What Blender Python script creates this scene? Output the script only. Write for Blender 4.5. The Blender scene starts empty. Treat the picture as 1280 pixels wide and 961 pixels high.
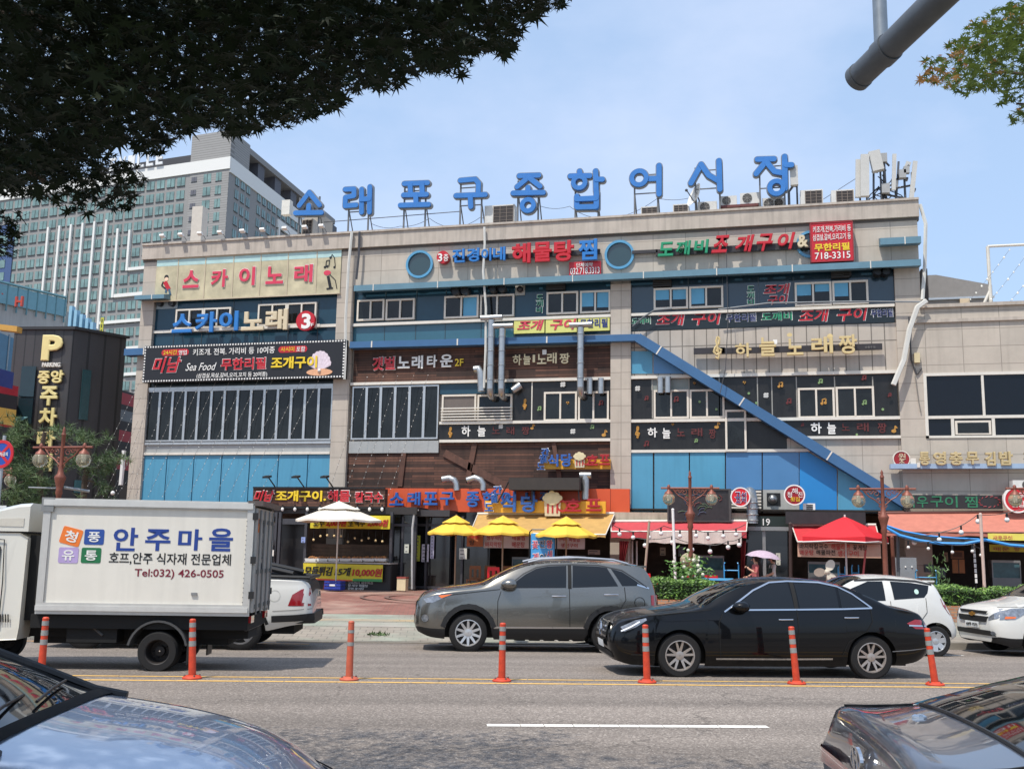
import bpy,bmesh,math,random
from mathutils import Vector,Matrix
rnd = random.Random(7)
SC = bpy.context.scene
COL = SC.collection
R = math.radians

# ------------------------------------------------------------------ camera
FPX,PCX,PCY = 1300.0,640.0,480.5
CAM = Vector((0,0,1.75))
PITCH,ROLL,YAW = R(9.1302),R(1.00736),R(-13.9068)
FW = Vector((math.sin(YAW)*math.cos(PITCH),math.cos(YAW)*math.cos(PITCH),math.sin(PITCH)))
_rt = Vector((math.cos(YAW),-math.sin(YAW),0))
_up = _rt.cross(FW)
RT = _rt*math.cos(ROLL) + _up*math.sin(ROLL)
UP = -_rt*math.sin(ROLL) + _up*math.cos(ROLL)
cd = bpy.data.cameras.new('camera')
cam = bpy.data.objects.new('camera',cd)
COL.objects.link(cam)
cam.matrix_world = Matrix(((RT.x,UP.x,-FW.x,CAM.x),(RT.y,UP.y,-FW.y,CAM.y),(RT.z,UP.z,-FW.z,CAM.z),(0,0,0,1)))
cd.sensor_width = 36;cd.lens = 36*FPX/1280
cd.clip_start = .05;cd.clip_end = 5000
SC.camera = cam

# ------------------------------------------------------------------ sky and sun
SUN_AZ,SUN_EL = R(24),R(62)          # the way shadows run (from +Y towards +X), and the height of the sun
SKY_STRENGTH,SUN_STRENGTH,EXPOSURE = .14,3.7,.24
world = bpy.data.worlds.new('World');SC.world = world
world.use_nodes = True
nt = world.node_tree;nt.nodes.clear()
sky = nt.nodes.new('ShaderNodeTexSky');sky.sky_type = 'NISHITA';sky.sun_disc = False
sky.sun_elevation = SUN_EL;sky.sun_rotation = SUN_AZ + math.pi
sky.air_density = 1.0;sky.dust_density = 2.2;sky.ozone_density = 1.6;sky.altitude = 0
bgn = nt.nodes.new('ShaderNodeBackground');bgn.inputs['Strength'].default_value = SKY_STRENGTH
out = nt.nodes.new('ShaderNodeOutputWorld')
tc = nt.nodes.new('ShaderNodeTexCoord')
mp = nt.nodes.new('ShaderNodeMapping');mp.inputs['Scale'].default_value = (1,1,1.9);mp.inputs['Location'].default_value = (.35,.1,.12)
n1 = nt.nodes.new('ShaderNodeTexNoise');n1.inputs['Scale'].default_value = 2.1;n1.inputs['Detail'].default_value = 7;n1.inputs['Roughness'].default_value = .55
cr = nt.nodes.new('ShaderNodeValToRGB');cr.color_ramp.elements[0].position = .47;cr.color_ramp.elements[1].position = .8
cr.color_ramp.elements[0].color = (0,0,0,1);cr.color_ramp.elements[1].color = (.6,.6,.6,1)
mx = nt.nodes.new('ShaderNodeMix');mx.data_type = 'RGBA'
mx.inputs[7].default_value = (5.9,6.2,7.4,1)
hz = nt.nodes.new('ShaderNodeMix');hz.data_type = 'RGBA';hz.inputs[0].default_value = .5   # bright summer haze all over the sky
hz.inputs[7].default_value = (4.2,5.7,8.0,1)
nt.links.new(tc.outputs['Generated'],mp.inputs['Vector']);nt.links.new(mp.outputs['Vector'],n1.inputs['Vector'])
nt.links.new(n1.outputs['Fac'],cr.inputs['Fac']);nt.links.new(cr.outputs['Color'],mx.inputs[0])
nt.links.new(sky.outputs['Color'],hz.inputs[6]);nt.links.new(hz.outputs[2],mx.inputs[6])
nt.links.new(mx.outputs[2],bgn.inputs['Color']);nt.links.new(bgn.outputs['Background'],out.inputs['Surface'])
sl = bpy.data.lights.new('sun','SUN');sl.energy = SUN_STRENGTH;sl.angle = R(.55);sl.color = (1,.95,.87)
sun = bpy.data.objects.new('sun',sl);COL.objects.link(sun)
sun.rotation_euler = Vector((math.sin(SUN_AZ)*math.cos(SUN_EL),math.cos(SUN_AZ)*math.cos(SUN_EL),-math.sin(SUN_EL))).to_track_quat('-Z','Y').to_euler()
sun.location = (-20,-30,60)
vs = SC.view_settings
vs.view_transform = 'Standard';vs.look = 'None';vs.exposure = EXPOSURE;vs.gamma = 1;vs.use_curve_mapping = False
SC.render.resolution_x,SC.render.resolution_y = 1024,768

# ------------------------------------------------------------------ helpers
def at(px,py,D):
    """the point whose distance along the viewing axis is D metres, on the ray of that photo pixel"""
    return CAM + (FW + RT*((px-PCX)/FPX) - UP*((py-PCY)/FPX))*D
def onY(px,py,Y):
    d = FW + RT*((px-PCX)/FPX) - UP*((py-PCY)/FPX)
    return CAM + d*((Y-CAM.y)/d.y)
def onZ(px,py,Z):
    d = FW + RT*((px-PCX)/FPX) - UP*((py-PCY)/FPX)
    return CAM + d*((Z-CAM.z)/d.z)
def FR(x0,y0,x1,y1,Y):
    """X0, X1, Z0, Z1 on the plane Y of a rectangle measured on the photo"""
    xm,ym = (x0+x1)/2,(y0+y1)/2
    return onY(x0,ym,Y).x,onY(x1,ym,Y).x,onY(xm,y1,Y).z,onY(xm,y0,Y).z
RA = R(18);RU = Vector((math.cos(RA),math.sin(RA),0));RV = Vector((-math.sin(RA),math.cos(RA),0));RO = Vector((-3.62,14.31,0))
def rz(v):
    if v > 7.5: return .0 + min(.022*(v-7.5),.40)
    return -.02*v if v > 0 else .003*max(v,-11.6)
def road(u,v,dz=0): 
    p = RO + RU*u + RV*v;p.z = rz(v)+dz;return p
def uv_of(p):
    d = Vector((p.x,p.y,0)) - RO
    return d.dot(RU),d.dot(RV)
def gz(x,y): return rz(uv_of(Vector((x,y,0)))[1])

def lin(c):
    return tuple(((v/255)/12.92 if v/255 <= .04045 else ((v/255+.055)/1.055)**2.4) for v in c[:3])
MATS = {}
def M(rgb,rough=.6,metal=0.,var=.10,scale=4.,coat=0.,spec=.5,bump=0.,streak=0.,bscale=60.,name=None,trans=0.):
    key = (tuple(rgb),rough,metal,var,scale,coat,spec,bump,streak,bscale,trans)
    if key in MATS: return MATS[key]
    m = bpy.data.materials.new(name or 'paint_%02x%02x%02x' % tuple(int(v) for v in rgb));m.use_nodes = True
    t = m.node_tree;b = t.nodes['Principled BSDF']
    c = lin(rgb)
    b.inputs['Roughness'].default_value = rough;b.inputs['Metallic'].default_value = metal
    b.inputs['Coat Weight'].default_value = coat;b.inputs['Coat Roughness'].default_value = .04
    b.inputs['Specular IOR Level'].default_value = spec
    if trans: b.inputs['Transmission Weight'].default_value = trans
    b.inputs['Base Color'].default_value = (*c,1)
    if var or streak or bump:
        tc = t.nodes.new('ShaderNodeTexCoord')
    if var or streak:
        n = t.nodes.new('ShaderNodeTexNoise');n.inputs['Scale'].default_value = scale;n.inputs['Detail'].default_value = 6;n.inputs['Roughness'].default_value = .65
        t.links.new(tc.outputs['Object'],n.inputs['Vector'])
        mr = t.nodes.new('ShaderNodeMapRange');mr.inputs[1].default_value = .25;mr.inputs[2].default_value = .75
        mr.inputs[3].default_value = 1-var*1.3;mr.inputs[4].default_value = 1+var*.7
        t.links.new(n.outputs['Fac'],mr.inputs[0])
        fac = mr.outputs[0]
        if streak:
            mp = t.nodes.new('ShaderNodeMapping');mp.inputs['Scale'].default_value = (3.2,3.2,.22)
            n2 = t.nodes.new('ShaderNodeTexNoise');n2.inputs['Scale'].default_value = 2.2;n2.inputs['Detail'].default_value = 5
            t.links.new(tc.outputs['Object'],mp.inputs['Vector']);t.links.new(mp.outputs['Vector'],n2.inputs['Vector'])
            m2 = t.nodes.new('ShaderNodeMapRange');m2.inputs[1].default_value = .45;m2.inputs[2].default_value = .8;m2.inputs[3].default_value = 1;m2.inputs[4].default_value = 1-streak
            t.links.new(n2.outputs['Fac'],m2.inputs[0])
            mm = t.nodes.new('ShaderNodeMath');mm.operation = 'MULTIPLY'
            t.links.new(fac,mm.inputs[0]);t.links.new(m2.outputs[0],mm.inputs[1]);fac = mm.outputs[0]
        vm = t.nodes.new('ShaderNodeVectorMath');vm.operation = 'SCALE';vm.inputs[0].default_value = c
        t.links.new(fac,vm.inputs['Scale']);t.links.new(vm.outputs[0],b.inputs['Base Color'])
    if bump:
        n3 = t.nodes.new('ShaderNodeTexNoise');n3.inputs['Scale'].default_value = bscale;n3.inputs['Detail'].default_value = 3
        t.links.new(tc.outputs['Object'],n3.inputs['Vector'])
        bp = t.nodes.new('ShaderNodeBump');bp.inputs['Strength'].default_value = bump;bp.inputs['Distance'].default_value = .02
        t.links.new(n3.outputs['Fac'],bp.inputs['Height']);t.links.new(bp.outputs['Normal'],b.inputs['Normal'])
    MATS[key] = m
    return m
def brick_mat(name,c1,c2,mortar,w,h,gap,axes='XZ',rough=.8,var=.2,offset=.5,dirt=.25,streak=.0,rot=0.,soft=0.,fade=None):
    """bricks, tiles or paving laid in the plane of two object axes, with stains"""
    m = bpy.data.materials.new(name);m.use_nodes = True
    t = m.node_tree;b = t.nodes['Principled BSDF'];b.inputs['Roughness'].default_value = rough
    tc = t.nodes.new('ShaderNodeTexCoord');sx = t.nodes.new('ShaderNodeSeparateXYZ');cx = t.nodes.new('ShaderNodeCombineXYZ')
    src = tc.outputs['Object']
    if rot:
        mpp = t.nodes.new('ShaderNodeMapping');mpp.inputs['Rotation'].default_value = (0,0,rot);t.links.new(src,mpp.inputs['Vector']);src = mpp.outputs['Vector']
    t.links.new(src,sx.inputs[0])
    t.links.new(sx.outputs[axes[0]],cx.inputs[0]);t.links.new(sx.outputs[axes[1]],cx.inputs[1])
    br = t.nodes.new('ShaderNodeTexBrick');br.offset = offset
    br.inputs['Color1'].default_value = (*lin(c1),1);br.inputs['Color2'].default_value = (*lin(c2),1);br.inputs['Mortar'].default_value = (*lin(mortar),1)
    br.inputs['Scale'].default_value = 1;br.inputs['Brick Width'].default_value = w;br.inputs['Row Height'].default_value = h
    br.inputs['Mortar Size'].default_value = gap;br.inputs['Mortar Smooth'].default_value = soft;br.inputs['Bias'].default_value = 0
    t.links.new(cx.outputs[0],br.inputs['Vector'])
    n = t.nodes.new('ShaderNodeTexNoise');n.inputs['Scale'].default_value = .9;n.inputs['Detail'].default_value = 7;n.inputs['Roughness'].default_value = .7
    t.links.new(tc.outputs['Object'],n.inputs['Vector'])
    mr = t.nodes.new('ShaderNodeMapRange');mr.inputs[1].default_value = .3;mr.inputs[2].default_value = .75;mr.inputs[3].default_value = 1+var*.4;mr.inputs[4].default_value = 1-dirt
    t.links.new(n.outputs['Fac'],mr.inputs[0]);fac = mr.outputs[0]
    if streak:
        mp = t.nodes.new('ShaderNodeMapping');mp.inputs['Scale'].default_value = (2.3,2.3,.16)
        n2 = t.nodes.new('ShaderNodeTexNoise');n2.inputs['Scale'].default_value = 2;n2.inputs['Detail'].default_value = 6
        t.links.new(tc.outputs['Object'],mp.inputs['Vector']);t.links.new(mp.outputs['Vector'],n2.inputs['Vector'])
        m2 = t.nodes.new('ShaderNodeMapRange');m2.inputs[1].default_value = .5;m2.inputs[2].default_value = .78;m2.inputs[3].default_value = 1;m2.inputs[4].default_value = 1-streak
        t.links.new(n2.outputs['Fac'],m2.inputs[0])
        mm = t.nodes.new('ShaderNodeMath');mm.operation = 'MULTIPLY';t.links.new(fac,mm.inputs[0]);t.links.new(m2.outputs[0],mm.inputs[1]);fac = mm.outputs[0]
    col = br.outputs['Color']
    if fade:
        n4 = t.nodes.new('ShaderNodeTexNoise');n4.inputs['Scale'].default_value = .35;n4.inputs['Detail'].default_value = 8;n4.inputs['Roughness'].default_value = .6
        t.links.new(tc.outputs['Object'],n4.inputs['Vector'])
        m4 = t.nodes.new('ShaderNodeMapRange');m4.inputs[1].default_value = .45;m4.inputs[2].default_value = .62;t.links.new(n4.outputs['Fac'],m4.inputs[0])
        mxx = t.nodes.new('ShaderNodeMix');mxx.data_type = 'RGBA';mxx.inputs[7].default_value = (*lin(fade),1)
        t.links.new(m4.outputs[0],mxx.inputs[0]);t.links.new(col,mxx.inputs[6]);col = mxx.outputs[2]
    vm = t.nodes.new('ShaderNodeVectorMath');vm.operation = 'SCALE'
    t.links.new(col,vm.inputs[0]);t.links.new(fac,vm.inputs['Scale']);t.links.new(vm.outputs[0],b.inputs['Base Color'])
    return m

XF = {}
def tag(o,label=None,cat=None,group=None,kind=None):
    if label: o['label'] = label
    if cat: o['category'] = cat
    if group: o['group'] = group
    if kind: o['kind'] = kind
    return o
def thing(name,label,cat,loc=(0,0,0),rot=0.,group=None):
    o = bpy.data.objects.new(name,None);COL.objects.link(o)
    o.location = loc;o.rotation_euler = (0,0,rot);o.empty_display_size = .2
    XF[o.name] = Matrix.Translation(Vector(loc)) @ Matrix.Rotation(rot,4,'Z')
    return tag(o,label,cat,group)
class MB:
    def __init__(s): s.v = [];s.f = []
    def add(s,vs,fs):
        n = len(s.v);s.v += [tuple(p) for p in vs];s.f += [tuple(i+n for i in f) for f in fs];return s
    def box(s,x0,x1,y0,y1,z0,z1):
        if x0 > x1: x0,x1 = x1,x0
        if y0 > y1: y0,y1 = y1,y0
        if z0 > z1: z0,z1 = z1,z0
        return s.add([(x0,y0,z0),(x1,y0,z0),(x1,y1,z0),(x0,y1,z0),(x0,y0,z1),(x1,y0,z1),(x1,y1,z1),(x0,y1,z1)],
                     [(0,3,2,1),(4,5,6,7),(0,1,5,4),(1,2,6,5),(2,3,7,6),(3,0,4,7)])
    def obox(s,c,ux,uy,uz):
        c,ux,uy,uz = Vector(c),Vector(ux),Vector(uy),Vector(uz)
        vs = [c+ux*a+uy*b+uz*d for d in (-1,1) for a,b in ((-1,-1),(1,-1),(1,1),(-1,1))]
        return s.add(vs,[(0,3,2,1),(4,5,6,7),(0,1,5,4),(1,2,6,5),(2,3,7,6),(3,0,4,7)])
    def quad(s,a,b,c,d): return s.add([a,b,c,d],[(0,1,2,3)])
    def prism(s,pts,vec):
        n = len(pts);vec = Vector(vec);p = [Vector(q) for q in pts]
        return s.add(p+[q+vec for q in p],[tuple(range(n)),tuple(range(2*n-1,n-1,-1))] + [(i,i+n,(i+1) % n+n,(i+1) % n) for i in range(n)])
    def cyl(s,p,q,r0,r1=None,n=12,cap=True):
        p,q = Vector(p),Vector(q);r1 = r0 if r1 is None else r1
        d = (q-p);d.normalize() if d.length else None
        a = d.cross(Vector((0,0,1)) if abs(d.z) < .95 else Vector((1,0,0))).normalized();b = d.cross(a)
        vs = [p+(a*math.cos(2*math.pi*i/n)+b*math.sin(2*math.pi*i/n))*r0 for i in range(n)] + [q+(a*math.cos(2*math.pi*i/n)+b*math.sin(2*math.pi*i/n))*r1 for i in range(n)]
        fs = [(i,i+n,(i+1) % n+n,(i+1) % n) for i in range(n)]
        if cap: fs += [tuple(range(n)),tuple(range(2*n-1,n-1,-1))]
        return s.add(vs,fs)
    def tube(s,pts,r,n=8,r1=None):
        pts = [Vector(p) for p in pts];k = len(pts);base = len(s.v);prev = None;vs = []
        for i,p in enumerate(pts):
            d = (pts[min(i+1,k-1)]-pts[max(i-1,0)]).normalized()
            if prev is None: a = d.cross(Vector((0,0,1)) if abs(d.z) < .95 else Vector((1,0,0))).normalized()
            else:
                a = prev-d*prev.dot(d);a.normalize()
            prev = a;b = d.cross(a);rr = r if r1 is None else r+(r1-r)*i/(k-1)
            vs += [p+(a*math.cos(2*math.pi*j/n)+b*math.sin(2*math.pi*j/n))*rr for j in range(n)]
        fs = [(i*n+j,(i+1)*n+j,(i+1)*n+(j+1) % n,i*n+(j+1) % n) for i in range(k-1) for j in range(n)]
        fs += [tuple(range(n)),tuple(range(k*n-1,(k-1)*n-1,-1))]
        return s.add(vs,fs)
    def lathe(s,prof,c,n=16,axis='Z'):
        c = Vector(c);vs = []
        for r,h in prof:
            for i in range(n):
                a = 2*math.pi*i/n;x,y = r*math.cos(a),r*math.sin(a)
                vs.append(c + (Vector((x,y,h)) if axis == 'Z' else Vector((x,h,y)) if axis == 'Y' else Vector((h,x,y))))
        k = len(prof)
        return s.add(vs,[(i*n+j,i*n+(j+1) % n,(i+1)*n+(j+1) % n,(i+1)*n+j) for i in range(k-1) for j in range(n)])
    def ball(s,c,r,n=10,m=7,sz=1.):
        return s.lathe([(max(r*math.sin(math.pi*i/m),r*.02),-r*sz*math.cos(math.pi*i/m)) for i in range(m+1)],c,n)
    def ring(s,c,r0,r1,y0,y1,n=32,a0=0,a1=2*math.pi):
        """flat ring in the XZ plane between depths y0 and y1"""
        full = abs(a1-a0-2*math.pi) < 1e-6;k = n if full else n+1;vs = []
        for i in range(k):
            a = a0+(a1-a0)*i/n;cx,sx = math.cos(a),math.sin(a)
            for r,y in ((r0,y0),(r1,y0),(r1,y1),(r0,y1)): vs.append((c[0]+r*cx,y,c[1]+r*sx))
        fs = [(i*4+j,((i+1) % k)*4+j,((i+1) % k)*4+(j+1) % 4,i*4+(j+1) % 4) for i in range(n) for j in range(4)]
        if not full: fs += [(0,1,2,3),(n*4+3,n*4+2,n*4+1,n*4)]
        return s.add(vs,fs)
    def build(s,name,mat,parent=None,smooth=False,world=True,mats=None,fmi=None,fixn=True):
        me = bpy.data.meshes.new(name);vs = s.v
        o = bpy.data.objects.new(name,me);COL.objects.link(o)
        if parent is not None:
            o.parent = parent;X = XF[parent.name];XF[o.name] = X
            if world:
                I = X.inverted();vs = [tuple(I @ Vector(p)) for p in vs]
        else:
            xs = [p[0] for p in vs];ys = [p[1] for p in vs];zs = [p[2] for p in vs]
            c = ((min(xs)+max(xs))/2,(min(ys)+max(ys))/2,min(zs))
            vs = [(p[0]-c[0],p[1]-c[1],p[2]-c[2]) for p in vs];o.location = c;XF[o.name] = Matrix.Translation(c)
        me.from_pydata(vs,[],s.f)
        for mm in (mats or [mat]): me.materials.append(mm)
        if fmi: me.polygons.foreach_set('material_index',fmi)
        if fixn:
            bm = bmesh.new();bm.from_mesh(me);bmesh.ops.recalc_face_normals(bm,faces=bm.faces);bm.to_mesh(me);bm.free()
        if smooth:
            me.polygons.foreach_set('use_smooth',[True]*len(me.polygons))
            try: me.set_sharp_from_angle(angle=R(smooth if smooth is not True else 40))
            except Exception: pass
        me.update()
        return o
def solo(mb,name,mat,label,cat,group=None,**k):
    return tag(mb.build(name,mat,None,**k),label,cat,group)
def struct(mb,name,mat,**k):
    return tag(mb.build(name,mat,None,**k),kind='structure')
def copy_tree(o,parent=None):
    c = o.copy();COL.objects.link(c)
    if parent is not None: c.parent = parent
    XF[c.name] = XF.get(o.name,Matrix())
    for ch in list(o.children): copy_tree(ch,c)
    return c

TXT = {}
def glyphs(body,bold,bevel):
    key = (body,bold,bevel)
    if key not in TXT:
        c = bpy.data.curves.new('lettering','FONT');c.body = body;c.offset = bold;c.extrude = .05;c.bevel_depth = bevel*.55;c.bevel_resolution = 0;c.resolution_u = 3
        c.align_x = 'LEFT'
        o = bpy.data.objects.new('lettering',c)
        m = bpy.data.meshes.new_from_object(o)
        TXT[key] = ([tuple(v.co) for v in m.vertices],[tuple(p.vertices) for p in m.polygons])
        bpy.data.objects.remove(o);bpy.data.curves.remove(c);bpy.data.meshes.remove(m)
    return TXT[key]
def text3(mb,body,O,U,W,w,h,depth=.02,bold=.012,bevel=0.,shear=0.,grow=0.):
    """letters filling the w x h box whose lower left corner is O, raised by depth along U x W"""
    vs,fs = glyphs(body,bold,bevel)
    if not vs: return
    xs = [p[0] for p in vs];ys = [p[1] for p in vs];zs = [p[2] for p in vs]
    x0,x1,y0,y1,z0,z1 = min(xs),max(xs),min(ys),max(ys),min(zs),max(zs)
    O,U,W = Vector(O),Vector(U),Vector(W);N = U.cross(W)
    res = []
    for x,y,z in vs:
        a = (x-x0)/max(x1-x0,1e-6)*(w+2*grow)-grow;b = (y-y0)/max(y1-y0,1e-6)*(h+2*grow)-grow
        res.append(O + U*(a+shear*b) + W*b + N*((z-z0)/max(z1-z0,1e-6)*depth))
    mb.add(res,fs)
XU,ZU = Vector((1,0,0)),Vector((0,0,1))
def T(body,px,Y,mat,parent,depth=.025,bold=.012,bevel=.012,shear=0.,outline=None,ow=.035,name='lettering'):
    """letters on a plane facing the street, from their box on the photo"""
    X0,X1,Z0,Z1 = FR(*px,Y);ow *= .55
    if px[3]-px[1] < 9.5: bold,bevel = min(bold,.007),0
    if outline is not None:
        mb = MB();text3(mb,body,(X0,Y,Z0),XU,ZU,X1-X0,Z1-Z0,depth*.5,.014,ow,shear,grow=.02)
        mb.build('letter_border',outline,parent,fixn=False)
        Y -= depth*.5
    mb = MB();text3(mb,body,(X0,Y,Z0),XU,ZU,X1-X0,Z1-Z0,depth,bold,bevel,shear)
    return mb.build(name,mat,parent,fixn=False)
def panel(mb,px,Yf,thick):
    X0,X1,Z0,Z1 = FR(*px,Yf);mb.box(X0,X1,Yf,Yf+thick,Z0,Z1);return X0,X1,Z0,Z1
def sign(name,px,Yf,thick,mat,label,cat='sign',group=None,part='board'):
    """a sign: an empty at its lower middle with a board; letters are added to it"""
    X0,X1,Z0,Z1 = FR(*px,Yf)
    t = thing(name,label,cat,((X0+X1)/2,Yf+thick,Z0),0,group)
    mb = MB();mb.box(X0,X1,Yf,Yf+thick,Z0,Z1);mb.build(part,mat,t)
    return t
# ------------------------------------------------------------------ ground, road, pavements
def asphalt():
    m = bpy.data.materials.new('asphalt');m.use_nodes = True;t = m.node_tree;b = t.nodes['Principled BSDF']
    b.inputs['Roughness'].default_value = .85;b.inputs['Specular IOR Level'].default_value = .3
    tc = t.nodes.new('ShaderNodeTexCoord')
    v = t.nodes.new('ShaderNodeTexVoronoi');v.inputs['Scale'].default_value = 55;t.links.new(tc.outputs['Object'],v.inputs['Vector'])
    cr = t.nodes.new('ShaderNodeValToRGB');e = cr.color_ramp.elements
    e[0].position = 0;e[0].color = (*lin((110,102,95)),1);e[1].position = 1;e[1].color = (*lin((190,179,168)),1)
    k = e.new(.35);k.color = (*lin((132,122,113)),1);k = e.new(.7);k.color = (*lin((150,139,129)),1)
    t.links.new(v.outputs['Color'],cr.inputs['Fac'])
    n = t.nodes.new('ShaderNodeTexNoise');n.inputs['Scale'].default_value = .55;n.inputs['Detail'].default_value = 8;n.inputs['Roughness'].default_value = .65
    mp = t.nodes.new('ShaderNodeMapping');mp.inputs['Scale'].default_value = (.22,1.5,1);t.links.new(tc.outputs['Object'],mp.inputs['Vector']);t.links.new(mp.outputs['Vector'],n.inputs['Vector'])
    mr = t.nodes.new('ShaderNodeMapRange');mr.inputs[1].default_value = .3;mr.inputs[2].default_value = .7;mr.inputs[3].default_value = .76;mr.inputs[4].default_value = 1.0
    t.links.new(n.outputs['Fac'],mr.inputs[0])
    # oil and tyre tracks along the lanes
    w = t.nodes.new('ShaderNodeTexNoise');w.inputs['Scale'].default_value = 1;w.inputs['Detail'].default_value = 3
    m3 = t.nodes.new('ShaderNodeMapping');m3.inputs['Scale'].default_value = (.05,.9,1);t.links.new(tc.outputs['Object'],m3.inputs['Vector']);t.links.new(m3.outputs['Vector'],w.inputs['Vector'])
    r2 = t.nodes.new('ShaderNodeMapRange');r2.inputs[1].default_value = .35;r2.inputs[2].default_value = .65;r2.inputs[3].default_value = .72;r2.inputs[4].default_value = 1.02
    t.links.new(w.outputs['Fac'],r2.inputs[0])
    mm = t.nodes.new('ShaderNodeMath');mm.operation = 'MULTIPLY';t.links.new(mr.outputs[0],mm.inputs[0]);t.links.new(r2.outputs[0],mm.inputs[1])
    vc = t.nodes.new('ShaderNodeTexVoronoi');vc.feature = 'DISTANCE_TO_EDGE';vc.inputs['Scale'].default_value = .22
    nd = t.nodes.new('ShaderNodeTexNoise');nd.inputs['Scale'].default_value = 1.1;nd.inputs['Detail'].default_value = 6;t.links.new(tc.outputs['Object'],nd.inputs['Vector'])
    mv = t.nodes.new('ShaderNodeVectorMath');mv.operation = 'MULTIPLY_ADD';mv.inputs[1].default_value = (2.2,2.2,0);t.links.new(nd.outputs['Color'],mv.inputs[0]);t.links.new(tc.outputs['Object'],mv.inputs[2])
    t.links.new(mv.outputs[0],vc.inputs['Vector'])
    rc = t.nodes.new('ShaderNodeMapRange');rc.inputs[1].default_value = 0;rc.inputs[2].default_value = .006;rc.inputs[3].default_value = .62;rc.inputs[4].default_value = 1;t.links.new(vc.outputs['Distance'],rc.inputs[0])
    m5 = t.nodes.new('ShaderNodeMath');m5.operation = 'MULTIPLY';t.links.new(mm.outputs[0],m5.inputs[0]);t.links.new(rc.outputs[0],m5.inputs[1])
    vm = t.nodes.new('ShaderNodeVectorMath');vm.operation = 'SCALE';t.links.new(cr.outputs['Color'],vm.inputs[0]);t.links.new(m5.outputs[0],vm.inputs['Scale'])
    t.links.new(vm.outputs[0],b.inputs['Base Color'])
    bp = t.nodes.new('ShaderNodeBump');bp.inputs['Strength'].default_value = .5;bp.inputs['Distance'].default_value = .006
    t.links.new(v.outputs['Distance'],bp.inputs['Height']);t.links.new(bp.outputs['Normal'],b.inputs['Normal'])
    return m
def strip(vs,us=(-150,150),dz=0.,n=1):
    """a sheet following the fall of the road between the given v lines"""
    mb = MB();uu = [us[0]+(us[1]-us[0])*i/n for i in range(n+1)]
    for a,b in zip(vs[:-1],vs[1:]):
        for c,d in zip(uu[:-1],uu[1:]):
            mb.quad(road(c,a,dz),road(d,a,dz),road(d,b,dz),road(c,b,dz))
    return mb
def rotated(o):
    """turn a built sheet's own axes along the road, so that its pattern runs with it"""
    X = Matrix.Rotation(RA,4,'Z');o.data.transform(X.inverted());o.matrix_world = Matrix.Translation(o.location) @ X
    return o
VK = 7.35
g = MB().box(-1500,1500,-300,2500,-1.2,-.9)
struct(g,'ground',M((120,115,106),.9))
rotated(struct(strip((-11.6,0,VK)),'road',asphalt()))
conc = M((142,135,124),.85,var=.16,scale=2.5,bump=.3,name='kerb_concrete')
pave = brick_mat('grey_block_paving',(152,142,128),(142,133,121),(118,110,100),.3,.3,.012,'XY',dirt=.3,var=.3,fade=(150,156,140))
redp = brick_mat('red_brick_paving',(152,100,86),(134,86,75),(116,90,79),.23,.115,.01,'XY',dirt=.35,var=.3,fade=(168,138,122))
def kerb(v0,v1,zt,u0,u1):
    mb = MB();n = int((u1-u0)/1.0)
    for i in range(n):
        a = u0+i*(u1-u0)/n+.004;b = u0+(i+1)*(u1-u0)/n-.004
        A,B,Cc,D = (RO+RU*a+RV*v0,RO+RU*b+RV*v0,RO+RU*b+RV*v1,RO+RU*a+RV*v1)
        mb.prism([Vector((p.x,p.y,-.35)) for p in (A,B,Cc,D)],(0,0,.35+zt))
    return mb
struct(kerb(VK,VK+.16,-.005,3.0,60),'kerb',conc)
struct(kerb(VK,VK+.16,-.125,-40,3.0),'kerb',conc)          # dropped kerb in front of the plaza
struct(kerb(-11.78,-11.6,-.03,-40,60),'kerb',conc)
# pavement: falls to the dropped kerb on the left
mb = MB()
for a,b in ((7.51,9.2),(9.2,12.6)):
    for c,d in ((-60,2.0),(2.0,3.0),(3.0,60)):
        def P(u,v):
            p = RO+RU*u+RV*v;p.z = rz(v) if v > 9 else (-.118 if u < 2.5 else -.002);return p
        mb.quad(P(c,a),P(d,a),P(d,b),P(c,b))
rotated(struct(mb,'pavement',pave))
rotated(struct(strip((12.6,28.8),(-70,70)),'plaza',redp))
struct(strip((28.8,90),(-150,150)),'ground',M((96,92,86),.9))
mb = MB()
for a,b in ((-11.78,-30),):
    mb.prism([Vector((p.x,p.y,-.35)) for p in (RO+RU*-60+RV*a,RO+RU*60+RV*a,RO+RU*60+RV*b,RO+RU*-60+RV*b)],(0,0,.315))
rotated(struct(mb,'pavement',pave))
# worn bands in the pavement
tact = brick_mat('worn_tactile_paving',(186,158,116),(170,148,112),(140,124,100),.3,.3,.012,'XY',dirt=.3,fade=(160,150,132))
rotated(struct(strip((10.6,11.2),(-14,-.6),.004),'pavement',tact))
grn = brick_mat('faded_green_paving',(150,160,140),(140,150,132),(118,122,110),.2,.1,.01,'XY',dirt=.3,fade=(165,158,146))
rotated(struct(strip((9.3,10.3),(-12.5,-1.2),.004),'pavement',grn))
# round paving figure in the plaza
c = onZ(560,752,.13);mb = MB();zc = gz(c.x,c.y)
for r0,r1 in ((1.9,2.05),(2.7,2.82)):
    for i in range(40):
        a,b = 2*math.pi*i/40,2*math.pi*(i+1)/40
        q = [Vector((c.x+r*math.cos(t),c.y+r*math.sin(t),0)) for r,t in ((r0,a),(r1,a),(r1,b),(r0,b))]
        mb.quad(*[Vector((p.x,p.y,gz(p.x,p.y)+.005)) for p in q])
struct(mb,'plaza',M((120,92,82),.85,var=.25))
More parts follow.
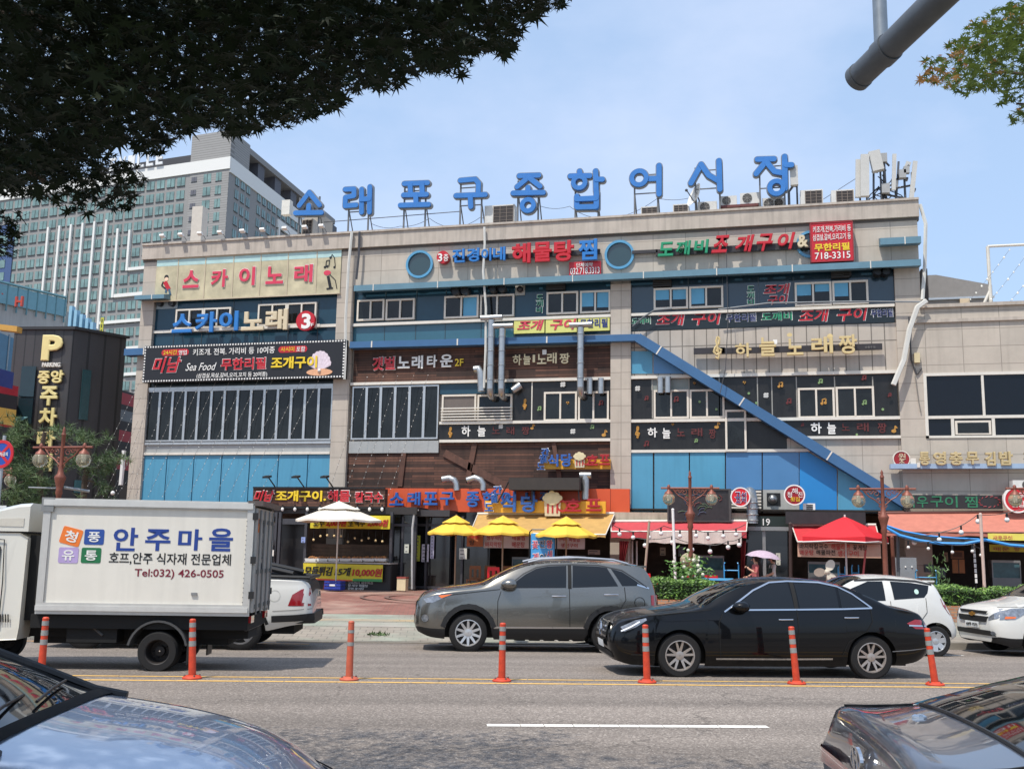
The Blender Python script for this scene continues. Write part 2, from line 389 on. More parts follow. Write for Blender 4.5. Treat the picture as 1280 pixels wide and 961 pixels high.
# painted lines, worn
def paint(rgb,name,wear=.42):
    m = bpy.data.materials.new(name);m.use_nodes = True;t = m.node_tree;b = t.nodes['Principled BSDF'];b.inputs['Roughness'].default_value = .7
    tc = t.nodes.new('ShaderNodeTexCoord');n = t.nodes.new('ShaderNodeTexNoise');n.inputs['Scale'].default_value = 9;n.inputs['Detail'].default_value = 9;n.inputs['Roughness'].default_value = .8
    t.links.new(tc.outputs['Object'],n.inputs['Vector'])
    cr = t.nodes.new('ShaderNodeValToRGB');e = cr.color_ramp.elements
    e[0].position = wear-.05;e[0].color = (*lin((126,115,104)),1);e[1].position = wear+.05;e[1].color = (*lin(rgb),1)
    t.links.new(n.outputs['Fac'],cr.inputs['Fac']);t.links.new(cr.outputs['Color'],b.inputs['Base Color']);return m
yel,wht,org = paint((222,176,96),'yellow_road_paint',.42),paint((235,230,220),'white_road_paint',.36),paint((226,160,70),'worn_orange_road_paint',.48)
for v in (-.30,.16):
    mb = MB();u = -40.
    while u < 40:                                   # short gaps where the thermoplastic cracked
        l = rnd.uniform(.8,1.7);mb.quad(road(u,v-.05,.004),road(u+l-.012,v-.05,.004),road(u+l-.012,v+.05,.004),road(u,v+.05,.004));u += l
    rotated(struct(mb,'centre_line',yel))
mb = MB()
u0 = uv_of(onZ(607,906,-.05))[0]
for k in range(-4,5):
    a = u0+k*8.0;x = a
    while x < a+2.95:
        l = rnd.uniform(.2,.4);mb.quad(road(x,-3.72,.004),road(min(x+l,a+2.95)-.008,-3.72,.004),road(min(x+l,a+2.95)-.008,-3.58,.004),road(x,-3.58,.004));x += l
rotated(struct(mb,'lane_line',wht))
rotated(struct(strip((6.75,6.87),(-9.2,-6.2),.004),'kerb_line',org))
rotated(struct(strip((6.75,6.87),(-5.5,-3.4),.004),'kerb_line',org))
rotated(struct(strip((5.6,5.7),(5.2,9.5),.004),'parking_line',wht))
rotated(struct(strip((6.9,7.0),(4.8,9.5),.004),'parking_line',wht))
# ------------------------------------------------------------------ the market building
YP,YW = 37.75,38.0
stone = brick_mat('beige_stone_tiles',(188,177,163),(180,170,157),(146,137,126),1.2,.62,.012,'XZ',offset=0,dirt=.16,var=.12,streak=.16)
stone_strip = brick_mat('beige_stone_strips',(186,175,162),(178,168,156),(120,113,104),.44,3.,.02,'XZ',offset=0,dirt=.15,var=.1,streak=.2)
cap_st = M((182,171,158),.7,var=.14,scale=1.6,streak=.3,name='weathered_parapet')
frame_m = M((216,207,192),.5,var=.06,name='window_frame_ivory')
silver = M((190,192,192),.35,.7,var=.08)
sill_m = M((214,208,196),.5,var=.08)
glass_d = M((30,33,34),.05,var=.7,scale=.9,spec=.4,name='dark_glass')
glass_b = M((14,19,28),.04,var=.1,spec=.35,name='blue_black_glass')
teal = M((36,66,82),.12,var=.18,scale=.8,spec=.4,name='teal_spandrel_glass')
teal2 = M((52,96,112),.15,var=.12,scale=.8,spec=.6)
black_p = M((38,37,37),.3,var=.3,scale=1.5,spec=.4,streak=.3,name='black_window_film')
black_m = M((22,22,23),.45)
sky_pan = M((82,148,178),.3,var=.07,scale=.7,streak=.1,name='sky_blue_panel')
mid_pan = M((76,124,168),.3,var=.07,scale=.7)
brt_pan = M((38,128,192),.35,var=.06,scale=.7)
blue_beam = M((60,100,140),.4,var=.1,scale=1.5)
eave_m = M((94,130,146),.5,var=.12,scale=2)
wood = brick_mat('stained_wood_boards',(112,76,60),(58,41,34),(36,26,22),2.4,.1,.008,'XZ',offset=.37,dirt=.55,var=.5,streak=.45)
ORG = Vector((-10,38,.3))
mk = thing('market_building','long beige stone market building with blue rooftop letters and many shop signs','building',ORG)
def X_(px,py,Y=YP): return onY(px,py,Y).x
def Z_(px,py,Y=YP): return onY(px,py,Y).z
XL,XR = X_(169,480),X_(1148,310)
ZR = Z_(640,281.5);ZC = Z_(640,300)
XP1,XP2a,XP2b,XP3a,XP3b,XP4 = X_(183.5,500),X_(415.6,500),X_(435.5,500),X_(763,500),X_(788.5,500),X_(1124.5,500)
def part(mb,name,mat,parent=None,**k): return mb.build(name,mat,parent or mk,**k)
w = MB()
w.box(XL+.02,XR-.02,YW+.04,54,3.4,ZR-.25)                        # body
w.box(XL+.02,XR-.02,41,54,.0,3.4)
part(w,'wall',stone)
w = MB()
w.box(XL,XP1,YP,YW+.05,0,ZC);w.box(XP2a,XP2b,YP,YW+.05,0,ZC);w.box(XP3a,XP3b,YP,YW+.05,0,Z_(775,355))
w.box(XP4,XR,YP,YW+.05,0,Z_(1135,330));w.box(XP2b,XR,YP+.003,YW+.05,Z_(442,357),ZC)   # upper band
w.box(XL,XP2a,YP+.003,YW+.05,Z_(300,318),ZC)
w.box(X_(184,345),X_(195,345),YP+.004,YW+.05,Z_(190,372),ZC);w.box(X_(426,345),XP2a+.05,YP+.004,YW+.05,Z_(430,442),ZC)
part(w,'pillar',stone)
w = MB();w.box(XL-.05,XR+.06,YP-.14,YP+.6,ZC,ZR);w.box(XL-.05,XR+.06,YP-.2,YP+.5,ZR,ZR+.08)
part(w,'cornice',cap_st)
w = MB();w.box(XL-.05,XR+.06,YP-.02,YP+.2,ZC-.1,ZC-.004);part(w,'cornice_shade',M((96,90,84),.6))  # dark strip that paints in the shade below the cornice
w = MB();w.box(XL,XR,54.1,54.4,5,ZR)
part(w,'wall',stone)
# stone field above the karaoke bar, with narrow strips
w = MB();panel(w,(788.5,409,1126,468),37.87,.2);part(w,'stone_strips',stone_strip)
w = MB();w.box(X_(985,600),XP4+.02,37.9,YW+.05,Z_(1060,640),Z_(1060,546.5));part(w,'wall',stone)
def win(px,n=2,Y=37.8,mat=None,th=.07,gl=None,open_=None):
    """a sliding window: ivory frame with its panes as sub-parts"""
    X0,X1,Z0,Z1 = FR(*px,Y);f = MB()
    f.box(X0,X1,Y,Y+.12,Z0,Z0+th);f.box(X0,X1,Y,Y+.12,Z1-th,Z1)
    f.box(X0,X0+th,Y+.002,Y+.122,Z0+th,Z1-th);f.box(X1-th,X1,Y+.002,Y+.122,Z0+th,Z1-th)
    for k in range(1,n):
        x = X0+(X1-X0)*k/n;f.box(x-th*.45,x+th*.45,Y-.008,Y+.11,Z0+th,Z1-th)
    o = part(f,'window',mat or frame_m)
    for k in range(n):
        a,b = X0+(X1-X0)*k/n,X0+(X1-X0)*(k+1)/n
        g = MB();y = Y+.05+(.03 if k % 2 else 0);g.box(a+th*.4,b-th*.4,y,y+.02,Z0+th*.8,Z1-th*.8)
        g.build('pane',gl or glass_d,o)
        if open_ and k in open_:
            g = MB();hh = Z0+(Z1-Z0)*open_[k];g.box(a+th,b-th,y-.012,y-.004,hh,Z1-th);g.build('blind',M((96,164,196),.6),o)
    return o
# --- bay 1 (left): karaoke floor
w = MB();panel(w,(186,368,424,446),37.93,.1);part(w,'glass_band',teal)
w = MB()
for x in (215,250,288,322,358,395): w.box(X_(x,408)-.015,X_(x,408)+.015,37.915,37.94,Z_(x,440),Z_(x,374))
part(w,'mullion',M((58,66,72),.4))
w = MB();panel(w,(187,409,423,412.5),37.86,.1);part(w,'sill',sill_m)
win((219,386,253.5,411));win((253.8,384.5,288,409.5));win((322,379.5,358,407));win((358.3,378,395,406))
w = MB()
for px in (199,214): w.cyl((X_(px,379),37.95,Z_(px,379)),(X_(px,379),37.7,Z_(px,379)),.13)
solo(w,'vent_duct',M((60,60,60),.4,.5),'pair of round dark vents under the left blue eave stub by the cream panels','vent')
w = MB();panel(w,(196,372,222,386),37.9,.05);part(w,'vent_panel',M((150,165,170),.5))
w = MB();panel(w,(183,482,416,486),37.8,.2);panel(w,(180,552,413,555),37.8,.2);part(w,'sill',silver)
w = MB();panel(w,(180,476,417,483),37.9,.1);part(w,'glass_band',M((36,48,52),.2))
def louvre(x0,x1,y0,y1,n,lab=None):
    X0,X1,Z0,Z1 = FR(x0,y0,x1,y1,37.85)
    for k in range(n):
        a,b = X0+(X1-X0)*k/n,X0+(X1-X0)*(k+1)/n;f = MB()
        f.box(a,a+.05,37.82,37.95,Z0,Z1);f.box(b-.05,b,37.82,37.95,Z0,Z1);f.box(a+.05,b-.05,37.822,37.948,Z0,Z0+.06);f.box(a+.05,b-.05,37.822,37.948,Z1-.06,Z1)
        o = part(f,'window',silver)
        g = MB();g.box(a+.05,b-.05,37.88,37.9,Z0+.06,Z1-.06);g.build('pane',glass_d,o)
louvre(183,415,486,551,14);louvre(440,548,482,549,6)
w = MB();panel(w,(179,555,413,565),37.88,.1);panel(w,(436,551,548,566),37.85,.1);part(w,'grey_band',M((164,166,164),.5,.2))
w = MB();panel(w,(177,565,412,568),37.8,.2);part(w,'sill',sill_m)
xs = [174,205,239,274,309,345,382,411]
for a,b in zip(xs[:-1],xs[1:]):
    w = MB();w.box(X_(a,595)+.02,X_(b,595)-.02,37.88,37.95,3.2,Z_(290,568.5));part(w,'blue_panel',sky_pan)
# --- bay 2 (middle)
w = MB();panel(w,(442,355,763,426),37.93,.1);part(w,'glass_band',teal)
w = MB();panel(w,(442,403,642,425),37.915,.05);part(w,'glass_band',teal2)
w = MB()
for x in (479,518,555,600,642): w.box(X_(x,408)-.012,X_(x,408)+.012,37.9,37.94,Z_(x,425),Z_(x,362))
part(w,'mullion',M((58,76,84),.4))
w = MB();panel(w,(441,398.5,763.5,402),37.78,.2);part(w,'sill',sill_m)
win((446,374.5,480,400.5));win((482,373.5,518,399.5));win((555,369.5,598,397.5),open_={1: .1});win((600,368,642.5,396))
win((683,364.5,722.5,392.5));win((725,363,763,391),open_={0: .3,1: .25})
w = MB();panel(w,(442,423,763,427),37.8,.2);part(w,'sill',M((170,155,135),.6))
for a,b in ((442,622),(622,763)):
    w = MB();panel(w,(a,434,b,476),37.9,.1);part(w,'wood_cladding',wood)
w = MB();panel(w,(438,474.5,763.5,478),37.78,.2);part(w,'sill',sill_m)
w = MB();panel(w,(550,477,640,492),37.9,.1);part(w,'glass_band',teal)
w = MB();panel(w,(640,476,763,526.5),37.9,.1);panel(w,(549,529,763.5,549),37.88,.1);part(w,'black_panel',black_p)
w = MB();w.box(X_(664,500)-.02,X_(664,500)+.02,37.86,37.9,Z_(664,527),Z_(664,476));panel(w,(549,525.5,764,529),37.78,.15);panel(w,(549,548.5,764,552),37.78,.15);part(w,'sill',sill_m)
o = win((552,493,595,526),1,gl=M((106,96,88),.4));o2 = win((596.5,493,640,526),1,gl=glass_b)
w = MB()
for k in range(5):
    y = 509+k*3.6;panel(w,(551,y,640,y+1.5),37.72,.04)
part(w,'guard_rail',sill_m)
win((679.7,489.5,721,526));win((722.5,489,761,525.5))
w = MB();panel(w,(432,551,763,613),37.92,.1);part(w,'wood_cladding',wood)
w = MB()
def board(a,b,wd):
    A,B = onY(*a,37.9),onY(*b,37.9);d = (B-A).normalized();n = Vector((-d.z,0,d.x))*wd
    w.prism([A-n,B-n,B+n,A+n],(0,-.05,0))
for bb in (((556,566),(640,612),.14),((594,552),(585,600),.1),((505,566),(500,608),.1),((692,552),(700,600),.08)):
    w = MB();board(*bb);part(w,'timber_brace',M((96,66,54),.8,var=.35,scale=3,streak=.4))
# --- bay 3 (right)
w = MB();panel(w,(788.5,333,1118,389),37.93,.1);part(w,'glass_band',M((30,52,66),.12,spec=.7))
w = MB()
for x in (817,860,903,948,992): w.box(X_(x,365)-.012,X_(x,365)+.012,37.9,37.94,Z_(x,386),Z_(x,345))
part(w,'mullion',M((70,84,92),.4))
w = MB();panel(w,(788,385.5,1118.5,389),37.78,.2);part(w,'sill',sill_m)
win((817,359.5,860,386),open_={0: .45,1: .45});win((861.5,357.5,904,384.5),open_={0: .2});win((993.5,352.5,1039.5,382),open_={0: .45,1: .6});win((1040.5,350.5,1085.5,380),open_={0: .35})
w = MB();panel(w,(788,466,1126,469.8),37.78,.2);panel(w,(788,522,1127,525.8),37.78,.2);panel(w,(995,544.5,1127,548),37.78,.2);panel(w,(788,561.5,1012,565),37.78,.2);part(w,'sill',sill_m)
w = MB();panel(w,(788.5,470,1122,523),37.92,.1);panel(w,(788.5,526,1127,545),37.9,.1);panel(w,(788.5,545,1000,562),37.905,.1);part(w,'black_panel',black_p)
w = MB()
for x in (815,861,899,947,965,996,1044,1092): w.box(X_(x,495)-.02,X_(x,495)+.02,37.88,37.93,Z_(x,522),Z_(x,470))
part(w,'mullion',M((150,146,138),.5))
w = MB();panel(w,(814,471,861,487),37.9,.05);part(w,'vent_panel',M((128,134,130),.5))
win((817,487,861,523));win((862,486.5,905.5,522.5));win((997.5,484.5,1043.5,522.5));win((1045,483,1093,522))
win((906.5,512,933,564),1,Y=37.74)
zt = Z_(880,565)
def blue(poly,mat):
    w = MB();w.prism([onY(x,y,37.84) for x,y in poly],(0,.05,0));part(w,'blue_panel',mat)
blue([(788.5,565),(816,565),(816,641),(788.5,641)],sky_pan);blue([(818,565),(861,565),(861,641),(818,641)],sky_pan)
blue([(862.5,565),(906,565),(906,641),(862.5,641)],sky_pan);blue([(907.5,565),(952,565),(952,612),(907.5,612)],mid_pan)
blue([(953.5,565),(998.5,565),(998.5,612),(953.5,612)],mid_pan)
blue([(999.5,565),(1010,565),(1046,586),(1046,641),(999.5,641)],brt_pan);blue([(1047.5,586.5),(1128,633),(1128,641),(1047.5,641)],sky_pan)
blue([(789,439),(815.5,439),(815.5,467),(789,467)],sky_pan);blue([(817,441),(826,446),(862,467),(817,467)],mid_pan)
w = MB();panel(w,(907,612,953,641),37.87,.1);part(w,'vent_panel',M((70,72,72),.5))
w = MB()
for k in range(7): panel(w,(909,613+k*4,951.5,615.4+k*4),37.8,.05)
part(w,'louvre',sill_m)
w = MB();panel(w,(954,612,999,641),37.84,.1);part(w,'vent_panel',M((166,166,160),.5))
w = MB();panel(w,(958.5,616,975.5,632),37.82,.05);part(w,'vent_opening',black_m)
w = MB();c = onY(966,624,37.8);w.ball(c,.17);part(w,'vent_cowl',M((150,150,148),.3,.8),smooth=True)
# --- eave, beam
def eave(x0,y0,x1,y1,h):
    X0,X1 = X_(x0,y0,37.3),X_(x1,y1,37.3);za = onY((x0+x1)/2,(y0+y1)/2,37.3).z
    w = MB();w.prism([(X0,37.72,za+.12),(X0,37.25,za),(X0,37.25,za-h),(X0,37.72,za-h+.05)],(X1-X0,0,0));part(w,'eave',eave_m)
    x = X0+.8
    while x < X1: w = MB();w.box(x,x+.035,37.235,37.25,za-h-.02,za+.02);x += 2.65;part(w,'eave_joint',sill_m)
eave(443,357,1151,324.5,.23);eave(1100,298.5,1151,295.5,.24);eave(169,370,206,368,.17)
def beam(pts,h,y0=37.45,y1=37.9,name='blue_beam'):
    w = MB();P = [onY(x,y,y0) for x,y in pts]
    for a,b in zip(P[:-1],P[1:]):
        d = (b-a).normalized();n = Vector((-d.z,0,d.x))*h/2
        w.prism([a-n,b-n,b+n,a+n],(0,y1-y0,0))
    part(w,name,blue_beam)
    for a,b in zip(P[:-1],P[1:]):
        L = (b-a).length;d = (b-a)/L;n = Vector((-d.z,0,d.x))*h/2;t = .9
        while t < L: w = MB();w.prism([a+d*t-n,a+d*(t+.05)-n,a+d*(t+.05)+n,a+d*t+n],(0,-.012,0));t += 3.5;part(w,'beam_joint',sill_m)
beam([(437,431),(800,421.5)],.25);beam([(797,421.5),(1133,629)],.34,37.35)
beam([(155,440),(182,439)],.28)
# --- portholes
for px,py,r in ((525,331,.56),(774.5,319,.56),(1013,306,.5)):
    c = onY(px,py,YP)
    w = MB();w.ring((c.x,c.z),r-.09,r,YP-.1,YP+.05,40);o = part(w,'porthole_window',M((86,150,186),.4),smooth=True)
    w = MB();w.cyl((c.x,YP-.02,c.z),(c.x,YP+.02,c.z),r-.08,n=40);w.build('pane',M((38,62,66),.06,spec=.9,var=0),o)
# --- two small wooden balconies of the upper louvres above the windows
for px in ((683,354,706,362),(816,349,839,358),(1039,338,1062,347),(1054,337,1064,345)):
    X0,X1,Z0,Z1 = FR(*px,37.75);w = MB()
    for k in range(4): w.box(X0,X1,37.72,37.93,Z0+(Z1-Z0)*k/4,Z0+(Z1-Z0)*k/4+.045)
    part(w,'vent_grille',M((48,46,44),.6))
# --- right, lower wing of the market
wing = thing('annex_building','lower beige stone annex on the right with dark ribbon windows','building',(9,38,.3))
XE = 16.
ZA = Z_(1215,379)
w = MB();w.box(XR-.05,XE,YP+.006,54,Z_(1215,465),ZA-.12);w.box(XP4+.4,X_(1155.5,505),YP+.006,YW+.3,3.0,Z_(1215,464));w.box(X_(1155.5,505),XE,YP+.006,YW+.3,3.0,Z_(1215,547));w.box(XR,XE,YW+.3,54,3.0,ZA-.2)
w.build('wall',stone,wing)
w = MB();w.box(XR-.06,XE,YP-.1,YP+.5,ZA-.12,ZA);w.box(XR-.3,XE,YP-.08,YP+.1,Z_(1215,402),Z_(1215,398));w.build('cornice',cap_st,wing)
w = MB();X0,X1,Z0,Z1 = FR(1155.5,465,1300,547,YP)
w.box(X0,XE,YP-.03,YP+.1,Z1-.1,Z1);w.box(X0,X0+.1,YP-.03,YP+.1,Z0,Z1-.1);w.box(X0,XE,YP-.03,YP+.1,Z0,Z0+.08);zm = Z_(1215,521);w.box(X0+.1,XE,YP-.025,YP+.1,zm-.05,zm+.05)
x = X_(1229,495);w.box(x-.04,x+.04,YP-.02,YP+.1,zm+.05,Z1-.1)
for xx in (1191,1242): x = X_(xx,535);w.box(x-.05,x+.05,YP-.02,YP+.1,Z0+.08,zm-.05)
o = w.build('window',sill_m,wing)
w = MB();w.box(X0+.1,XE,YP+.04,YP+.08,Z0+.08,Z1-.1);w.build('pane',glass_b,o)
w = MB();panel(w,(1194,525.5,1239,543),YP-.01,.04);w.build('sash',frame_m,o)
w = MB();panel(w,(1197,528,1236,541),YP-.02,.03);w.build('pane',glass_d,o)
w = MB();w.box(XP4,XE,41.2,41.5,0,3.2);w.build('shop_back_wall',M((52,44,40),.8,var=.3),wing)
# rooftop tent on the annex
tn = thing('rooftop_tent','grey pitched tent roof standing on the annex roof','tent',(7.5,44,ZA))
w = MB();a = onY(1160,344,43);b = onY(1240,356,43);zb = ZA
w.prism([(a.x,43,zb-.2),(b.x,43,zb-.2),(b.x,43,b.z),(a.x+.3,43,a.z),(a.x,43,a.z)],(0,2.5,0));w.build('canopy',M((132,128,124),.6),tn)
w = MB();w.box(a.x-.05,b.x+.05,42.9,42.99,onY(1200,373,43).z-.04,onY(1200,373,43).z+.04);w.build('edge_rail',silver,tn)
w = MB();panel(w,(1200,373,1212,379),42.85,.1);w.build('door_light',M((200,180,150),.5),tn)
fr = MB();a = onY(1238.5,378,38.6);b = onY(1238.5,308,38.6);c = onY(1290,307.5,38.6)
fr.cyl((a.x,38.6,ZA-.1),(a.x,38.6,b.z),.06,n=8);fr.cyl((a.x,38.6,b.z),(c.x+4,38.6,b.z),.05,n=8);e = onY(1225,377,38.6);fr.cyl((a.x,38.6,onY(1238,363,38.6).z),(e.x,38.6,ZA-.1),.05,n=8)
solo(fr,'pipe_frame',sill_m,'white pipe frame on the annex roof that carries strings of bulbs','frame')
# ------------------------------------------------------------------ signs on the facade
white,cream,red,blue,green,yellow = M((228,226,220),.4,var=.03),M((206,190,158),.4,var=.05),M((186,30,42),.35,var=.05),M((42,116,186),.35,var=.05),M((34,140,98),.35,var=.05),M((226,194,40),.4,var=.04)
gold = M((206,184,132),.4,var=.08);navy = M((24,46,120),.4,var=.04);blk = M((18,18,18),.4,var=0);dred = M((128,34,34),.45,var=.2);pink = M((206,58,84),.45,var=.08)
rail_m = M((48,44,46),.5)
# cream karaoke panels
t = sign('karaoke_sign',(195,319,425.5,371),37.7,.1,M((192,182,150),.5,var=.3,scale=1.4),'row of cream panels with red letters 스카이노래 high on the left bay')
X0,X1,Z0,Z1 = FR(195,319,425.5,371,37.69)
w = MB();w.box(X0-.02,X1+.02,37.66,37.72,Z1,Z1+.05);w.box(X0-.02,X1+.02,37.66,37.72,Z0-.05,Z0)
for x in (223,257,292,326,360,396): xx = X_(x,345);w.box(xx-.02,xx+.02,37.68,37.7,Z0,Z1)
w.build('frame',M((190,176,150),.5),t)
w = MB();w.box(X0,X1,37.695,37.7,Z1-.28,Z1-.005);w.build('panel_edge',M((176,206,202),.5,var=.15,scale=2),t)
for ch,px in zip('스카이노래',((229,338,249,360),(264,337,285,359),(299,334,319,357),(332.5,333,354.5,355),(368,331,391,353))):
    T(ch,px,37.68,pink,t,.02,.014,.03,outline=white,ow=.05)
# singer drawn on the first panel, microphone and notes on the last
w = MB();c = onY(208.5,347,37.69)
def disc(mb,px,py,r,y=37.685,sx=1,sz=1):
    c = onY(px,py,y);mb.prism([(c.x+r*sx*math.cos(2*math.pi*i/14),y,c.z+r*sz*math.sin(2*math.pi*i/14)) for i in range(14)],(0,.012,0))
def lines(mb,pts,wd,y,th=.012):
    P = [onY(x,yy,y) for x,yy in pts]
    for a,b in zip(P[:-1],P[1:]):
        d = (b-a);d = d.normalized() if d.length else Vector((1,0,0));n = Vector((-d.z,0,d.x))*wd
        mb.prism([a-n,b-n,b+n,a+n],(0,th,0))
w = MB();disc(w,208,349,.085);w.build('picture',M((236,200,170),.5),t)
w = MB();disc(w,208,346.5,.1,37.689);lines(w,[(204,352),(202,357),(207,361)],.03,37.684);w.build('picture',blk,t)
w = MB();lines(w,[(206,352),(211,362)],.09,37.686);w.build('picture',red,t)
w = MB();lines(w,[(211,361),(213,369)],.045,37.684);lines(w,[(208,361),(207,366)],.045,37.684);w.build('picture',M((60,90,110),.5),t)
w = MB();disc(w,409,341,.13,37.686,1.2,.8);w.build('picture',pink,t)
w = MB();lines(w,[(410,345),(413,360)],.06,37.684);lines(w,[(412,343),(419,350),(421,361)],.016,37.683);lines(w,[(408,361),(416,360)],.03,37.682)
for x,y in ((406,334),(413,322),(418,334),(409,333)): disc(w,x,y,.05,37.684)
lines(w,[(407,334),(408,326),(412,325),(411,333)],.015,37.683);lines(w,[(414,322),(415,318),(418,322),(419,333)],.015,37.682)
w.build('picture',blk,t)

# the big blue and cream 3D sign
t = thing('karaoke_sign','raised blue and cream letters 스카이노래 with a red 3F disc across the left windows','sign',onY(307,418,37.5))
X0,X1,Z0,Z1 = FR(214,408.5,400,412,37.6);w = MB();w.box(X0,X1,37.56,37.62,Z0,Z1)
for k in range(6): x = X0+.3+k*(X1-X0-.6)/5;w.box(x-.02,x+.02,37.6,37.93,Z0,Z1)
w.build('rail',sill_m,t)
for ch,px in zip('스카이',((216.5,393,241,416.5),(245,390.5,272,416),(275,389.5,299,414))): T(ch,px,37.5,blue,t,.1,.018,.04)
for ch,px in zip('노래',((303,390,331,413.5),(333,387,360.5,413))): T(ch,px,37.5,cream,t,.1,.018,.04)
c = onY(383,401.5,37.5);w = MB();w.cyl((c.x,37.4,c.z),(c.x,37.56,c.z),.4,n=32);w.build('disc',red,t,smooth=True)
T('3',(377,392,388.5,411),37.395,white,t,.02,.02,.03);T('F',(389,404,392,408),37.395,white,t,.02,.01,0)

# black lightbox sign
t = sign('seafood_sign',(179.5,428.5,431,475),37.35,.3,M((30,28,30),.35,var=.06),'wide black signboard edged with white dots, with 무한리필 조개구이 and a pearl shell')
X0,X1,Z0,Z1 = FR(179.5,428.5,431,475,37.35)
w = MB();n = 74
for k in range(n):
    x = X0+.05+(X1-X0-.1)*k/(n-1)
    for z in (Z0+.05,Z1-.05): w.box(x-.03,x+.03,37.335,37.35,z-.03,z+.03)
for k in range(1,12):
    z = Z0+.05+(Z1-Z0-.1)*k/12
    for x in (X0+.05,X1-.05): w.box(x-.03,x+.03,37.335,37.35,z-.03,z+.03)
w.build('bulb_border',white,t)['kind'] = 'stuff'
YS = 37.345
def pill(px,mat):
    X0,X1,Z0,Z1 = FR(*px,YS);r = (Z1-Z0)/2;w = MB();P = []
    for i in range(9): a = math.pi/2+math.pi*i/8;P.append((X0+r+r*math.cos(a),YS-.004,Z0+r+r*math.sin(a)))
    for i in range(9): a = -math.pi/2+math.pi*i/8;P.append((X1-r+r*math.cos(a),YS-.004,Z0+r+r*math.sin(a)))
    w.prism(P,(0,.01,0));w.build('label_patch',mat,t)
pill((202,436.5,236,444.5),red);pill((348,432.5,384,440.5),red)
T('24시간',(204.5,437.5,221.5,443.5),YS-.01,yellow,t,.012,.015,0);T('영업',(223.5,437.5,233.5,443.5),YS-.01,white,t,.012,.015,0)
T('키조개. 전복. 가리비 등 10여종',(241.5,434.5,343.5,443),YS-.01,white,t,.012,.016,.01)
T('사시미',(351,433.5,368,439.5),YS-.01,yellow,t,.012,.015,0);T('포함',(370.5,433,381.5,439.5),YS-.01,white,t,.012,.015,0)
T('미남',(190,446.5,223,466),YS-.012,red,t,.012,.016,.015,shear=.25,outline=white,ow=.05)
T('Sea Food',(232,453.5,268,463),YS-.01,white,t,.012,0,0,shear=.3)
T('무한리필',(276.5,447.5,332.5,462),YS-.012,red,t,.012,.018,.02,outline=white,ow=.055)
T('조개구이',(339,445.5,396.5,460.5),YS-.012,yellow,t,.012,.018,.03)
T('(삼겹살,목살,갈비,오리,꼬치 등 20여종)',(246,465.5,334,472.5),YS-.01,white,t,.012,.01,0)
w = MB();c = onY(400,452,YS)
shell_m = M((222,206,214),.35,var=.2,scale=9)
for i in range(9):
    a0,a1 = math.pi*(.02+.96*i/9),math.pi*(.02+.96*(i+1)/9);rr = .62
    w.prism([(c.x,YS-.01,c.z-.38),(c.x+rr*math.cos(a0)*.75,YS-.012,c.z-.2+rr*math.sin(a0)),(c.x+rr*.8*math.cos((a0+a1)/2),YS-.02,c.z-.19+rr*1.03*math.sin((a0+a1)/2)),(c.x+rr*math.cos(a1)*.75,YS-.012,c.z-.2+rr*math.sin(a1))],(0,.02,0))
w.build('shell_picture',shell_m,t)
w = MB();w.prism([(c.x+.55*math.cos(a),YS-.02,c.z-.42+.14*math.sin(a)) for a in [2*math.pi*i/20 for i in range(20)]],(0,.03,0));w.build('shell_picture',M((226,170,130),.35,var=.2,scale=12),t)
w = MB();w.ball((c.x,YS-.03,c.z-.36),.07);w.build('pearl',white,t,smooth=True)
T('조개구이',(339,445.5,396.5,460.5),YS-.035,yellow,t,.012,.018,.03)

# third floor: seafood stew
YL = 37.5
def letters(chars,boxes,mat,t,Y=YL,depth=.12,bold=.018,bevel=.03,shear=0.,outline=None,ow=.05):
    for ch,px in zip(chars,boxes): T(ch,px,Y,mat,t,depth,bold,bevel,shear,outline,ow)
def rail(px,t,Y=37.6):
    X0,X1,Z0,Z1 = FR(*px,Y);w = MB();w.box(X0,X1,Y,Y+.1,Z0,Z1);w.build('rail',rail_m,t)
t = thing('stew_sign','raised blue and red letters 진경이네 해물탕찜 on a dark rail between the two portholes','sign',onY(650,332,37.6))
rail((566,316,750,322),t)
letters('진경이네',((566,312,582,329),(584,311,600,328),(602.5,311,615,327),(617,309.5,632.5,326.5)),blue,t)
letters('해물탕',((640.5,305,664,330),(667,303.5,690,328),(693,301.5,718,327.5)),red,t,bold=.02,bevel=.04)
letters('찜',((723.5,300,747,326),),blue,t,bold=.02,bevel=.03)
t = thing('floor_sign','round red disc with 3층 before the blue letters 진경이네','sign',onY(554,330,37.6))
c = onY(553.5,321.5,37.5);w = MB();w.cyl((c.x,37.48,c.z),(c.x,37.72,c.z),.25,n=28);w.build('disc',red,t,smooth=True)
T('3',(547.5,317,553,327),37.47,white,t,.02,.018,.01);T('층',(554.5,317.5,560.5,326.5),37.47,white,t,.02,.015,0)
t = sign('phone_sign',(711.5,327,751,344),37.6,.12,red,'small red board reading 단체예약 032.718.3313 below the blue 찜 letter')
T('단체예약',(720.5,328.5,741,334),37.59,white,t,.015,.015,.01);T('032.718.3313',(713,334.5,749.5,342.5),37.59,white,t,.015,.004,0)
t = thing('shellfish_sign','raised green and slanted red letters 도깨비 조개구이 & on a dark rail','sign',onY(905,322,37.6))
rail((790,312.5,822,316.5),t);rail((820,307,1014,315),t)
letters('도깨비',((822.5,303.5,841.5,321),(844,302,862,319.5),(867,300.5,884.5,317.5)),green,t,shear=.12)
letters('조개구이',((889,295.5,908,317),(917,295,938,316),(943,293.5,963,315),(969,292,989,312.5)),red,t,bold=.02,bevel=.03,shear=.25)
letters('&',((996.5,294.5,1010.5,310),),cream,t,bold=.02,bevel=.03)
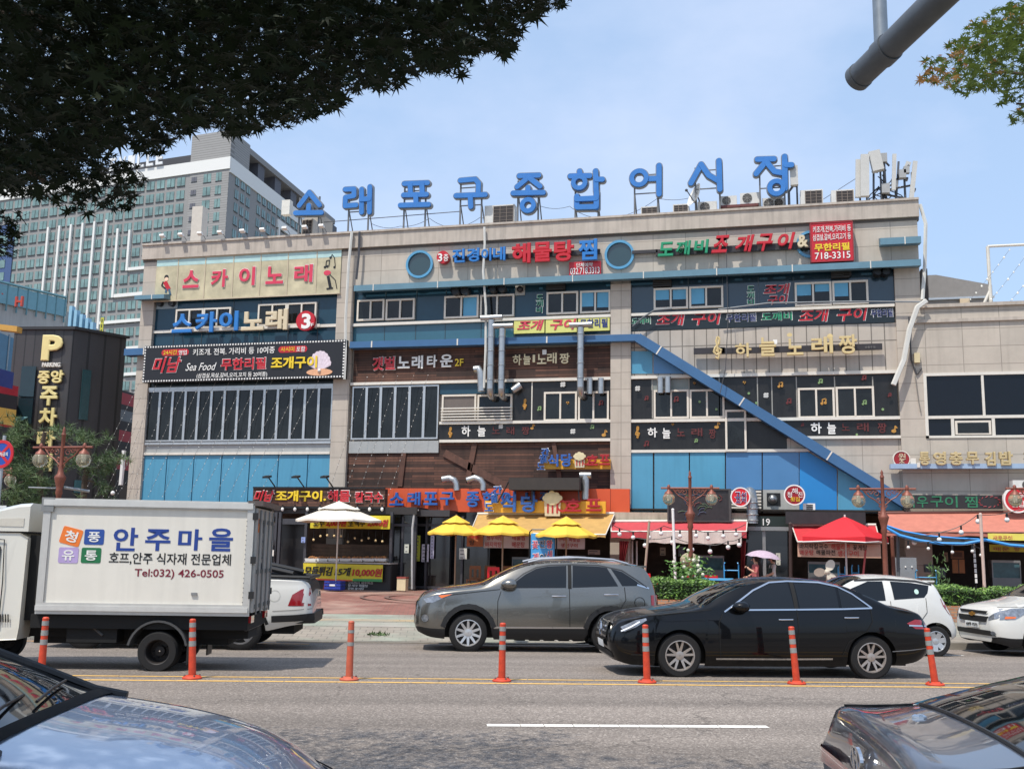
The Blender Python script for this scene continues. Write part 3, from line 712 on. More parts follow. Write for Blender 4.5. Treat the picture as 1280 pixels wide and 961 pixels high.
t = sign('menu_sign',(1014,278.5,1065.5,326),37.35,.35,red,'red box sign with four lines ending in 718-3315 at the upper right',part='box')
w = MB();X0,X1,Z0,Z1 = FR(1014,278.5,1065.5,326,37.35)
for a,b,c_,d in ((X0-.02,X1+.02,Z1,Z1+.035),(X0-.02,X1+.02,Z0-.035,Z0),(X0-.035,X0,Z0,Z1),(X1,X1+.035,Z0,Z1)): w.box(a,b,37.33,37.7,c_,d)
w.build('frame',M((150,40,44),.4),t)
T('키조개,전복,가리비 등',(1016,282,1063.5,290.5),37.34,white,t,.012,.018,.012);T('삼겹살,갈비,오리고기 등',(1016,292,1063.5,300.5),37.34,white,t,.012,.018,.012)
T('무한리필',(1018,304,1062,313.5),37.34,yellow,t,.012,.02,.02);T('718-3315',(1018.5,315,1063,323.5),37.34,white,t,.012,.02,.02)

# stickers and printed strips
t = thing('window_sign','three pale yellow panels with 조개 구이 무한리필 under the middle windows','sign',onY(702,416,37.8))
for px in ((642.5,397.5,680.5,416.5),(682,396.5,721,415.5),(722.5,394.5,762,413.5)):
    w = MB();panel(w,px,37.8,.06);w.build('board',M((212,208,118),.5,var=.08),t)
T('조개',(646,400.5,676,413),37.79,pink,t,.01,.018,.02,shear=.3);T('구이',(686,399,716.5,412),37.79,pink,t,.01,.018,.02,shear=.3);T('무한리필',(725,398.5,759.5,409.5),37.79,navy,t,.01,.015,.01)
t = sign('strip_sign',(788.5,387.5,1118,408.5),37.86,.06,M((24,34,38),.3),'long dark strip of repeated words 도깨비 조개 구이 무한리필 under the right windows')
for s,px,mm in (('도깨비',(790,397.5,813,405),green),('조개',(820,392,853,407),red),('구이',(864,390.5,898,406),red),('무한리필',(908,392.5,945,402),None),('도깨비',(952,390.5,990,400.5),green),('조개',(998,386.5,1033,402.5),red),('구이',(1045,385,1081,401),red),('무한리필',(1089,386.5,1116,396),None)):
    T(s,px,37.85,mm or M((60,66,110),.4),t,.01,.016,.01,.2 if mm is red else 0,white,.035)
t = thing('sticker_sign','window lettering 조개 구이 in red with 도깨비 down the side, on dark glass in the right bay','sign',onY(960,382,37.85))
for ch,px in zip('도깨비',((934,357.5,943,365),(934,366,943,373),(934.5,374,943,381))): T(ch,px,37.88,green,t,.01,.012,0,0,white,.03)
T('조개',(954,355,985,368),37.88,red,t,.01,.018,.02,.2,white,.04);T('구이',(959,369,983,380),37.88,red,t,.01,.018,.02,.2,white,.04)
t = thing('sticker_sign','green letters 도깨비 running down the dark glass beside the middle silver ducts','sign',onY(675,391,37.85))
for ch,px in zip('도깨비',((670.5,368.5,679,375.5),(670.5,376,679,383),(670.5,384,678,391))): T(ch,px,37.88,green,t,.01,.012,0,0,white,.03)

# karaoke bar in gold
t = thing('karaoke_sign','raised gold letters 하늘노래짱 with a treble clef on a dark bar','sign',onY(985,450,37.6))
rail((867,434.5,906,442),t);rail((900,432,1103,439.5),t)
letters('하늘노래짱',((919,429.5,939.5,447),(949,422.5,970,446),(983.5,424,1004,444.5),(1014,421.5,1041,442.5),(1048,419,1071,443)),gold,t,37.46,.14,.014,.02)
def clef(px,py,s,Y,mat,t,r=.02,k=1.):
    P = []
    for a,b in ((0,.95),(.16,.8),(.13,.35),(-.2,.0),(-.33,-.35),(-.1,-.62),(.25,-.5),(.3,-.2),(.02,-.05),(-.1,-.3),(.08,-.42)): P.append((a,b))
    c = onY(px,py,Y);w = MB();w.tube([(c.x+a*s*k,Y,c.z+b*s) for a,b in P],r,6)
    w.tube([(c.x,Y-.004,c.z+.95*s),(c.x-.1*s,Y-.004,c.z+.6*s),(c.x+.12*s,Y-.004,c.z-.7*s),(c.x+.05*s,Y-.004,c.z-.98*s),(c.x-.2*s,Y-.004,c.z-.85*s)],r,6)
    w.build('clef',mat,t,smooth=True)
clef(897,434.5,.42,37.45,gold,t,.045)
w = MB();disc(w,987,418.5,.09,37.48,1,.8);disc(w,1037.5,420.5,.1,37.48);w.build('heart',gold,t)
w = MB();panel(w,(966.5,424.5,971.5,430),37.44,.04);w.build('cube',white,t)
T('유흥주점',(1081,432.5,1094,435.5),37.59,M((120,118,116),.5),t,.01,.01,0)
# second floor wood signs
t = thing('karaoke_sign','red and white letters 갯벌 노래타운 2F on dark wood boards','sign',onY(520,464,37.9))
letters('갯벌',((466,446.5,479.5,463),(481,446,494,462)),red,t,37.86,.03,.016,.02,0,white,.05)
letters('노래타운',((497.5,445.5,512.5,460.5),(515,444.5,529,461),(534,444,546.5,459.5),(550.5,443,566,459)),white,t,37.86,.04,.016,.02)
letters(('2F',),((569,448.5,579.5,457.5),),yellow,t,37.86,.04,.016,.02)
t = thing('karaoke_sign','small cream letters 하늘1노래짱 on wood between the silver ducts','sign',onY(680,458,37.9))
letters('하늘1노래짱',((641,443.5,652,456.5),(654,442.5,663.5,456),(666,443.5,669,453),(671.5,442.5,683,455),(684,441,696,454.5),(699.5,441.5,712,454.5)),M((226,212,172),.5),t,37.87,.03,.014,.012)
w = MB();panel(w,(678,437,683,443),37.86,.03);w.build('cube',white,t)
# black window film with notes
notes = [('♪','o'),('♫','o'),('♯','w'),('♪','r'),('♪','g')]
nc = {'o': M((186,136,60),.5),'w': M((196,194,188),.5),'r': M((100,34,34),.5),'g': M((122,150,98),.5)}
def note(px,py,s,c,t,kind=0,Y=37.86):
    w = MB();o = onY(px,py,Y);s *= .85
    if kind == 3: disc(w,px,py,s*.012,Y);return w.build('note_sticker',nc[c],t)
    if kind == 1:
        for a in (-1,1):
            lines(w,[(px+a*s*.2-s*.05,py+s*.45),(px+a*s*.2+s*.05,py-s*.45)],.028,Y);lines(w,[(px-s*.45,py+a*s*.2+s*.06),(px+s*.45,py+a*s*.2-s*.06)],.028,Y-.005)
    elif kind == 2:
        disc(w,px-s*.25,py+s*.2,s*.006,Y);disc(w,px+s*.25,py+s*.1,s*.006,Y);lines(w,[(px-s*.25+1,py+s*.2),(px-s*.2,py-s*.4),(px+s*.35,py-s*.5),(px+s*.3,py+s*.1)],.02,Y-.004)
    elif kind == 4:
        disc(w,px-s*.15,py-s*.1,s*.007,Y);disc(w,px+s*.15,py-s*.1,s*.007,Y);o1,o2,o3 = onY(px-s*.3,py-s*.05,Y),onY(px+s*.3,py-s*.05,Y),onY(px,py+s*.4,Y);w.prism([o1,o3,o2],(0,.01,0))
    else:
        disc(w,px-s*.15,py+s*.3,s*.008,Y,1.2,.9);lines(w,[(px,py+s*.3),(px+s*.05,py-s*.45),(px+s*.35,py-s*.1)],.022,Y-.004)
    return w.build('note_sticker',nc[c],t)
def strip(px,label,texts,nts,clefpx=None,Y=37.86):
    t = thing('window_lettering',label,'sign',onY((px[0]+px[2])/2,px[3],Y))
    for s,b,mm in texts: T(s,b,Y,mm,t,.012,.014,.012)
    for n in nts: note(*n[:4],t,n[4],Y)
    if clefpx: clef(*clefpx,Y,nc['o'],t,.03)
    return t
dr = M((92,36,34),.5,var=.3)
strip((550,528,763,550),'white letters 하늘 with faded red 노래짱 on the black strip below the middle louvres',(('하',(577,532,588,545.5),white),('늘',(597,532,607,545.5),white),('노',(615,533,625,542),dr),('래',(633,533,643,543),dr),('짱',(652,533,662,543),dr)),
      ((626,533,7,'w',1),(666,533,8,'o',0),(716,539,8,'w',1),(740,534,7,'g',2),(756,541,10,'o',0)),(563,540,.2))
strip((790,526,905,562),'white letters 하늘 with faded red 노래짱 on the black panel left of the narrow stair window',(('하',(809.5,534.5,821.5,546.5),white),('늘',(828,535,838,548),white),('노',(846,535,856,545),dr),('래',(864,535,878,545),dr),('짱',(886,536,895,548),dr)),
      ((897,531,10,'o',0),(841,530.5,5,'o',4),(870,551,6,'g',2),(808,555,9,'r',2)),(797,540,.22))
strip((1000,526,1126,545),'white letters 하늘 with faded red 노래짱 on the black strip right of the blue beam',(('하',(1013.5,528,1027,542),white),('늘',(1034,528,1045,542.5),white),('노',(1052,529,1062,538),dr),('래',(1071,528,1086,539),dr),('짱',(1097,528,1108,541),dr)),
      ((1118.5,536,10,'o',0),(1071,543,4,'g',3),(1003,531,5,'r',2)))
t = thing('note_stickers','orange and green music note stickers on the black film beside the middle louvres','sticker',onY(700,526,37.9))
clef(656,505,.2,37.87,nc['o'],t,.03)
for n in ((703.5,480.5,8,'w',1),(674,511,7,'g',2),(709.5,503.5,6,'o',4),(751,504,8,'r',2)): note(*n[:4],t,n[4],37.8)
t = thing('note_stickers','scattered coloured note stickers on the black film left of the blue beam','sticker',onY(850,522,37.9))
for n in ((797,485.5,8,'w',1),(808,498,7,'r',2),(845,499.5,9,'r',2),(874.5,502,4.5,'g',3),(895.5,511.5,4.5,'g',3),(868,479,5,'o',4)): note(*n[:4],t,n[4],37.79)
t = thing('note_stickers','scattered coloured note stickers on the black film right of the blue beam','sticker',onY(1030,522,37.9))
for n in ((930.5,478,6,'o',4),(936,491.5,4.5,'g',3),(945.5,503.5,4.5,'g',3),(957.5,494,8,'w',1),(975.5,481.5,9,'o',2),(1025.5,477,8,'g',2),(1080,472.5,8,'r',2),(986,502,9,'r',2),(1029.5,502.5,10,'o',2),(1080.5,503.5,8,'g',2),(1112,494,6,'r',2),(1103.5,511.5,4.5,'g',3)): note(*n[:4],t,n[4],37.79)
# wing: kimbap sign
t = thing('kimbap_sign','dark gold outlined letters 통영충무김밥 with a red 원조 disc on a pale blue shelf','sign',onY(1200,586,37.5))
X0,X1,Z0,Z1 = FR(1113,579.5,1300,585.5,37.4);w = MB();w.box(X0,XE,37.35,37.76,Z0,Z1);w.build('shelf',M((150,172,196),.4,var=.1),t)
tan = M((190,172,128),.45);drk = M((64,56,40),.5)
bx = ((1148.5,565,1161.5,582),(1166,565,1182,582),(1186,565,1202.5,582),(1207,565,1222.5,581),(1230,565,1243.5,582.5),(1248,564.5,1265,582),(1279,565,1293,582))
for ch,px in zip('통영충무김밥집',bx):
    T(ch,px,37.45,tan,t,.2,.018,.055);T(ch,px,37.435,drk,t,.02,.002,.0)
c = onY(1127,573.5,37.4);w = MB();w.cyl((c.x,37.42,c.z),(c.x,37.6,c.z),.27,n=28);w.build('disc',M((150,34,40),.4),t,smooth=True);w = MB();w.ring((c.x,c.z),.25,.285,37.4,37.6,28);w.build('disc_rim',sill_m,t)
T('원',(1123,566.5,1132,574),37.41,cream,t,.015,.015,.0);T('조',(1123.5,574.5,1131,581),37.41,cream,t,.015,.015,.0)
w = MB();panel(w,(1138,572.5,1145,582),37.4,.2);w.build('power_box',sill_m,t)
w = MB();panel(w,(1146.5,578,1150,584),37.3,.1);w.build('power_box',sill_m,t)
# ------------------------------------------------------------------ rooftop letters, machines, ducts
rl_blue = M((50,116,186),.4,var=.12,scale=2.5);rl_rim = M((126,130,134),.5,var=.1)
post_m = M((110,110,110),.5,.3,var=.2)
Q3 = lambda x,y: (340+x*.2656,180+y*.2656)
Q4 = lambda x,y: (640+x*.2656,170+y*.2656)
Q5 = lambda x,y: (840+x*.2656,160+y*.2656)
LET = [
 ('소',Q3,[[(175,228),(128,290)],[(175,228),(224,288)],[(174,290),(172,322)],[(112,326),(234,324)]],[],(130,222)),
 ('래',Q3,[[(344,214),(386,212),(386,244),(346,252),(344,292),(396,288)],[(422,214),(422,322)],[(461,202),(459,322)],[(422,262),(458,260)]],[],(362,455)),
 ('포',Q3,[[(622,187),(732,183)],[(650,190),(652,236)],[(706,190),(708,234)],[(620,242),(728,239)],[(678,244),(680,286)],[(606,291),(738,287)]],[],(622,722)),
 ('구',Q3,[[(886,172),(956,166),(972,184),(970,232)],[(866,244),(1004,239)],[(934,246),(936,296)]],[],(886,986)),
 ('종',Q4,[[(34,188),(126,185)],[(82,192),(24,240)],[(84,200),(132,238)],[(76,244),(76,262)],[(6,271),(148,268)]],[(76,328,32)],(28,124)),
 ('합',Q4,[[(318,166),(320,180)],[(274,190),(366,188)],[(394,166),(396,262)],[(398,206),(426,206)],[(306,286),(306,336)],[(398,264),(398,338)],[(306,300),(396,296)],[(308,338),(396,336)]],[(318,222,32)],(298,406)),
 ('어',Q4,[[(640,202),(686,200)],[(692,140),(692,274)]],[(598,198,38)],(577,686)),
 ('시',Q4,[[(890,134),(842,222)],[(890,134),(926,186),(968,210)],[(974,118),(978,252)]],[],(864,978)),
 ('장',Q5,[[(402,148),(480,146)],[(446,154),(396,216)],[(448,166),(482,206),(526,214)],[(530,136),(532,286)],[(536,176),(562,176)]],[(492,282,34)],(414,530)),
]
YR = 38.6;WD = .102
def stroke(mb,P,y0,y1,wd):
    for i in range(len(P)-1):
        a,b = P[i],P[i+1];d = (b-a).normalized();n = Vector((-d.z,0,d.x));o = y0-.003*i;V = []
        for k in range(9): t = -math.pi/2+math.pi*k/8;V.append(b+(d*math.cos(t)+n*math.sin(t))*wd)
        for k in range(9): t = math.pi/2+math.pi*k/8;V.append(a+(d*math.cos(t)+n*math.sin(t))*wd)
        mb.prism([(v.x,o,v.z) for v in V],(0,y1-o,0))
nth = {'소': 'first','래': 'second','포': 'third','구': 'fourth','종': 'fifth','합': 'sixth','어': 'seventh','시': 'eighth','장': 'last'}
for ch,Q,strokes,rings,legs in LET:
    pts = [onY(*Q(x,y),YR) for s in strokes for x,y in s]
    cxm = sum(p.x for p in pts)/len(pts);zlow = min(p.z for p in pts)
    t = thing('rooftop_letter','blue rooftop letter %s on steel posts, %s of the row' % (ch,nth[ch]),'letter sign',(cxm,YR+.2,ZR-.3),0,'blue letters along the roof edge')
    f,rm = MB(),MB();j = 0
    for s in strokes:
        P = [onY(*Q(x,y),YR) for x,y in s]
        stroke(f,P,YR-.012-.014*j,YR+.1,WD);stroke(rm,P,YR+.03-.002*j,YR+.2,WD+.035);j += 1
    for x,y,r in rings:
        c = onY(*Q(x,y),YR);rr = r*.2656*38.6/1300
        f.ring((c.x,c.z),rr-WD*1.05,rr+WD*.7,YR-.012-.014*j,YR+.1,28);rm.ring((c.x,c.z),rr-WD*1.05-.03,rr+WD*.7+.035,YR+.03-.002*j,YR+.2,28);j += 1
    f.build('letter_face',rl_blue,t);rm.build('letter_rim',rl_rim,t)
    zt = max(p.z for p in pts)
    for x in legs:
        p = onY(*Q(x,300),YR+.16)
        g = MB();g.box(p.x-.03,p.x+.03,YR+.14,YR+.2,ZR-.3,zt-.15);g.build('post',post_m,t);g = MB();g.tube([(p.x,YR+.2,zlow+.2),(p.x+.05,YR+1.1,ZR-.3)],.025,6);g.build('brace',post_m,t)
    a,b = onY(*Q(legs[0],300),YR+.16).x,onY(*Q(legs[1],300),YR+.16).x
    g = MB();g.box(a,b,YR+.15,YR+.19,zt-.3,zt-.26);g.box(a,b,YR+.15,YR+.19,zlow+.1,zlow+.14);g.build('crossbar',post_m,t)
# sagging cables between the letters
def wire(name,pts,r,mat,label,cat='cable',group=None,sag=0.,n=10):
    P = []
    for a,b in zip(pts[:-1],pts[1:]):
        a,b = Vector(a),Vector(b)
        for k in range(n): s = k/n;q = a.lerp(b,s);q.z -= sag*4*s*(1-s);P.append(q)
    P.append(Vector(pts[-1]));w = MB();w.tube(P,r,5);return solo(w,name,mat,label,cat,group,smooth=True)
steel = M((96,96,98),.4,.6);cab = M((70,70,72),.6)
wire('roof_cable',[onY(405,278,39),onY(575,264.5,39)],.018,cab,'taut grey cable from the first to the fourth roof letter')
wire('roof_cable',[onY(465,280,39.2),onY(500,283,39.2),onY(537,273,39.2),onY(567,283,39.2),onY(600,272,39.2),onY(640,268,39.2)],.01,cab,'thin sagging cable behind the third and fourth roof letters',sag=.12)
wire('roof_cable',[onY(676,258,39.2),onY(712,258,39.2),onY(745,272,39.2),onY(775,271,39.2),onY(822,248,39.2),onY(868,246,39.2)],.01,cab,'thin sagging cable behind the sixth and seventh roof letters',sag=.1)
wire('roof_cable',[onY(1028,250,40),onY(1075,220,40)],.012,cab,'thin cable rising to the antenna cluster')

acw,acg = M((206,204,198),.45,var=.12,scale=3),M((52,44,40),.5,var=.2)
def ac_grille(px,Y,label,dep=.7,side=None,mat=None,rows=9,cols=3):
    X0,X1,Z0,Z1 = FR(*px,Y);Z0 = min(Z0,ZR-.05)
    t = thing('air_conditioner',label,'air conditioner',((X0+X1)/2,Y+dep/2,Z0),0,'air conditioners on the roof')
    g = MB();g.box(X0,X1,Y,Y+dep,Z0,Z1)
    if side: a = X_(side,px[3],Y+dep);g.box(min(a,X0+.01),X0+.012,Y+.01,Y+dep,Z0,Z1)
    g.build('casing',mat or acw,t)
    g = MB();g.box(X0+.05,X1-.05,Y-.006,Y+.004,Z0+.05,Z1-.05);g.build('coil',acg,t)
    g = MB()
    for k in range(rows): z = Z0+.06+(Z1-Z0-.12)*k/(rows-1);g.box(X0+.04,X1-.04,Y-.018,Y-.008,z-.008,z+.008)
    for k in range(cols+1): x = X0+.05+(X1-X0-.1)*k/cols;g.box(x-.012,x+.012,Y-.024,Y-.019,Z0+.04,Z1-.04)
    g.build('grille',M((120,108,98),.5),t)
def ac_fan(px,Y,label,fx,dep=.32):
    X0,X1,Z0,Z1 = FR(*px,Y)
    t = thing('air_conditioner',label,'air conditioner',((X0+X1)/2,Y+dep/2,Z0),0,'air conditioners on the roof')
    g = MB();g.box(X0,X1,Y,Y+dep,Z0,Z1);g.build('casing',acw,t)
    c = onY(fx,(px[1]+px[3])/2,Y);r = (Z1-Z0)*.42
    g = MB();g.cyl((c.x,Y-.01,c.z),(c.x,Y+.005,c.z),r,n=24);g.build('fan_opening',M((58,54,52),.6),t)
    g = MB()
    for k in range(5): g.ring((c.x,c.z),r*(k+1)/5.2-.008,r*(k+1)/5.2,Y-.025,Y-.012,24)
    for k in range(8): a = k*math.pi/4;g.obox((c.x+r*.5*math.cos(a),Y-.03,c.z+r*.5*math.sin(a)),(r*.48*math.cos(a),0,r*.48*math.sin(a)),(0,.004,0),(-.006*math.sin(a),0,.006*math.cos(a)))
    g.build('fan_grille',M((150,146,140),.5),t)
    g = MB();g.box(X0,X0+.1,Y+.02,Y+dep-.02,Z0-.06,Z0);g.box(X1-.1,X1,Y+.02,Y+dep-.02,Z0-.06,Z0);g.build('foot',steel,t)
ac_grille((615.5,256,643,283),38.9,'tall brown-grilled air conditioner between the letters 구 and 종',side=611)
ac_grille((801,258,823,272),38.9,'low dark-grilled air conditioner below the letter 어')
ac_grille((841,255,861,270),38.9,'dark-grilled air conditioner just left of the satellite dish')
ac_grille((1005,237,1029,262),38.9,'brown-grilled air conditioner right of the letter 장',side=1000)
ac_grille((1044,237,1068,258),38.9,'brown-grilled air conditioner beside the antenna cluster',side=1038)
ac_grille((377,274,391,298),39.2,'small grey slatted unit under the letter 소',mat=M((180,172,160),.6))
ac_fan((872,252,896,266),38.9,'white fan unit below the satellite dish',881)
ac_fan((901,245,921,257),39.0,'white fan unit on a rail left of the letter 장, lower one',908)
ac_fan((925,241,950,254.5),39.0,'white fan unit on a rail left of the letter 장, higher one',934)
ac_fan((953,247.5,968,262),38.9,'fan unit with dark opening behind the bottom of letter 장',961)
ac_fan((968,247.5,980,260),39.3,'fan unit with rusty side just behind the letter 장',973)
w = MB();panel(w,(900,255.5,948,258.5),38.9,.5)
for x in (902,925,946): panel(w,(x,258,x+1.5,268),38.95,.08);panel(w,(x,258,x+1.5,268),39.3,.08)
solo(w,'unit_stand',M((100,50,46),.6),'rusty red steel stand under two white fan units','stand')
# satellite dish
t = thing('satellite_dish','white satellite dish tilted up beside the fan units','satellite dish',onY(871,268,38.9))
c = onY(872,246,38.8);d = Vector((-.75,-.5,.35)).normalized();a = d.cross(ZU).normalized();b = a.cross(d);w = MB();vs = [];fs = []
for i in range(6):
    r = .5*i/5
    for j in range(20): q = c+(a*math.cos(j*math.pi/10)*.75+b*math.sin(j*math.pi/10))*max(r,.01)+d*(.35*r*r/.25*.5);vs.append(q)
fs = [(i*20+j,i*20+(j+1) % 20,(i+1)*20+(j+1) % 20,(i+1)*20+j) for i in range(5) for j in range(20)]
w.add(vs,fs);w.build('dish',white,t,smooth=True)
w = MB();w.tube([c-b*.3,c+d*.5],.02,6);w.ball(c+d*.52,.06,8,5);w.build('receiver',cab,t)
w = MB();w.tube([c,(c.x+.05,38.95,c.z-.1),(c.x+.05,38.95,ZR-.2)],.03,6);w.build('mast',steel,t)
# floodlights on the parapet of the left bay
for i,px in enumerate((203,226,250,275,303,328,356,381,402)):
    p = onY(px,304-(px-203)*.06,37.4);t = thing('floodlight','small white floodlight leaning over the parapet above the cream panels','floodlight',(p.x,37.7,ZR+.08),0,'floodlights along the left parapet')
    w = MB();w.tube([(p.x+.1,37.8,ZR+.06),(p.x+.05,37.6,ZR+.25),(p.x,37.4,ZR+.3)],.012,5);w.build('arm',steel,t)
    w = MB();w.obox((p.x,37.36,ZR+.3),(.10,0,.0),(0,.08,-.03),(0,.015,.04));w.build('head',white,t)
# phone antennas
def antenna(px0,py0,px1,py1,wd,Y,label,base=(None),tilt=0.):
    A,B = onY(px0,py0,Y),onY(px1,py1,Y);t = thing('mobile_antenna',label,'antenna',(A.x,Y,ZR),0,'mobile antennas on the roof')
    d = (B-A);L = d.length;d.normalize();n = d.cross(Vector((0,1,0))).normalized()
    w = MB();w.obox((A+B)/2,d*L/2,n*wd,Vector((0,wd*.7,0)));w.build('panel',M((190,188,182),.5,var=.08),t)
    w = MB();w.cyl((A.x+.1,Y+.3,ZR-.3),(A.x+.1,Y+.3,max(A.z,B.z)-.3),.035,n=8);w.obox(((A+B)/2+Vector((.05,.2,.2))),(.04,0,0),(0,.15,0),(0,0,.03));w.obox(((A+B)/2+Vector((.05,.2,-.3))),(.04,0,0),(0,.15,0),(0,0,.03));w.build('mast',steel,t)
antenna(1072.5,247,1073,200,.1,38.9,'tall narrow grey antenna at the left of the rooftop cluster')
antenna(1081,246,1081,194,.15,38.7,'wide grey antenna, second of the rooftop cluster')
antenna(1098,214,1092,190,.2,38.8,'broad tilted antenna panel at the top of the cluster')
antenna(1117,238,1118,193,.07,38.9,'slim white antenna in the middle of the cluster')
antenna(1139,250,1144,202,.08,38.9,'slim leaning antenna at the right end of the cluster')
antenna(1128,222,1136,203,.09,39.2,'short ribbed antenna behind the leaning one')
antenna(993,232,992,208,.14,38.8,'white ribbed antenna on a bent arm beside the letter 장')
t = thing('antenna_mast','tangle of steel masts and black cables in the antenna cluster','mast',onY(1108,252,39.2))
w = MB()
for x0,y0,x1,y1 in ((1092,252,1092,205),(1104,252,1105,199),(1108,252,1104,197),(1120,252,1124,200),(1132,252,1130,210),(1114,225,1132,223),(1090,215,1108,211),(1106,238,1140,232),(1100,242,1130,246),(1104,200,1112,206),(1126,216,1136,208)):
    A,B = onY(x0,y0,39.2),onY(x1,y1,39.2);w.cyl((A.x,39.2,A.z),(B.x,39.2+rnd.uniform(-.2,.2),B.z),.04,n=7)
w.build('mast',steel,t)
w = MB()
for k in range(9):
    A = onY(rnd.uniform(1088,1125),rnd.uniform(215,235),39.1);B = onY(rnd.uniform(1090,1130),251,39.1);P = []
    for i in range(9): s = i/8;q = A.lerp(B,s);q.x += math.sin(s*6+k)*.18;P.append(q)
    w.tube(P,.02,5)
w.build('cable',blk,t)
for x,y,s in ((1104,198,.13),(1118,231,.1),(1128,218,.12),(1107,236,.14),(1133,213,.1)): 
    w = MB();c = onY(x,y,39.0);w.box(c.x-s,c.x+s,38.9,39.1,c.z-s*1.3,c.z+s*1.3);w.build('radio_box',M((160,160,158),.5),t)
w = MB();p = onY(986,240,39);w.tube([(p.x,39,ZR),(p.x,39,p.z),(onY(992,232,39).x,39,onY(992,232,39).z)],.05,7);solo(w,'antenna_bracket',steel,'bent steel arm carrying the white antenna by the letter 장','arm')
# chimney box and lamp post behind the left roof
w = MB();panel(w,(239,258,252,304),41,.5);solo(w,'antenna_box',M((196,188,176),.6),'tall beige box antenna standing above the left parapet','antenna')
w = MB();panel(w,(352,250,362,268),40,.3);solo(w,'antenna_box',M((214,210,200),.6),'small white box antenna left of the letter 소','antenna')
w = MB();panel(w,(380,266,399,300),40.2,1.4);solo(w,'roof_shed',M((172,164,152),.7,streak=.2),'beige stair box on the roof behind the letter 소','shed')
# ------------------------------------------------------------------ silver ducts
duct = M((176,178,178),.32,.75,var=.14,scale=3,bump=.25,bscale=14)
def duct_tower(px,ytop,ybot,r,label,Y=37.3,elbow=True):
    a,b = onY(px,ytop,Y),onY(px+1,ybot,Y);x = a.x
    t = thing('exhaust_duct',label,'duct',(x,Y,b.z),0,'silver ducts on the market front')
    w = MB();w.cyl((x,Y,b.z),(x,Y,a.z-.1),r,n=16,cap=False)
    k = b.z+.35
    while k < a.z-.2: w.lathe([(r,-.02),(r+.02,-.01),(r+.02,.01),(r,.02)],(x,Y,k),16);k += .55
    w.build('pipe',duct,t,smooth=True)
    w = MB();w.cyl((x-.42,Y,a.z),(x+.42,Y,a.z),r*.85,n=14);w.build('tee_head',duct,t,smooth=True)
    if elbow:
        w = MB();w.tube([(x,Y,b.z+.02),(x,Y+.03,b.z-.14),(x,Y+.16,b.z-.25),(x,37.95,b.z-.27)],r,14);w.build('elbow',duct,t,smooth=True)
duct_tower(614.5,397,486,.13,'tallest silver duct of the pair rising past the blue beam');duct_tower(628,407.5,486,.125,'shorter silver duct of the pair rising past the blue beam')
duct_tower(726,406,484,.125,'lone silver duct crossing the wood boards right of 하늘1노래짱')
def hook(pts,r,label,Y=37.4,hood=True):
    P = [onY(x,y,Y) for x,y in pts];t = thing('exhaust_duct',label,'duct',P[-1],0,'silver ducts on the market front')
    w = MB();w.tube(P,r,14);w.build('pipe',duct,t,smooth=True)
    d = (P[0]-P[1]).normalized();w = MB();w.cyl(P[0]+d*.01,P[0]+d*.02,r*.88,n=14);w.build('mouth',black_m,t)
hook([(593,462),(598,461),(601,466),(601.5,474),(602,484),(602,489)],.15,'short bent silver duct at the louvres left of the tall pair')
hook([(553,599),(562,597.5),(568,600),(570.5,605),(571,613)],.12,'left hooked silver duct above the orange sign',37.2)
hook([(584,600),(594,597),(601,600),(604,605),(604,613)],.12,'right hooked silver duct above the orange sign',37.2)
t = thing('exhaust_duct','silver duct with a flat tee head above the orange sign on the right','duct',onY(732,622,36.9),0,'silver ducts on the market front')
a,b = onY(732,594,36.9),onY(732,624,36.9);w = MB();w.cyl((a.x,36.9,b.z),(a.x,36.9,a.z),.13,n=16);w.build('pipe',duct,t,smooth=True);w = MB();w.cyl((a.x-.2,36.9,a.z),(a.x+.2,36.9,a.z),.12,n=14);w.build('tee_head',duct,t,smooth=True)
a,b = onY(940,622,37),onY(940,654,37)
t = thing('exhaust_duct','fat silver duct bending into the wall above the green number 19 board','duct',b,0,'silver ducts on the market front')
w = MB();w.tube([(a.x-.1,37.9,a.z+.25),(a.x-.05,37.3,a.z+.18),(a.x,37,a.z-.05),(a.x,37,b.z)],.19,16)
for k in range(4): w.lathe([(.19,-.03),(.22,0),(.19,.03)],(a.x,37,b.z+.1+k*.2),16)
w.build('pipe',duct,t,smooth=True)
def wall_vent(px,py,r,label,n=2,dx=11.5,col=(150,150,150),up=False):
    t = thing('vent_hood',label,'vent',onY(px,py,37.6))
    for k in range(n):
        c = onY(px+k*dx,py-k*.6,37.5);w = MB()
        if up: w.cyl((c.x,37.62,c.z-.3),(c.x,37.62,c.z+.28),r,n=14)
        else: w.cyl((c.x,37.45,c.z),(c.x,37.95,c.z),r,n=18,cap=False)
        w.build('hood',duct if up else M(col,.4,.6),t,smooth=True)
        if not up: w = MB();w.cyl((c.x,37.55,c.z),(c.x,37.57,c.z),r*.95,n=18);w.build('mouth',black_m,t)
wall_vent(568.5,363,.17,'pair of dark round vents under the eave above the left middle window',2,11.5,(90,92,94));wall_vent(615,360,.15,'pair of dark round vents under the eave beside the white cable',2,11.5,(90,92,94))
wall_vent(1097.5,338,.17,'pair of black round vents under the eave at the far right',2,10,(40,40,42))
wall_vent(825,480.5,.115,'pair of upright silver hoods over the windows left of the blue beam',2,9.5,up=True);wall_vent(736.5,482,.115,'pair of upright silver hoods right of the lone silver duct',2,14,up=True)
t = thing('vent_hood','single domed vent on a pale plate above the green window letters','vent',onY(650,366,37.8));w = MB();panel(w,(644,357,656,369),37.88,.05);w.build('plate',M((170,168,160),.5),t)
w = MB();c = onY(650,361.5,37.8);w.ball(c,.13,12,8);w.build('hood',M((60,60,62),.35,.6),t,smooth=True)
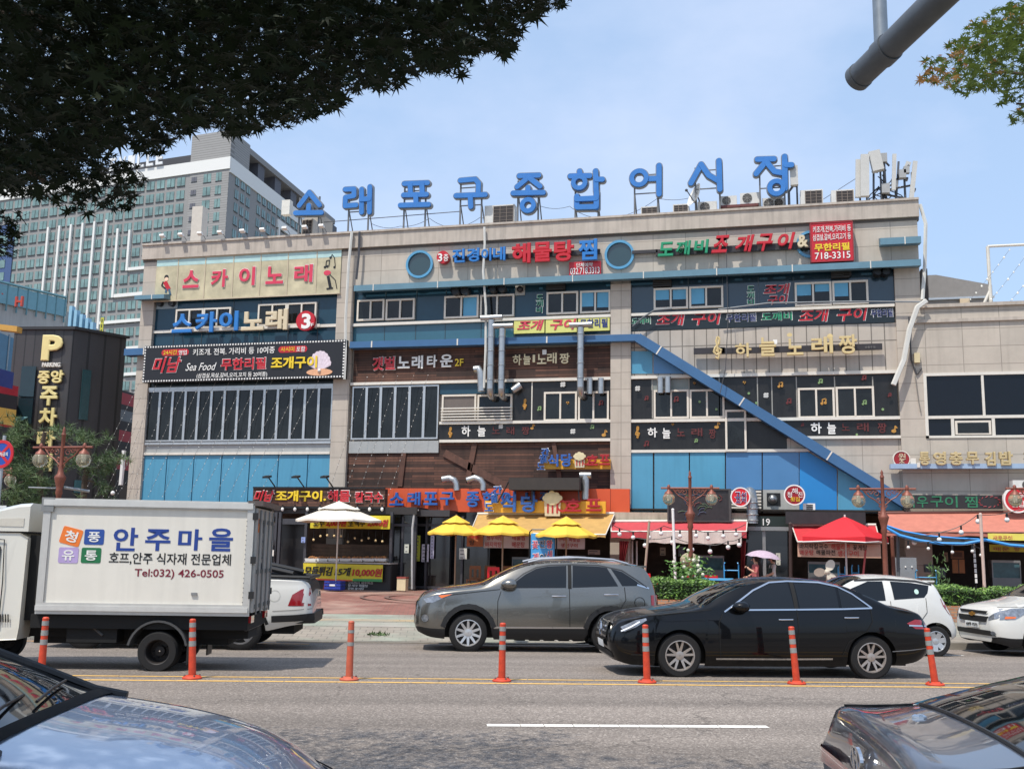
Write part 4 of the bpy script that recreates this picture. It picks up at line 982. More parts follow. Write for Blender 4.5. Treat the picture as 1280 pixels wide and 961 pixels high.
t = thing('vent_hood','tilted silver spot vent beside the shorter silver duct','vent',onY(645,486,37.7));w = MB();c = onY(645,485,37.6);w.cyl(c+Vector((-.14,0,-.1)),c+Vector((.14,.1,.12)),.13,.15,n=14);w.build('hood',duct,t,smooth=True)
# pipes and cables down the front
pvc = M((206,204,196),.5,var=.08)
wire('drain_pipe',[onY(440,290,37.5),onY(436,330,37.45),onY(432,400,37.45),onY(432,440,37.4),onY(430.5,474,37.4)],.06,pvc,'white plastic pipe down the pillar right of the cream panels','pipe')
wire('drain_pipe',[onY(449.5,290,37.5),onY(448.5,320,37.5),onY(445.5,349,37.5)],.05,M((70,70,74),.5),'short dark pipe from the roof edge beside the white plastic pipe','pipe')
wire('drain_pipe',[onY(605.5,284,37.5),onY(606,305,37.45),onY(604,340,37.4),onY(607.5,385,37.4),onY(607,440,37.3),onY(605,485,37.3)],.045,pvc,'white cable hose hanging across 진경이네 down to the ducts','cable')
wire('cable_bundle',[onY(1150,256,37.9),onY(1157,280,37.8),onY(1156,330,37.8),onY(1153,375,37.6)],.065,pvc,'thick white cable bundle down the right edge of the roof block')
wire('cable_bundle',[onY(1158,376,37.5),onY(1147,384,37.45),onY(1137,412,37.45),onY(1130,450,37.45),onY(1117,481,37.4)],.095,pvc,'white wrapped cable trunk slanting down the stone pillar')
wire('cable_bundle',[onY(898,387,37.5),onY(960,379,37.5),onY(1060,377,37.5),onY(1157,377.5,37.5)],.03,M((120,126,130),.5),'grey cables run along the sill under the right windows')
wire('cable_bundle',[onY(791,408,37.6),onY(805,396,37.6),onY(818,388,37.6),onY(840,386,37.6)],.035,M((90,96,100),.5),'looped grey hose crossing the dark strip sign at its left end')
wire('cable',[onY(908,286,37.4),onY(908.5,340,37.4),onY(910,400,37.3),onY(907,460,37.2),onY(900,492,37.1)],.014,cab,'thin loose cable hanging in front of the right bay')
wire('cable',[onY(1136,396,37.6),onY(1139,450,37.7),onY(1146,468,37.7),onY(1152,460,37.7)],.03,cab,'loose black cable on the stone left of the ribbon window')
wire('cable',[onY(1144,470,37.7),onY(1148,500,37.7),onY(1151,515,37.7)],.02,M((130,124,116),.6),'thin cable below the ribbon window corner on stone')
w = MB();panel(w,(1143,441,1150,453),37.6,.15);solo(w,'junction_box',M((206,190,150),.5),'small cream junction box beside the white cable trunk','box')
w = MB();panel(w,(1152,336,1160,376),38.5,.4);solo(w,'duct_box',M((60,52,48),.6),'dark upright box on the annex roof corner','box')
# fairy light strings on the left front
dot = M((238,236,226),.4,var=0);thin = M((120,118,112),.6,var=0)
def fairy(A,B,label,group,r=.016,step=.23,sag=.05):
    w = MB();L = (B-A).length;n = max(3,int(L/step));P = []
    for k in range(n+1): s = k/n;q = A.lerp(B,s);q.z -= sag*4*s*(1-s);P.append(q)
    t = thing('string_light',label,'string lights',A,0,group)
    w.tube(P,.006,3);w.build('wire',thin,t)
    w = MB()
    for q in P: j = rnd.uniform(.7,1.2);w.ball((q.x,q.y,q.z-.01),r*j,5,3)
    w.build('bulb',dot,t)
for i,px in enumerate((197,216,234,251,270,287,305,322,340,358,376,398)):
    fairy(onY(px,476,37.6),onY(px-62-2*i*.6,620 if i > 1 else 640,36.4),'string of fairy lights slanting down from the black seafood signboard','fairy lights on the left bay')
for i,px in enumerate((459,479,497,517,535)):
    fairy(onY(px,471-i*.6,37.5),onY(px-54,632,36.4),'string of fairy lights slanting down over the middle folding windows','fairy lights on the middle bay')
for i,(px,py) in enumerate(((178,470),(176,496),(173,525),(170,560),(166,590))):
    fairy(onY(px,py,37.5),onY(px-75+i*6,min(py+150,660),36.2),'string of fairy lights running left from the corner pillar','fairy lights at the left corner')
for i in range(4):
    fairy(onY(1262+i*26,312,38.6),onY(1206+i*26,382,38.4),'string of bulbs hanging from the white roof frame on the annex','bulb strings on the annex roof',.04,.3)
# ------------------------------------------------------------------ shops at street level
def G(px,Y): x = X_(px,720,Y);return x,gz(x,Y)
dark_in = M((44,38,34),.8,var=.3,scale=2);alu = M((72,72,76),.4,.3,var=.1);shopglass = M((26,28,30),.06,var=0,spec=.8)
# back wall inside the open ground floor, with a cluttered look of shelves and doors
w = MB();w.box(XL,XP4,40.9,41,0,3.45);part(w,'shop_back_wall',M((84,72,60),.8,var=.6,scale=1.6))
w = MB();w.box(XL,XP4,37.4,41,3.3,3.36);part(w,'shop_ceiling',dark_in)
def txt_sign(t,items):
    for s,px,Y,mm,*k in items: T(s,px,Y,mm,t,**(k[0] if k else {}))
# -- seafood stall on the left
t = sign('shop_sign',(316,610.5,481,633),35.9,.3,wood,'brown board with yellow 조개구이 and red 해물칼국수 over the fried food stall')
X0,X1,Z0,Z1 = FR(316,610.5,481,633,35.9)
w = MB();w.box(X0,X1,35.86,35.93,Z1,Z1+.06);w.box(X0,X1,35.86,36.2,Z0-.07,Z0);w.build('frame',black_m,t)
T('미남',(317,613,340,627),35.88,red,t,.03,.016,.02,.3,white,.06)
T('조개구이.',(344.5,613,408,626.5),35.88,yellow,t,.03,.018,.03);T('해물',(410,612.5,438,627),35.88,red,t,.03,.016,.015,0,white,.06);T('칼국수',(444,614.5,479,628),35.88,red,t,.03,.016,.015,0,white,.06)
st = thing('food_stall','dark framed fried food stall with a long counter and hanging bulbs','stall',(X_(432,735,35.8),36.4,.3))
za = .2
def S(px,Y0,Y1): X0,X1,Z0,Z1 = FR(*px,Y0);return X0,X1,Y0,Y1,Z0,Z1
w = MB();w.box(*S((332,633,521,642),35.95,37.9));w.build('fascia',M((46,42,40),.6),st)
w = MB()
for px in (342,347,380,487): X0,X1,Z0,Z1 = FR(px,640,px+3.2,736,35.75);w.box(X0,X1,35.7,35.8,za,Z1)
w.box(*S((338,648,385,655),35.76,35.86));w.build('post',alu,st)
w = MB();X0,X1,Z0,Z1 = FR(383,704,489,742,35.6);w.box(X0,X1,35.6,36.6,za,Z1);w.build('counter',M((34,32,32),.5),st)
w = MB();w.box(X0-.05,X1,35.45,36.65,Z1,Z1+.05);w.build('counter_top',M((170,166,158),.4),st)
w = MB();X0,X1,Z0,Z1 = FR(389,680,486,703,36.8);w.box(X0,X1,36.8,36.85,Z0,Z1)
for k in range(5): w.box(X0,X1,36.77,36.8,Z0+(Z1-Z0)*k/5,Z0+(Z1-Z0)*(k+.8)/5)
w.build('board_wall',M((86,66,50),.7,var=.3),st)
w = MB();w.box(*S((395,707,488,737),35.57,35.6));w.build('front_board',black_m,st)
T('R',(404,725,411,736),35.56,M((170,60,60),.5),st,.01,.01,.01,.2);T('모듬튀김 새우튀김',(435,726.5,466,729.5),35.56,white,st,.005,.01,0);T('왕·새우 해물탕',(435,729.8,460,733.4),35.56,white,st,.005,.01,0);T('만원·꽃게탕',(435,734,455,737),35.56,white,st,.005,.01,0)
for k in range(7):
    tr = MB();c = onY(390+k*14.5,700.5,35.75);tr.prism([(c.x-.2,35.6,c.z-.02),(c.x+.2,35.6,c.z-.02),(c.x+.23,35.6,c.z+.08),(c.x-.23,35.6,c.z+.08)],(0,.4,0))
    o = solo(tr,'food_tray',M((206,204,198),.4),'white tray of fried food on the stall counter','tray','trays on the stall counter')
    fd = MB()
    for j in range(16): fd.ball((c.x+rnd.uniform(-.17,.17),35.62+rnd.uniform(0,.33),c.z+.09+rnd.uniform(0,.04)),rnd.uniform(.03,.05),6,4)
    f = fd.build('fried_food',M((166,112,64),.8,var=.3),o,world=True)
for k in range(11):
    x,y = 392+k*8.6,rnd.uniform(667,676);c = onY(x,y,36.3);b = thing('hanging_bulb','small warm bulb hanging over the stall counter','lamp',c,0,'bulbs over the stall counter')
    w = MB();w.cyl((c.x,36.3,c.z),(c.x,36.3,c.z+rnd.uniform(.3,.5)),.012,n=5);w.build('cord',black_m,b)
    w = MB();w.ball((c.x,36.3,c.z-.03),.045,8,6);em = M((255,226,170),.3,var=0);w.build('bulb',em,b)
for k in range(10):
    c = onY(336+k*15.6,635.5,35.7);b = thing('festoon_bulb','white bulb under the brown stall signboard','lamp',c,0,'bulbs under the brown signboard')
    w = MB();w.ball((c.x,35.8,c.z-.02),.06,8,6,1.3);w.build('bulb',white,b);w = MB();w.cyl((c.x,35.8,c.z+.05),(c.x,35.8,c.z+.14),.03,n=6);w.build('socket',black_m,b)
ban = M((206,190,44),.55,var=.08);brd = M((176,38,36),.5)
t = sign('banner',(388,644,487.5,660.5),35.55,.03,ban,'yellow banner 소주 2,000원 生맥주 2,000원 across the top of the stall','banner',part='cloth')
txt_sign(t,[('소주',(391.5,649.5,405,658),35.54,blk,dict(shear=.15)),('2,000원',(407,649,432,658.5),35.54,brd,dict(shear=.15,bold=.018,bevel=.02)),('生맥주',(435,649.5,456,658),35.54,blk,dict(shear=.1)),('2,000원',(459,649,484,658.5),35.54,brd,dict(shear=.15,bold=.018,bevel=.02))])
t = thing('banner','yellow banner 모둠튀김 15개 10,000원 hung on the stall counter','banner',onY(428,726,35.4))
A,B,Cc,D = onY(379,703.5,35.38),onY(478.5,706,35.38),onY(477.5,727,35.38),onY(379.5,724,35.38)
w = MB();w.prism([A,D,Cc,B],(0,.03,0));w.build('cloth',ban,t)
w = MB();w.prism([D+Vector((0,-.004,.06)),D+Vector((0,-.004,0)),onY(440,726,35.376)+Vector((0,0,-.0)),onY(440,724.6,35.376)],(0,.003,0));w.build('red_hem',M((206,80,50),.5),t)
w = MB();w.prism([onY(441,723,35.376),onY(441,726,35.376),Cc+Vector((0,-.004,0)),Cc+Vector((0,-.004,.1))],(0,.003,0));w.build('green_hem',M((60,140,80),.5),t)
txt_sign(t,[('모둠튀김',(380,707.5,414,719),35.37,blk,dict(shear=.18,bold=.018,bevel=.02)),('15개',(418,709,437,719.5),35.37,blk,dict(shear=.18,bold=.018)),('10,000원',(440,710,476.5,721),35.37,brd,dict(shear=.15,bold=.018,bevel=.02))])
# posters on the left shop door
def posters(lst):
    for px,Y,col,lab in lst:
        t = sign('poster',px,Y,.01,M(col,.5,var=.06),lab,'poster',part='sheet')
        X0,X1,Z0,Z1 = FR(*px,Y);w = MB();n = max(2,int((Z1-Z0)/.12))
        for k in range(n):
            z = Z1-(Z1-Z0)*(k+.6)/n;w.box(X0+.04,X0+.04+(X1-X0-.08)*rnd.uniform(.5,1),Y-.004,Y,z-.02,z+.012)
        w.build('print',M((90,90,96),.5),t)
posters([((333,675,341,686.5),35.6,(214,208,196),'pale notice pasted left of the dark stall door, upper one'),((334,687,342,701),35.6,(220,216,206),'pale notice pasted left of the dark stall door, lower one'),((376.5,671,381.5,678),35.6,(140,160,210),'small blue sign on the door post left of the stall')])
w = MB();w.box(*S((349,655,380,736),36.4,36.45));w.box(*S((316,648,342,736),36.3,36.35));solo(w,'shop_door',M((30,28,28),.3,var=.2),'dark glass door of the shop beside the stall','door')
# -- dark vestibule and glass doors
vb = thing('shop_entrance','dark grey aluminium entrance with glass doors below the orange sign','entrance',(X_(540,735,37),37,.3))
w = MB();w.box(*S((487,637,562,645),36.3,38));w.build('header',M((58,56,58),.5),vb)
w = MB()
for px,Y in ((488,36.2),(501,36.25),(517,36.25),(531,36.9),(546,37.1),(560,37.3),(576,37.3)): X0,X1,Z0,Z1 = FR(px,645,px+2.6,736,Y);w.box(X0,X1,Y,Y+.12,.2,Z1)
for a,b,Y in ((488,519,36.22),(519,562,36.95),(560,612,37.32)):
    for y in (656,734): X0,X1,Z0,Z1 = FR(a,y-1.5,b,y+1.5,Y);w.box(X0,X1,Y,Y+.09,max(Z0,.22),max(Z1,.34))
w.build('frame',alu,vb)
w = MB()
for a,b,Y in ((489,519,36.28),(519,562,37.02),(562,612,37.4)): X0,X1,Z0,Z1 = FR(a,640,b,736,Y);w.box(X0,X1,Y,Y+.03,.22,Z1)
w.build('glass',shopglass,vb)
w = MB();w.box(*S((562,731,586,735),37.25,37.5));w.build('threshold',sill_m,vb)
posters([((517,669,525,701),36.9,(190,196,74),'tall yellow-green poster on the dark entrance'),((527,680,536,702),36.9,(196,192,200),'white notice beside the yellow-green poster'),((538,669,542.5,698),36.9,(178,176,196),'narrow vertical white banner on the dark entrance'),
  ((551,686,562,698.5),37.2,(170,200,226),'blue and white poster left of the first yellow parasol pole'),((574,685,583.5,698.5),37.2,(206,206,196),'white poster with dark heading right of the parasol pole'),((505.5,680,511,691),36.15,(196,200,186),'small pale sticker on the entrance glass by the stall')])
wire('drain_pipe',[onY(523,637,36.1),onY(518,640,36),onY(515.5,660,36),onY(515,705,36),onY(515,736,36)],.036,M((190,190,188),.5),'white drain pipe hooked in front of the dark entrance','pipe')
t = thing('cardboard_box','small cream box with a red lid on the plaza by the entrance','box',(X_(503,738,35.4),35.5,gz(X_(503,738,35.4),35.4)))
x,z = G(503,35.4);w = MB();w.box(x-.16,x+.16,35.3,35.6,z,z+.42);w.build('box',M((214,196,158),.7),t);w = MB();w.box(x-.17,x+.17,35.28,35.62,z+.42,z+.47);w.build('lid',M((150,70,60),.6),t)
# -- orange sign
org_m = M((204,84,44),.45,var=.07,scale=1)
t = sign('market_sign',(481,610.5,787,640),37.25,.25,org_m,'long orange signboard with raised blue letters 소래포구 종합어시장')
w = MB()
for x in (547,637,700,763): X0,X1,Z0,Z1 = FR(x-.4,610.5,x+.4,640,37.24);w.box(X0,X1,37.243,37.25,Z0,Z1)
w.build('seam',M((150,54,26),.5),t)
for ch,px in zip('소래포구종합어시장',((488,615.5,505.5,632),(510.5,615,526.5,631.5),(530.5,615,548,631.5),(551,615,568.5,631.5),(583.5,614.5,600,634),(604,614.5,620,633),(627,614,645.5,631),(652,614,669,631),(675,614,690,631))):
    T(ch,px,37.12,M((42,92,164),.4),t,.13,.016,.03)
w = MB();X0,X1,Z0,Z1 = FR(636,597,724,612,36.3);w.box(X0,X1,36.3,37.2,Z0,Z1);t = thing('awning_box','dark boxed awning cassette on struts over the orange sign','awning',((X0+X1)/2,36.8,Z0));w.build('box',M((52,46,42),.6,var=.2),t)
w = MB()
for a,b in (((665,612),(665,630)),((723,612),(724,626)),((637,600),(622,628))): A,B = onY(*a,36.4),onY(*b,36.4);w.cyl(A,B,.025,n=6)
w.build('strut',black_m,t)
# -- beer hall signs
amber = M((226,168,48),.45,var=.06)
def beer(t,px,py,s,Y):
    w = MB();c = onY(px,py,Y);w.prism([(c.x-s*.74,Y,c.z+s*.5),(c.x-s*.64,Y,c.z-s),(c.x+s*.64,Y,c.z-s),(c.x+s*.74,Y,c.z+s*.5)],(0,.1,0));w.build('beer_mug',cream,t)
    w = MB()
    for k in (-.4,0,.4): w.box(c.x+k*s-.05*s,c.x+k*s+.09*s,Y-.02,Y,c.z-s*.75,c.z+.3*s)
    w.ring((c.x+s*.85,c.z-.15*s),s*.34,s*.5,Y-.002,Y+.08,18);w.build('beer_mug_outline',M((176,44,40),.5),t)
    w = MB()
    for k,(a,b,r) in enumerate(((-.62,.5,.24),(-.42,.7,.26),(-.05,.84,.3),(.35,.74,.27),(.62,.52,.24),(0,.42,.5),(-.3,.42,.4),(.3,.42,.4))): w.prism([(c.x+a*s+r*s*math.cos(q*.449),Y-.03-.003*k,c.z+b*s+r*s*math.sin(q*.449)) for q in range(14)],(0,.08,0))
    w.build('beer_foam',M((214,200,160),.5),t)
def beer_sign(label,board,items,mug,Y):
    t = sign('beer_hall_sign',board,Y+.1,.12,amber,label)
    for s,px,mm,ol in items: T(s,px,Y,mm,t,.09,.018,.04,0,white if ol else None,.07)
    beer(t,*mug,Y-.02)
beer_sign('upper sign with blue 식당, a beer mug and red 호프 on the wood wall',(680,574,763,586),(('식',(685,568,698.5,583.5),M((50,92,160),.4),0),('당',(701.5,567,715.5,583.5),M((50,92,160),.4),0),('호',(734,568.5,748,582),M((160,30,38),.4),0),('프',(749.5,568,763,581.5),M((160,30,38),.4),0),('간',(677,560.5,687,570),M((50,92,160),.4),1),('월',(674.5,569,684,578),M((50,92,160),.4),1),('도',(672,578.5,681,587),M((50,92,160),.4),1)),(724.5,575,.27),37.5)
beer_sign('lower amber sign with blue 식당, a beer mug and red 호프 over the yellow awning',(606,626,757,641),(('식',(626,617,645.5,640),M((50,92,160),.4),0),('당',(651.5,619,672,640.5),M((50,92,160),.4),0),('호',(707,623,727,639.5),M((160,30,38),.4),0),('프',(733,623.5,752,639),M((160,30,38),.4),0),('간',(617,607.5,628,618),M((50,92,160),.4),1),('월',(613.5,618,622.5,628.5),M((50,92,160),.4),1),('도',(606.5,629,617,639),M((50,92,160),.4),1)),(690.5,630,.42),36.6)
# -- awnings
def awning(name,label,top,bot,Y0,Y1,mat,frame_mat,val=None,n=10):
    """sloping cloth from the wall plane Y0 to the front edge Y1"""
    A,B = onY(*top[0],Y0),onY(*top[1],Y0);Cc,D = onY(*bot[0],Y1),onY(*bot[1],Y1)
    t = thing(name,label,'awning',((A.x+B.x)/2,Y0,min(Cc.z,D.z)))
    w = MB();vs = [];fs = []
    for i in range(n+1):
        p,q = A.lerp(B,i/n),Cc.lerp(D,i/n)
        for j in range(5): s = j/4;r = p.lerp(q,s);r.z -= .05*4*s*(1-s)*(1 if i % 2 else .4);vs.append(r)
    for i in range(n):
        for j in range(4): k = i*5+j;fs.append((k,k+5,k+6,k+1))
    w.add(vs,fs);N = len(vs);w.add([(v.x,v.y,v.z-.012) for v in vs],[tuple(reversed(f)) for f in fs]);w.build('cloth',mat,t,smooth=True,fixn=False)
    w = MB();w.tube([A+Vector((0,0,.03)),B+Vector((0,0,.03))],.05,8);w.tube([Cc,D],.03,6);w.tube([A,Cc],.02,6);w.tube([B,D],.02,6);w.build('frame',frame_mat,t)
    if val:
        w = MB();vs = [];m = 24
        for i in range(m+1):
            p = Cc.lerp(D,i/m);y = p.y-.02+.02*math.sin(i*2.1);vs += [(p.x,y,p.z-.02),(p.x,y,p.z-val+.02*math.sin(i*1.7))]
        w.add(vs,[(2*i,2*i+2,2*i+3,2*i+1) for i in range(m)]);w.add([(a,b+.012,c) for a,b,c in vs],[(2*i,2*i+1,2*i+3,2*i+2) for i in range(m)]);w.build('valance',mat,t,fixn=False)
    return t
awning('awning','wide amber cloth awning sloping over the beer hall tables',((597,643),(768,642.5)),((588,665),(757,668)),37.0,35.2,M((184,146,84),.75,var=.14),sill_m,.1)
awning('awning','faded red cloth awning left of the green 19 board',((764,652.5),(934,652)),((764,664),(933,664)),36.9,35.6,M((186,66,72),.75,var=.12),sill_m,.22)
awning('awning','short red awning behind the big red parasol',((990,657),(1095,657)),((997,677),(1100,677)),36.9,35.3,M((190,44,50),.75,var=.12),sill_m)
awning('awning','long salmon awning over the dark shop on the right',((1098,642),(1420,640)),((1108,665),(1420,666)),37.3,35.6,M((186,116,98),.8,var=.14),M((110,66,56),.6),.12)
w = MB();X0,X1,Z0,Z1 = FR(811,664.5,927,679,35.5)
vs = [];m = 30
for i in range(m+1): x = X0+(X1-X0)*i/m;y = 35.48+.025*math.sin(i*1.3);vs += [(x,y,Z1),(x,y+.015*math.sin(i),Z0+.02*math.sin(i*.9))]
w.add(vs,[(2*i,2*i+2,2*i+3,2*i+1) for i in range(m)]);w.add([(a,b+.01,c) for a,b,c in vs],[(2*i,2*i+1,2*i+3,2*i+2) for i in range(m)])
solo(w,'white_cloth',M((206,192,182),.8,var=.12),'off-white cloth strip hung under the faded red awning','cloth',fixn=False)
for px,lab in (((774,676,786,704),'red plastic curtain gathered left of the open shop'),((926,676,933,722),'dark red curtain gathered at the right post of the open shop')):
    X0,X1,Z0,Z1 = FR(*px,35.7);w = MB();n = 12;vs = []
    for i in range(n+1): s = i/n;vs += [(X0+(X1-X0)*s,35.7+.06*math.sin(i*2.2),Z1),(X0+(X1-X0)*s*.5,35.7+.08*math.sin(i*2.2),Z0)]
    w.add(vs,[(2*i,2*i+2,2*i+3,2*i+1) for i in range(n)]);w.add([(a,b+.02,c) for a,b,c in vs],[(2*i,2*i+1,2*i+3,2*i+2) for i in range(n)]);solo(w,'curtain',M((140,48,50),.6,var=.2),lab,'curtain',fixn=False)
w = MB();w.box(*S((767,640.5,936,652.5),37.0,37.9));solo(w,'lintel',M((176,166,146),.85,var=.25,scale=2,streak=.3),'weathered concrete ledge above the faded red awning','ledge')
# LED boards, round signs, number
ledm = M((50,46,46),.35,var=.3,scale=6)
t = sign('led_board',(836,612.5,911,650.5),36.75,.3,ledm,'switched off LED board standing on the concrete ledge',part='screen')
X0,X1,Z0,Z1 = FR(836,612.5,911,650.5,36.75);w = MB()
for a,b,c_,d in ((X0-.05,X0,Z0,Z1),(X1,X1+.08,Z0,Z1),(X0-.05,X1+.08,Z1,Z1+.05),(X0-.05,X1+.08,Z0-.04,Z0)): w.box(a,b,36.7,37.1,c_,d)
w.build('frame',M((70,68,66),.5),t)
for k in range(16): w = MB();c = onY(rnd.uniform(842,900),rnd.uniform(618,645),36.745);a = rnd.uniform(0,3);w.tube([(c.x+.1*j*math.cos(a+j*.5),36.745-.001*k,c.z+.07*j*math.sin(a+j*.5)) for j in range(4)],.018,4);w.build('dim_strokes',M(rnd.choice([(70,90,66),(100,58,56),(60,70,90)]),.5,var=.3),t)  # random dim strokes added in place of the board's writing
t = sign('led_board',(982,639.5,1082,655),36.6,.25,ledm,'low dark LED board above the red parasol',part='screen')
t = sign('led_board',(1129,618.5,1253,635.5),37.2,.25,M((44,42,42),.35,var=.2,scale=8),'dark LED board with dim green 새우구이 찜 over the salmon awning',part='screen')
gl = M((44,120,84),.5,var=.25,scale=8)
for ch,px in zip('새우구이찜',((1130,620,1143,634),(1146,620,1160,634),(1163,620,1179,633.5),(1181,620,1197,634),(1206,620,1222,634))): T(ch,px,37.19,gl,t,.006,.012,0)
w = MB()
for k in range(26): a = onY(1237+12*math.cos(k*.48),627+6*math.sin(k*.48),37.19);b = onY(1237+14*math.cos(k*.48+.24),627+7.2*math.sin(k*.48+.24),37.19);w.cyl(a,b,.012,n=4)
w.build('led_burst',M((150,60,66),.5),t)
def round_sign(px,py,r,label,rows,Y=36.7,col=(190,30,40)):
    c = onY(px,py,Y);R_ = r*40/1300;t = thing('round_sign',label,'sign',(c.x,Y,c.z-R_))
    w = MB();w.cyl((c.x,Y,c.z),(c.x,Y+.2,c.z),R_,n=30);w.build('disc',M(col,.35),t,smooth=True)
    w = MB();w.ring((c.x,c.z),R_*.93,R_*1.06,Y-.015,Y+.2,30);w.build('rim',white,t)
    for s,bx,mm in rows: T(s,(px+bx[0],py+bx[1],px+bx[2],py+bx[3]),Y-.012,mm,t,.012,.014,.012,0,white if mm is navy else None,.03)
round_sign(925.5,621,10.3,'round red sign with blue letters in two rows beside the silver duct',(('고',(-6.5,-6,0,0),navy),('선',(1,-6,7,0),navy),('꼬',(-6,1,0,7),navy),('치',(1,1,7,7),navy)),col=(206,34,44))
round_sign(993,618.5,10.8,'round dark red sign 청해진 with yellow letters below, by the bright blue panel',(('해',(-3,-8.5,4,-1.5),white),('청',(-9,-4,-3,3),white),('진',(4.5,-4,10,3),white),('횟집',(-5,2.5,6.5,8),yellow)),col=(150,26,34))
round_sign(1272,624.5,13,'round red sign at the right end beyond the LED board',(('충',(-9,-9,-1,-1),white),('김',(-8,1,0,9),white),('무',(1,-9,9,-1),white),('밥',(1,1,9,9),white)),col=(196,30,40))
t = sign('number_sign',(936.5,645,988,657.5),37.1,.15,M((28,40,34),.45),'dark green fascia with the white number 19',part='board');T('19',(953.5,648,962.5,656.5),37.09,white,t,.01,.02,.01)
nd = thing('shop_entrance','dark glass door below the number 19 with a grey frame','entrance',(X_(962,735,37.2),37.3,.35))
w = MB();w.box(*S((935,658,988,663),37.1,37.3));X0,X1,Z0,Z1 = FR(953.5,662,957.5,735,37.2);w.box(X0,X1,37.2,37.3,.3,Z1);w.build('frame',M((146,146,144),.4,.4),nd)
w = MB();X0,X1,Z0,Z1 = FR(933,662,988,735,37.35);w.box(X0,X1,37.35,37.4,.3,Z1);w.build('glass',shopglass,nd)
posters([((970,691,975.5,706),37.05,(190,190,176),'pale notice on the dark door under number 19')])
w = MB();w.box(*S((1004,629,1019,637),36.9,37.2))
t = thing('air_conditioner','small white vent unit on the bright blue panel','air conditioner',onY(1011,637,37));w.build('casing',white,t);w = MB()
for k in range(3): w.box(*S((1008,630.5+k*2.2,1016,631.8+k*2.2),36.88,36.9))
w.build('slot',black_m,t)
t = thing('air_conditioner','white condenser on the annex wall above the round red sign','air conditioner',onY(1272,612,37.2));w = MB();w.box(*S((1266,600,1300,612),37.0,37.5));w.build('casing',acw,t);w = MB();c = onY(1284,606,36.99);w.cyl((c.x,36.98,c.z),(c.x,37,c.z),.15,n=16);w.build('fan_opening',M((70,66,64),.6),t)
# banners under the awnings
def banner(px,Y,col,label,items,group=None):
    t = sign('banner',px,Y,.02,M(col,.6,var=.08),label,'banner',group,part='cloth')
    for s,b,mm,*k in items: T(s,b,Y-.008,mm,t,.008,.012,.01,*(k or []))
redt = M((196,50,46),.5)
banner((605,667.5,676,685),36.4,(226,218,216),'white banner with red dish names under the amber awning, left of the blue board',(('생우럭탕',(608,669,629,675),redt),('바지락탕',(607,677,627,683.5),redt),('해물찜',(640,669,656,675),redt),('매운탕',(640,677,656,684),redt)))
banner((694,668.5,731,686),36.4,(224,214,216),'white banner with red dish names under the amber awning, right of the blue board',(('전어회',(698,670,708,676),redt),('회덮밥',(711,670,725,677),redt),('생선구이',(701,679,722,684),redt)))
banner((583.5,666.5,604,683),36.2,(176,110,70),'small brown board hanging beside the first parasol pole',(('해물',(586,668,600,673),redt),('탕',(587,675,593,681),blk)))
banner((997,679,1101,696.5),35.5,(196,156,132),'pale banner 바지락칼국수 해물라면 under the red parasol',(('바지락칼국수',(999.5,679,1035,686),blk),('해물라면',(1039,679.5,1062,687),redt),('꽃게탕',(1066,680.5,1084,687.5),blk),('매운탕',(999.5,687,1017,693.5),redt),('해물파전',(1020,687,1044,693.5),blk),('생선구이',(1047,688,1073,695),redt)))
banner((1235,667.5,1420,676),35.4,(226,212,96),'yellow banner with red words under the right end of the salmon awning',(('새우구이',(1241,669,1265,674.5),M((206,120,90),.5)),))
banner((1237,681.5,1420,690.5),36.2,(176,160,40),'second yellow banner deeper in the dark shop on the right',(('매운',(1242,683.5,1262,688.5),M((150,60,40),.5)),('탕',(1268,683.5,1275,688.5),M((150,60,40),.5))))
# blue board
t = thing('menu_board','blue standing board with 꽃게 전어 왕새우 in a black wire frame','sign',onY(679,735,34.5))
A = FR(663.5,666.5,693,720,34.5);w = MB();w.box(A[0],A[1],34.5,34.53,A[2],A[3]);w.build('board',M((70,150,206),.45,var=.08),t)
w = MB();zg = gz(A[0],34.5);w.tube([(A[0]-.06,34.55,zg),(A[0]-.06,34.55,A[3]+.05),(A[0]+.03,34.55,A[3]+.13),(A[1]-.03,34.55,A[3]+.13),(A[1]+.06,34.55,A[3]+.05),(A[1]+.06,34.55,zg)],.025,6);w.build('frame',black_m,t)
for s,b,mm in (('꽃',(665.5,676,672.5,685),pink),('게',(666,691,673,700),pink),('전',(674,675.5,681,684),blk),('어',(675,692,682,700.5),blk),('왕',(683,675,690.5,685),pink),('새',(683.5,688,690,697),pink)): T(s,b,34.49,mm,t,.01,.014,.01,0,white,.05)
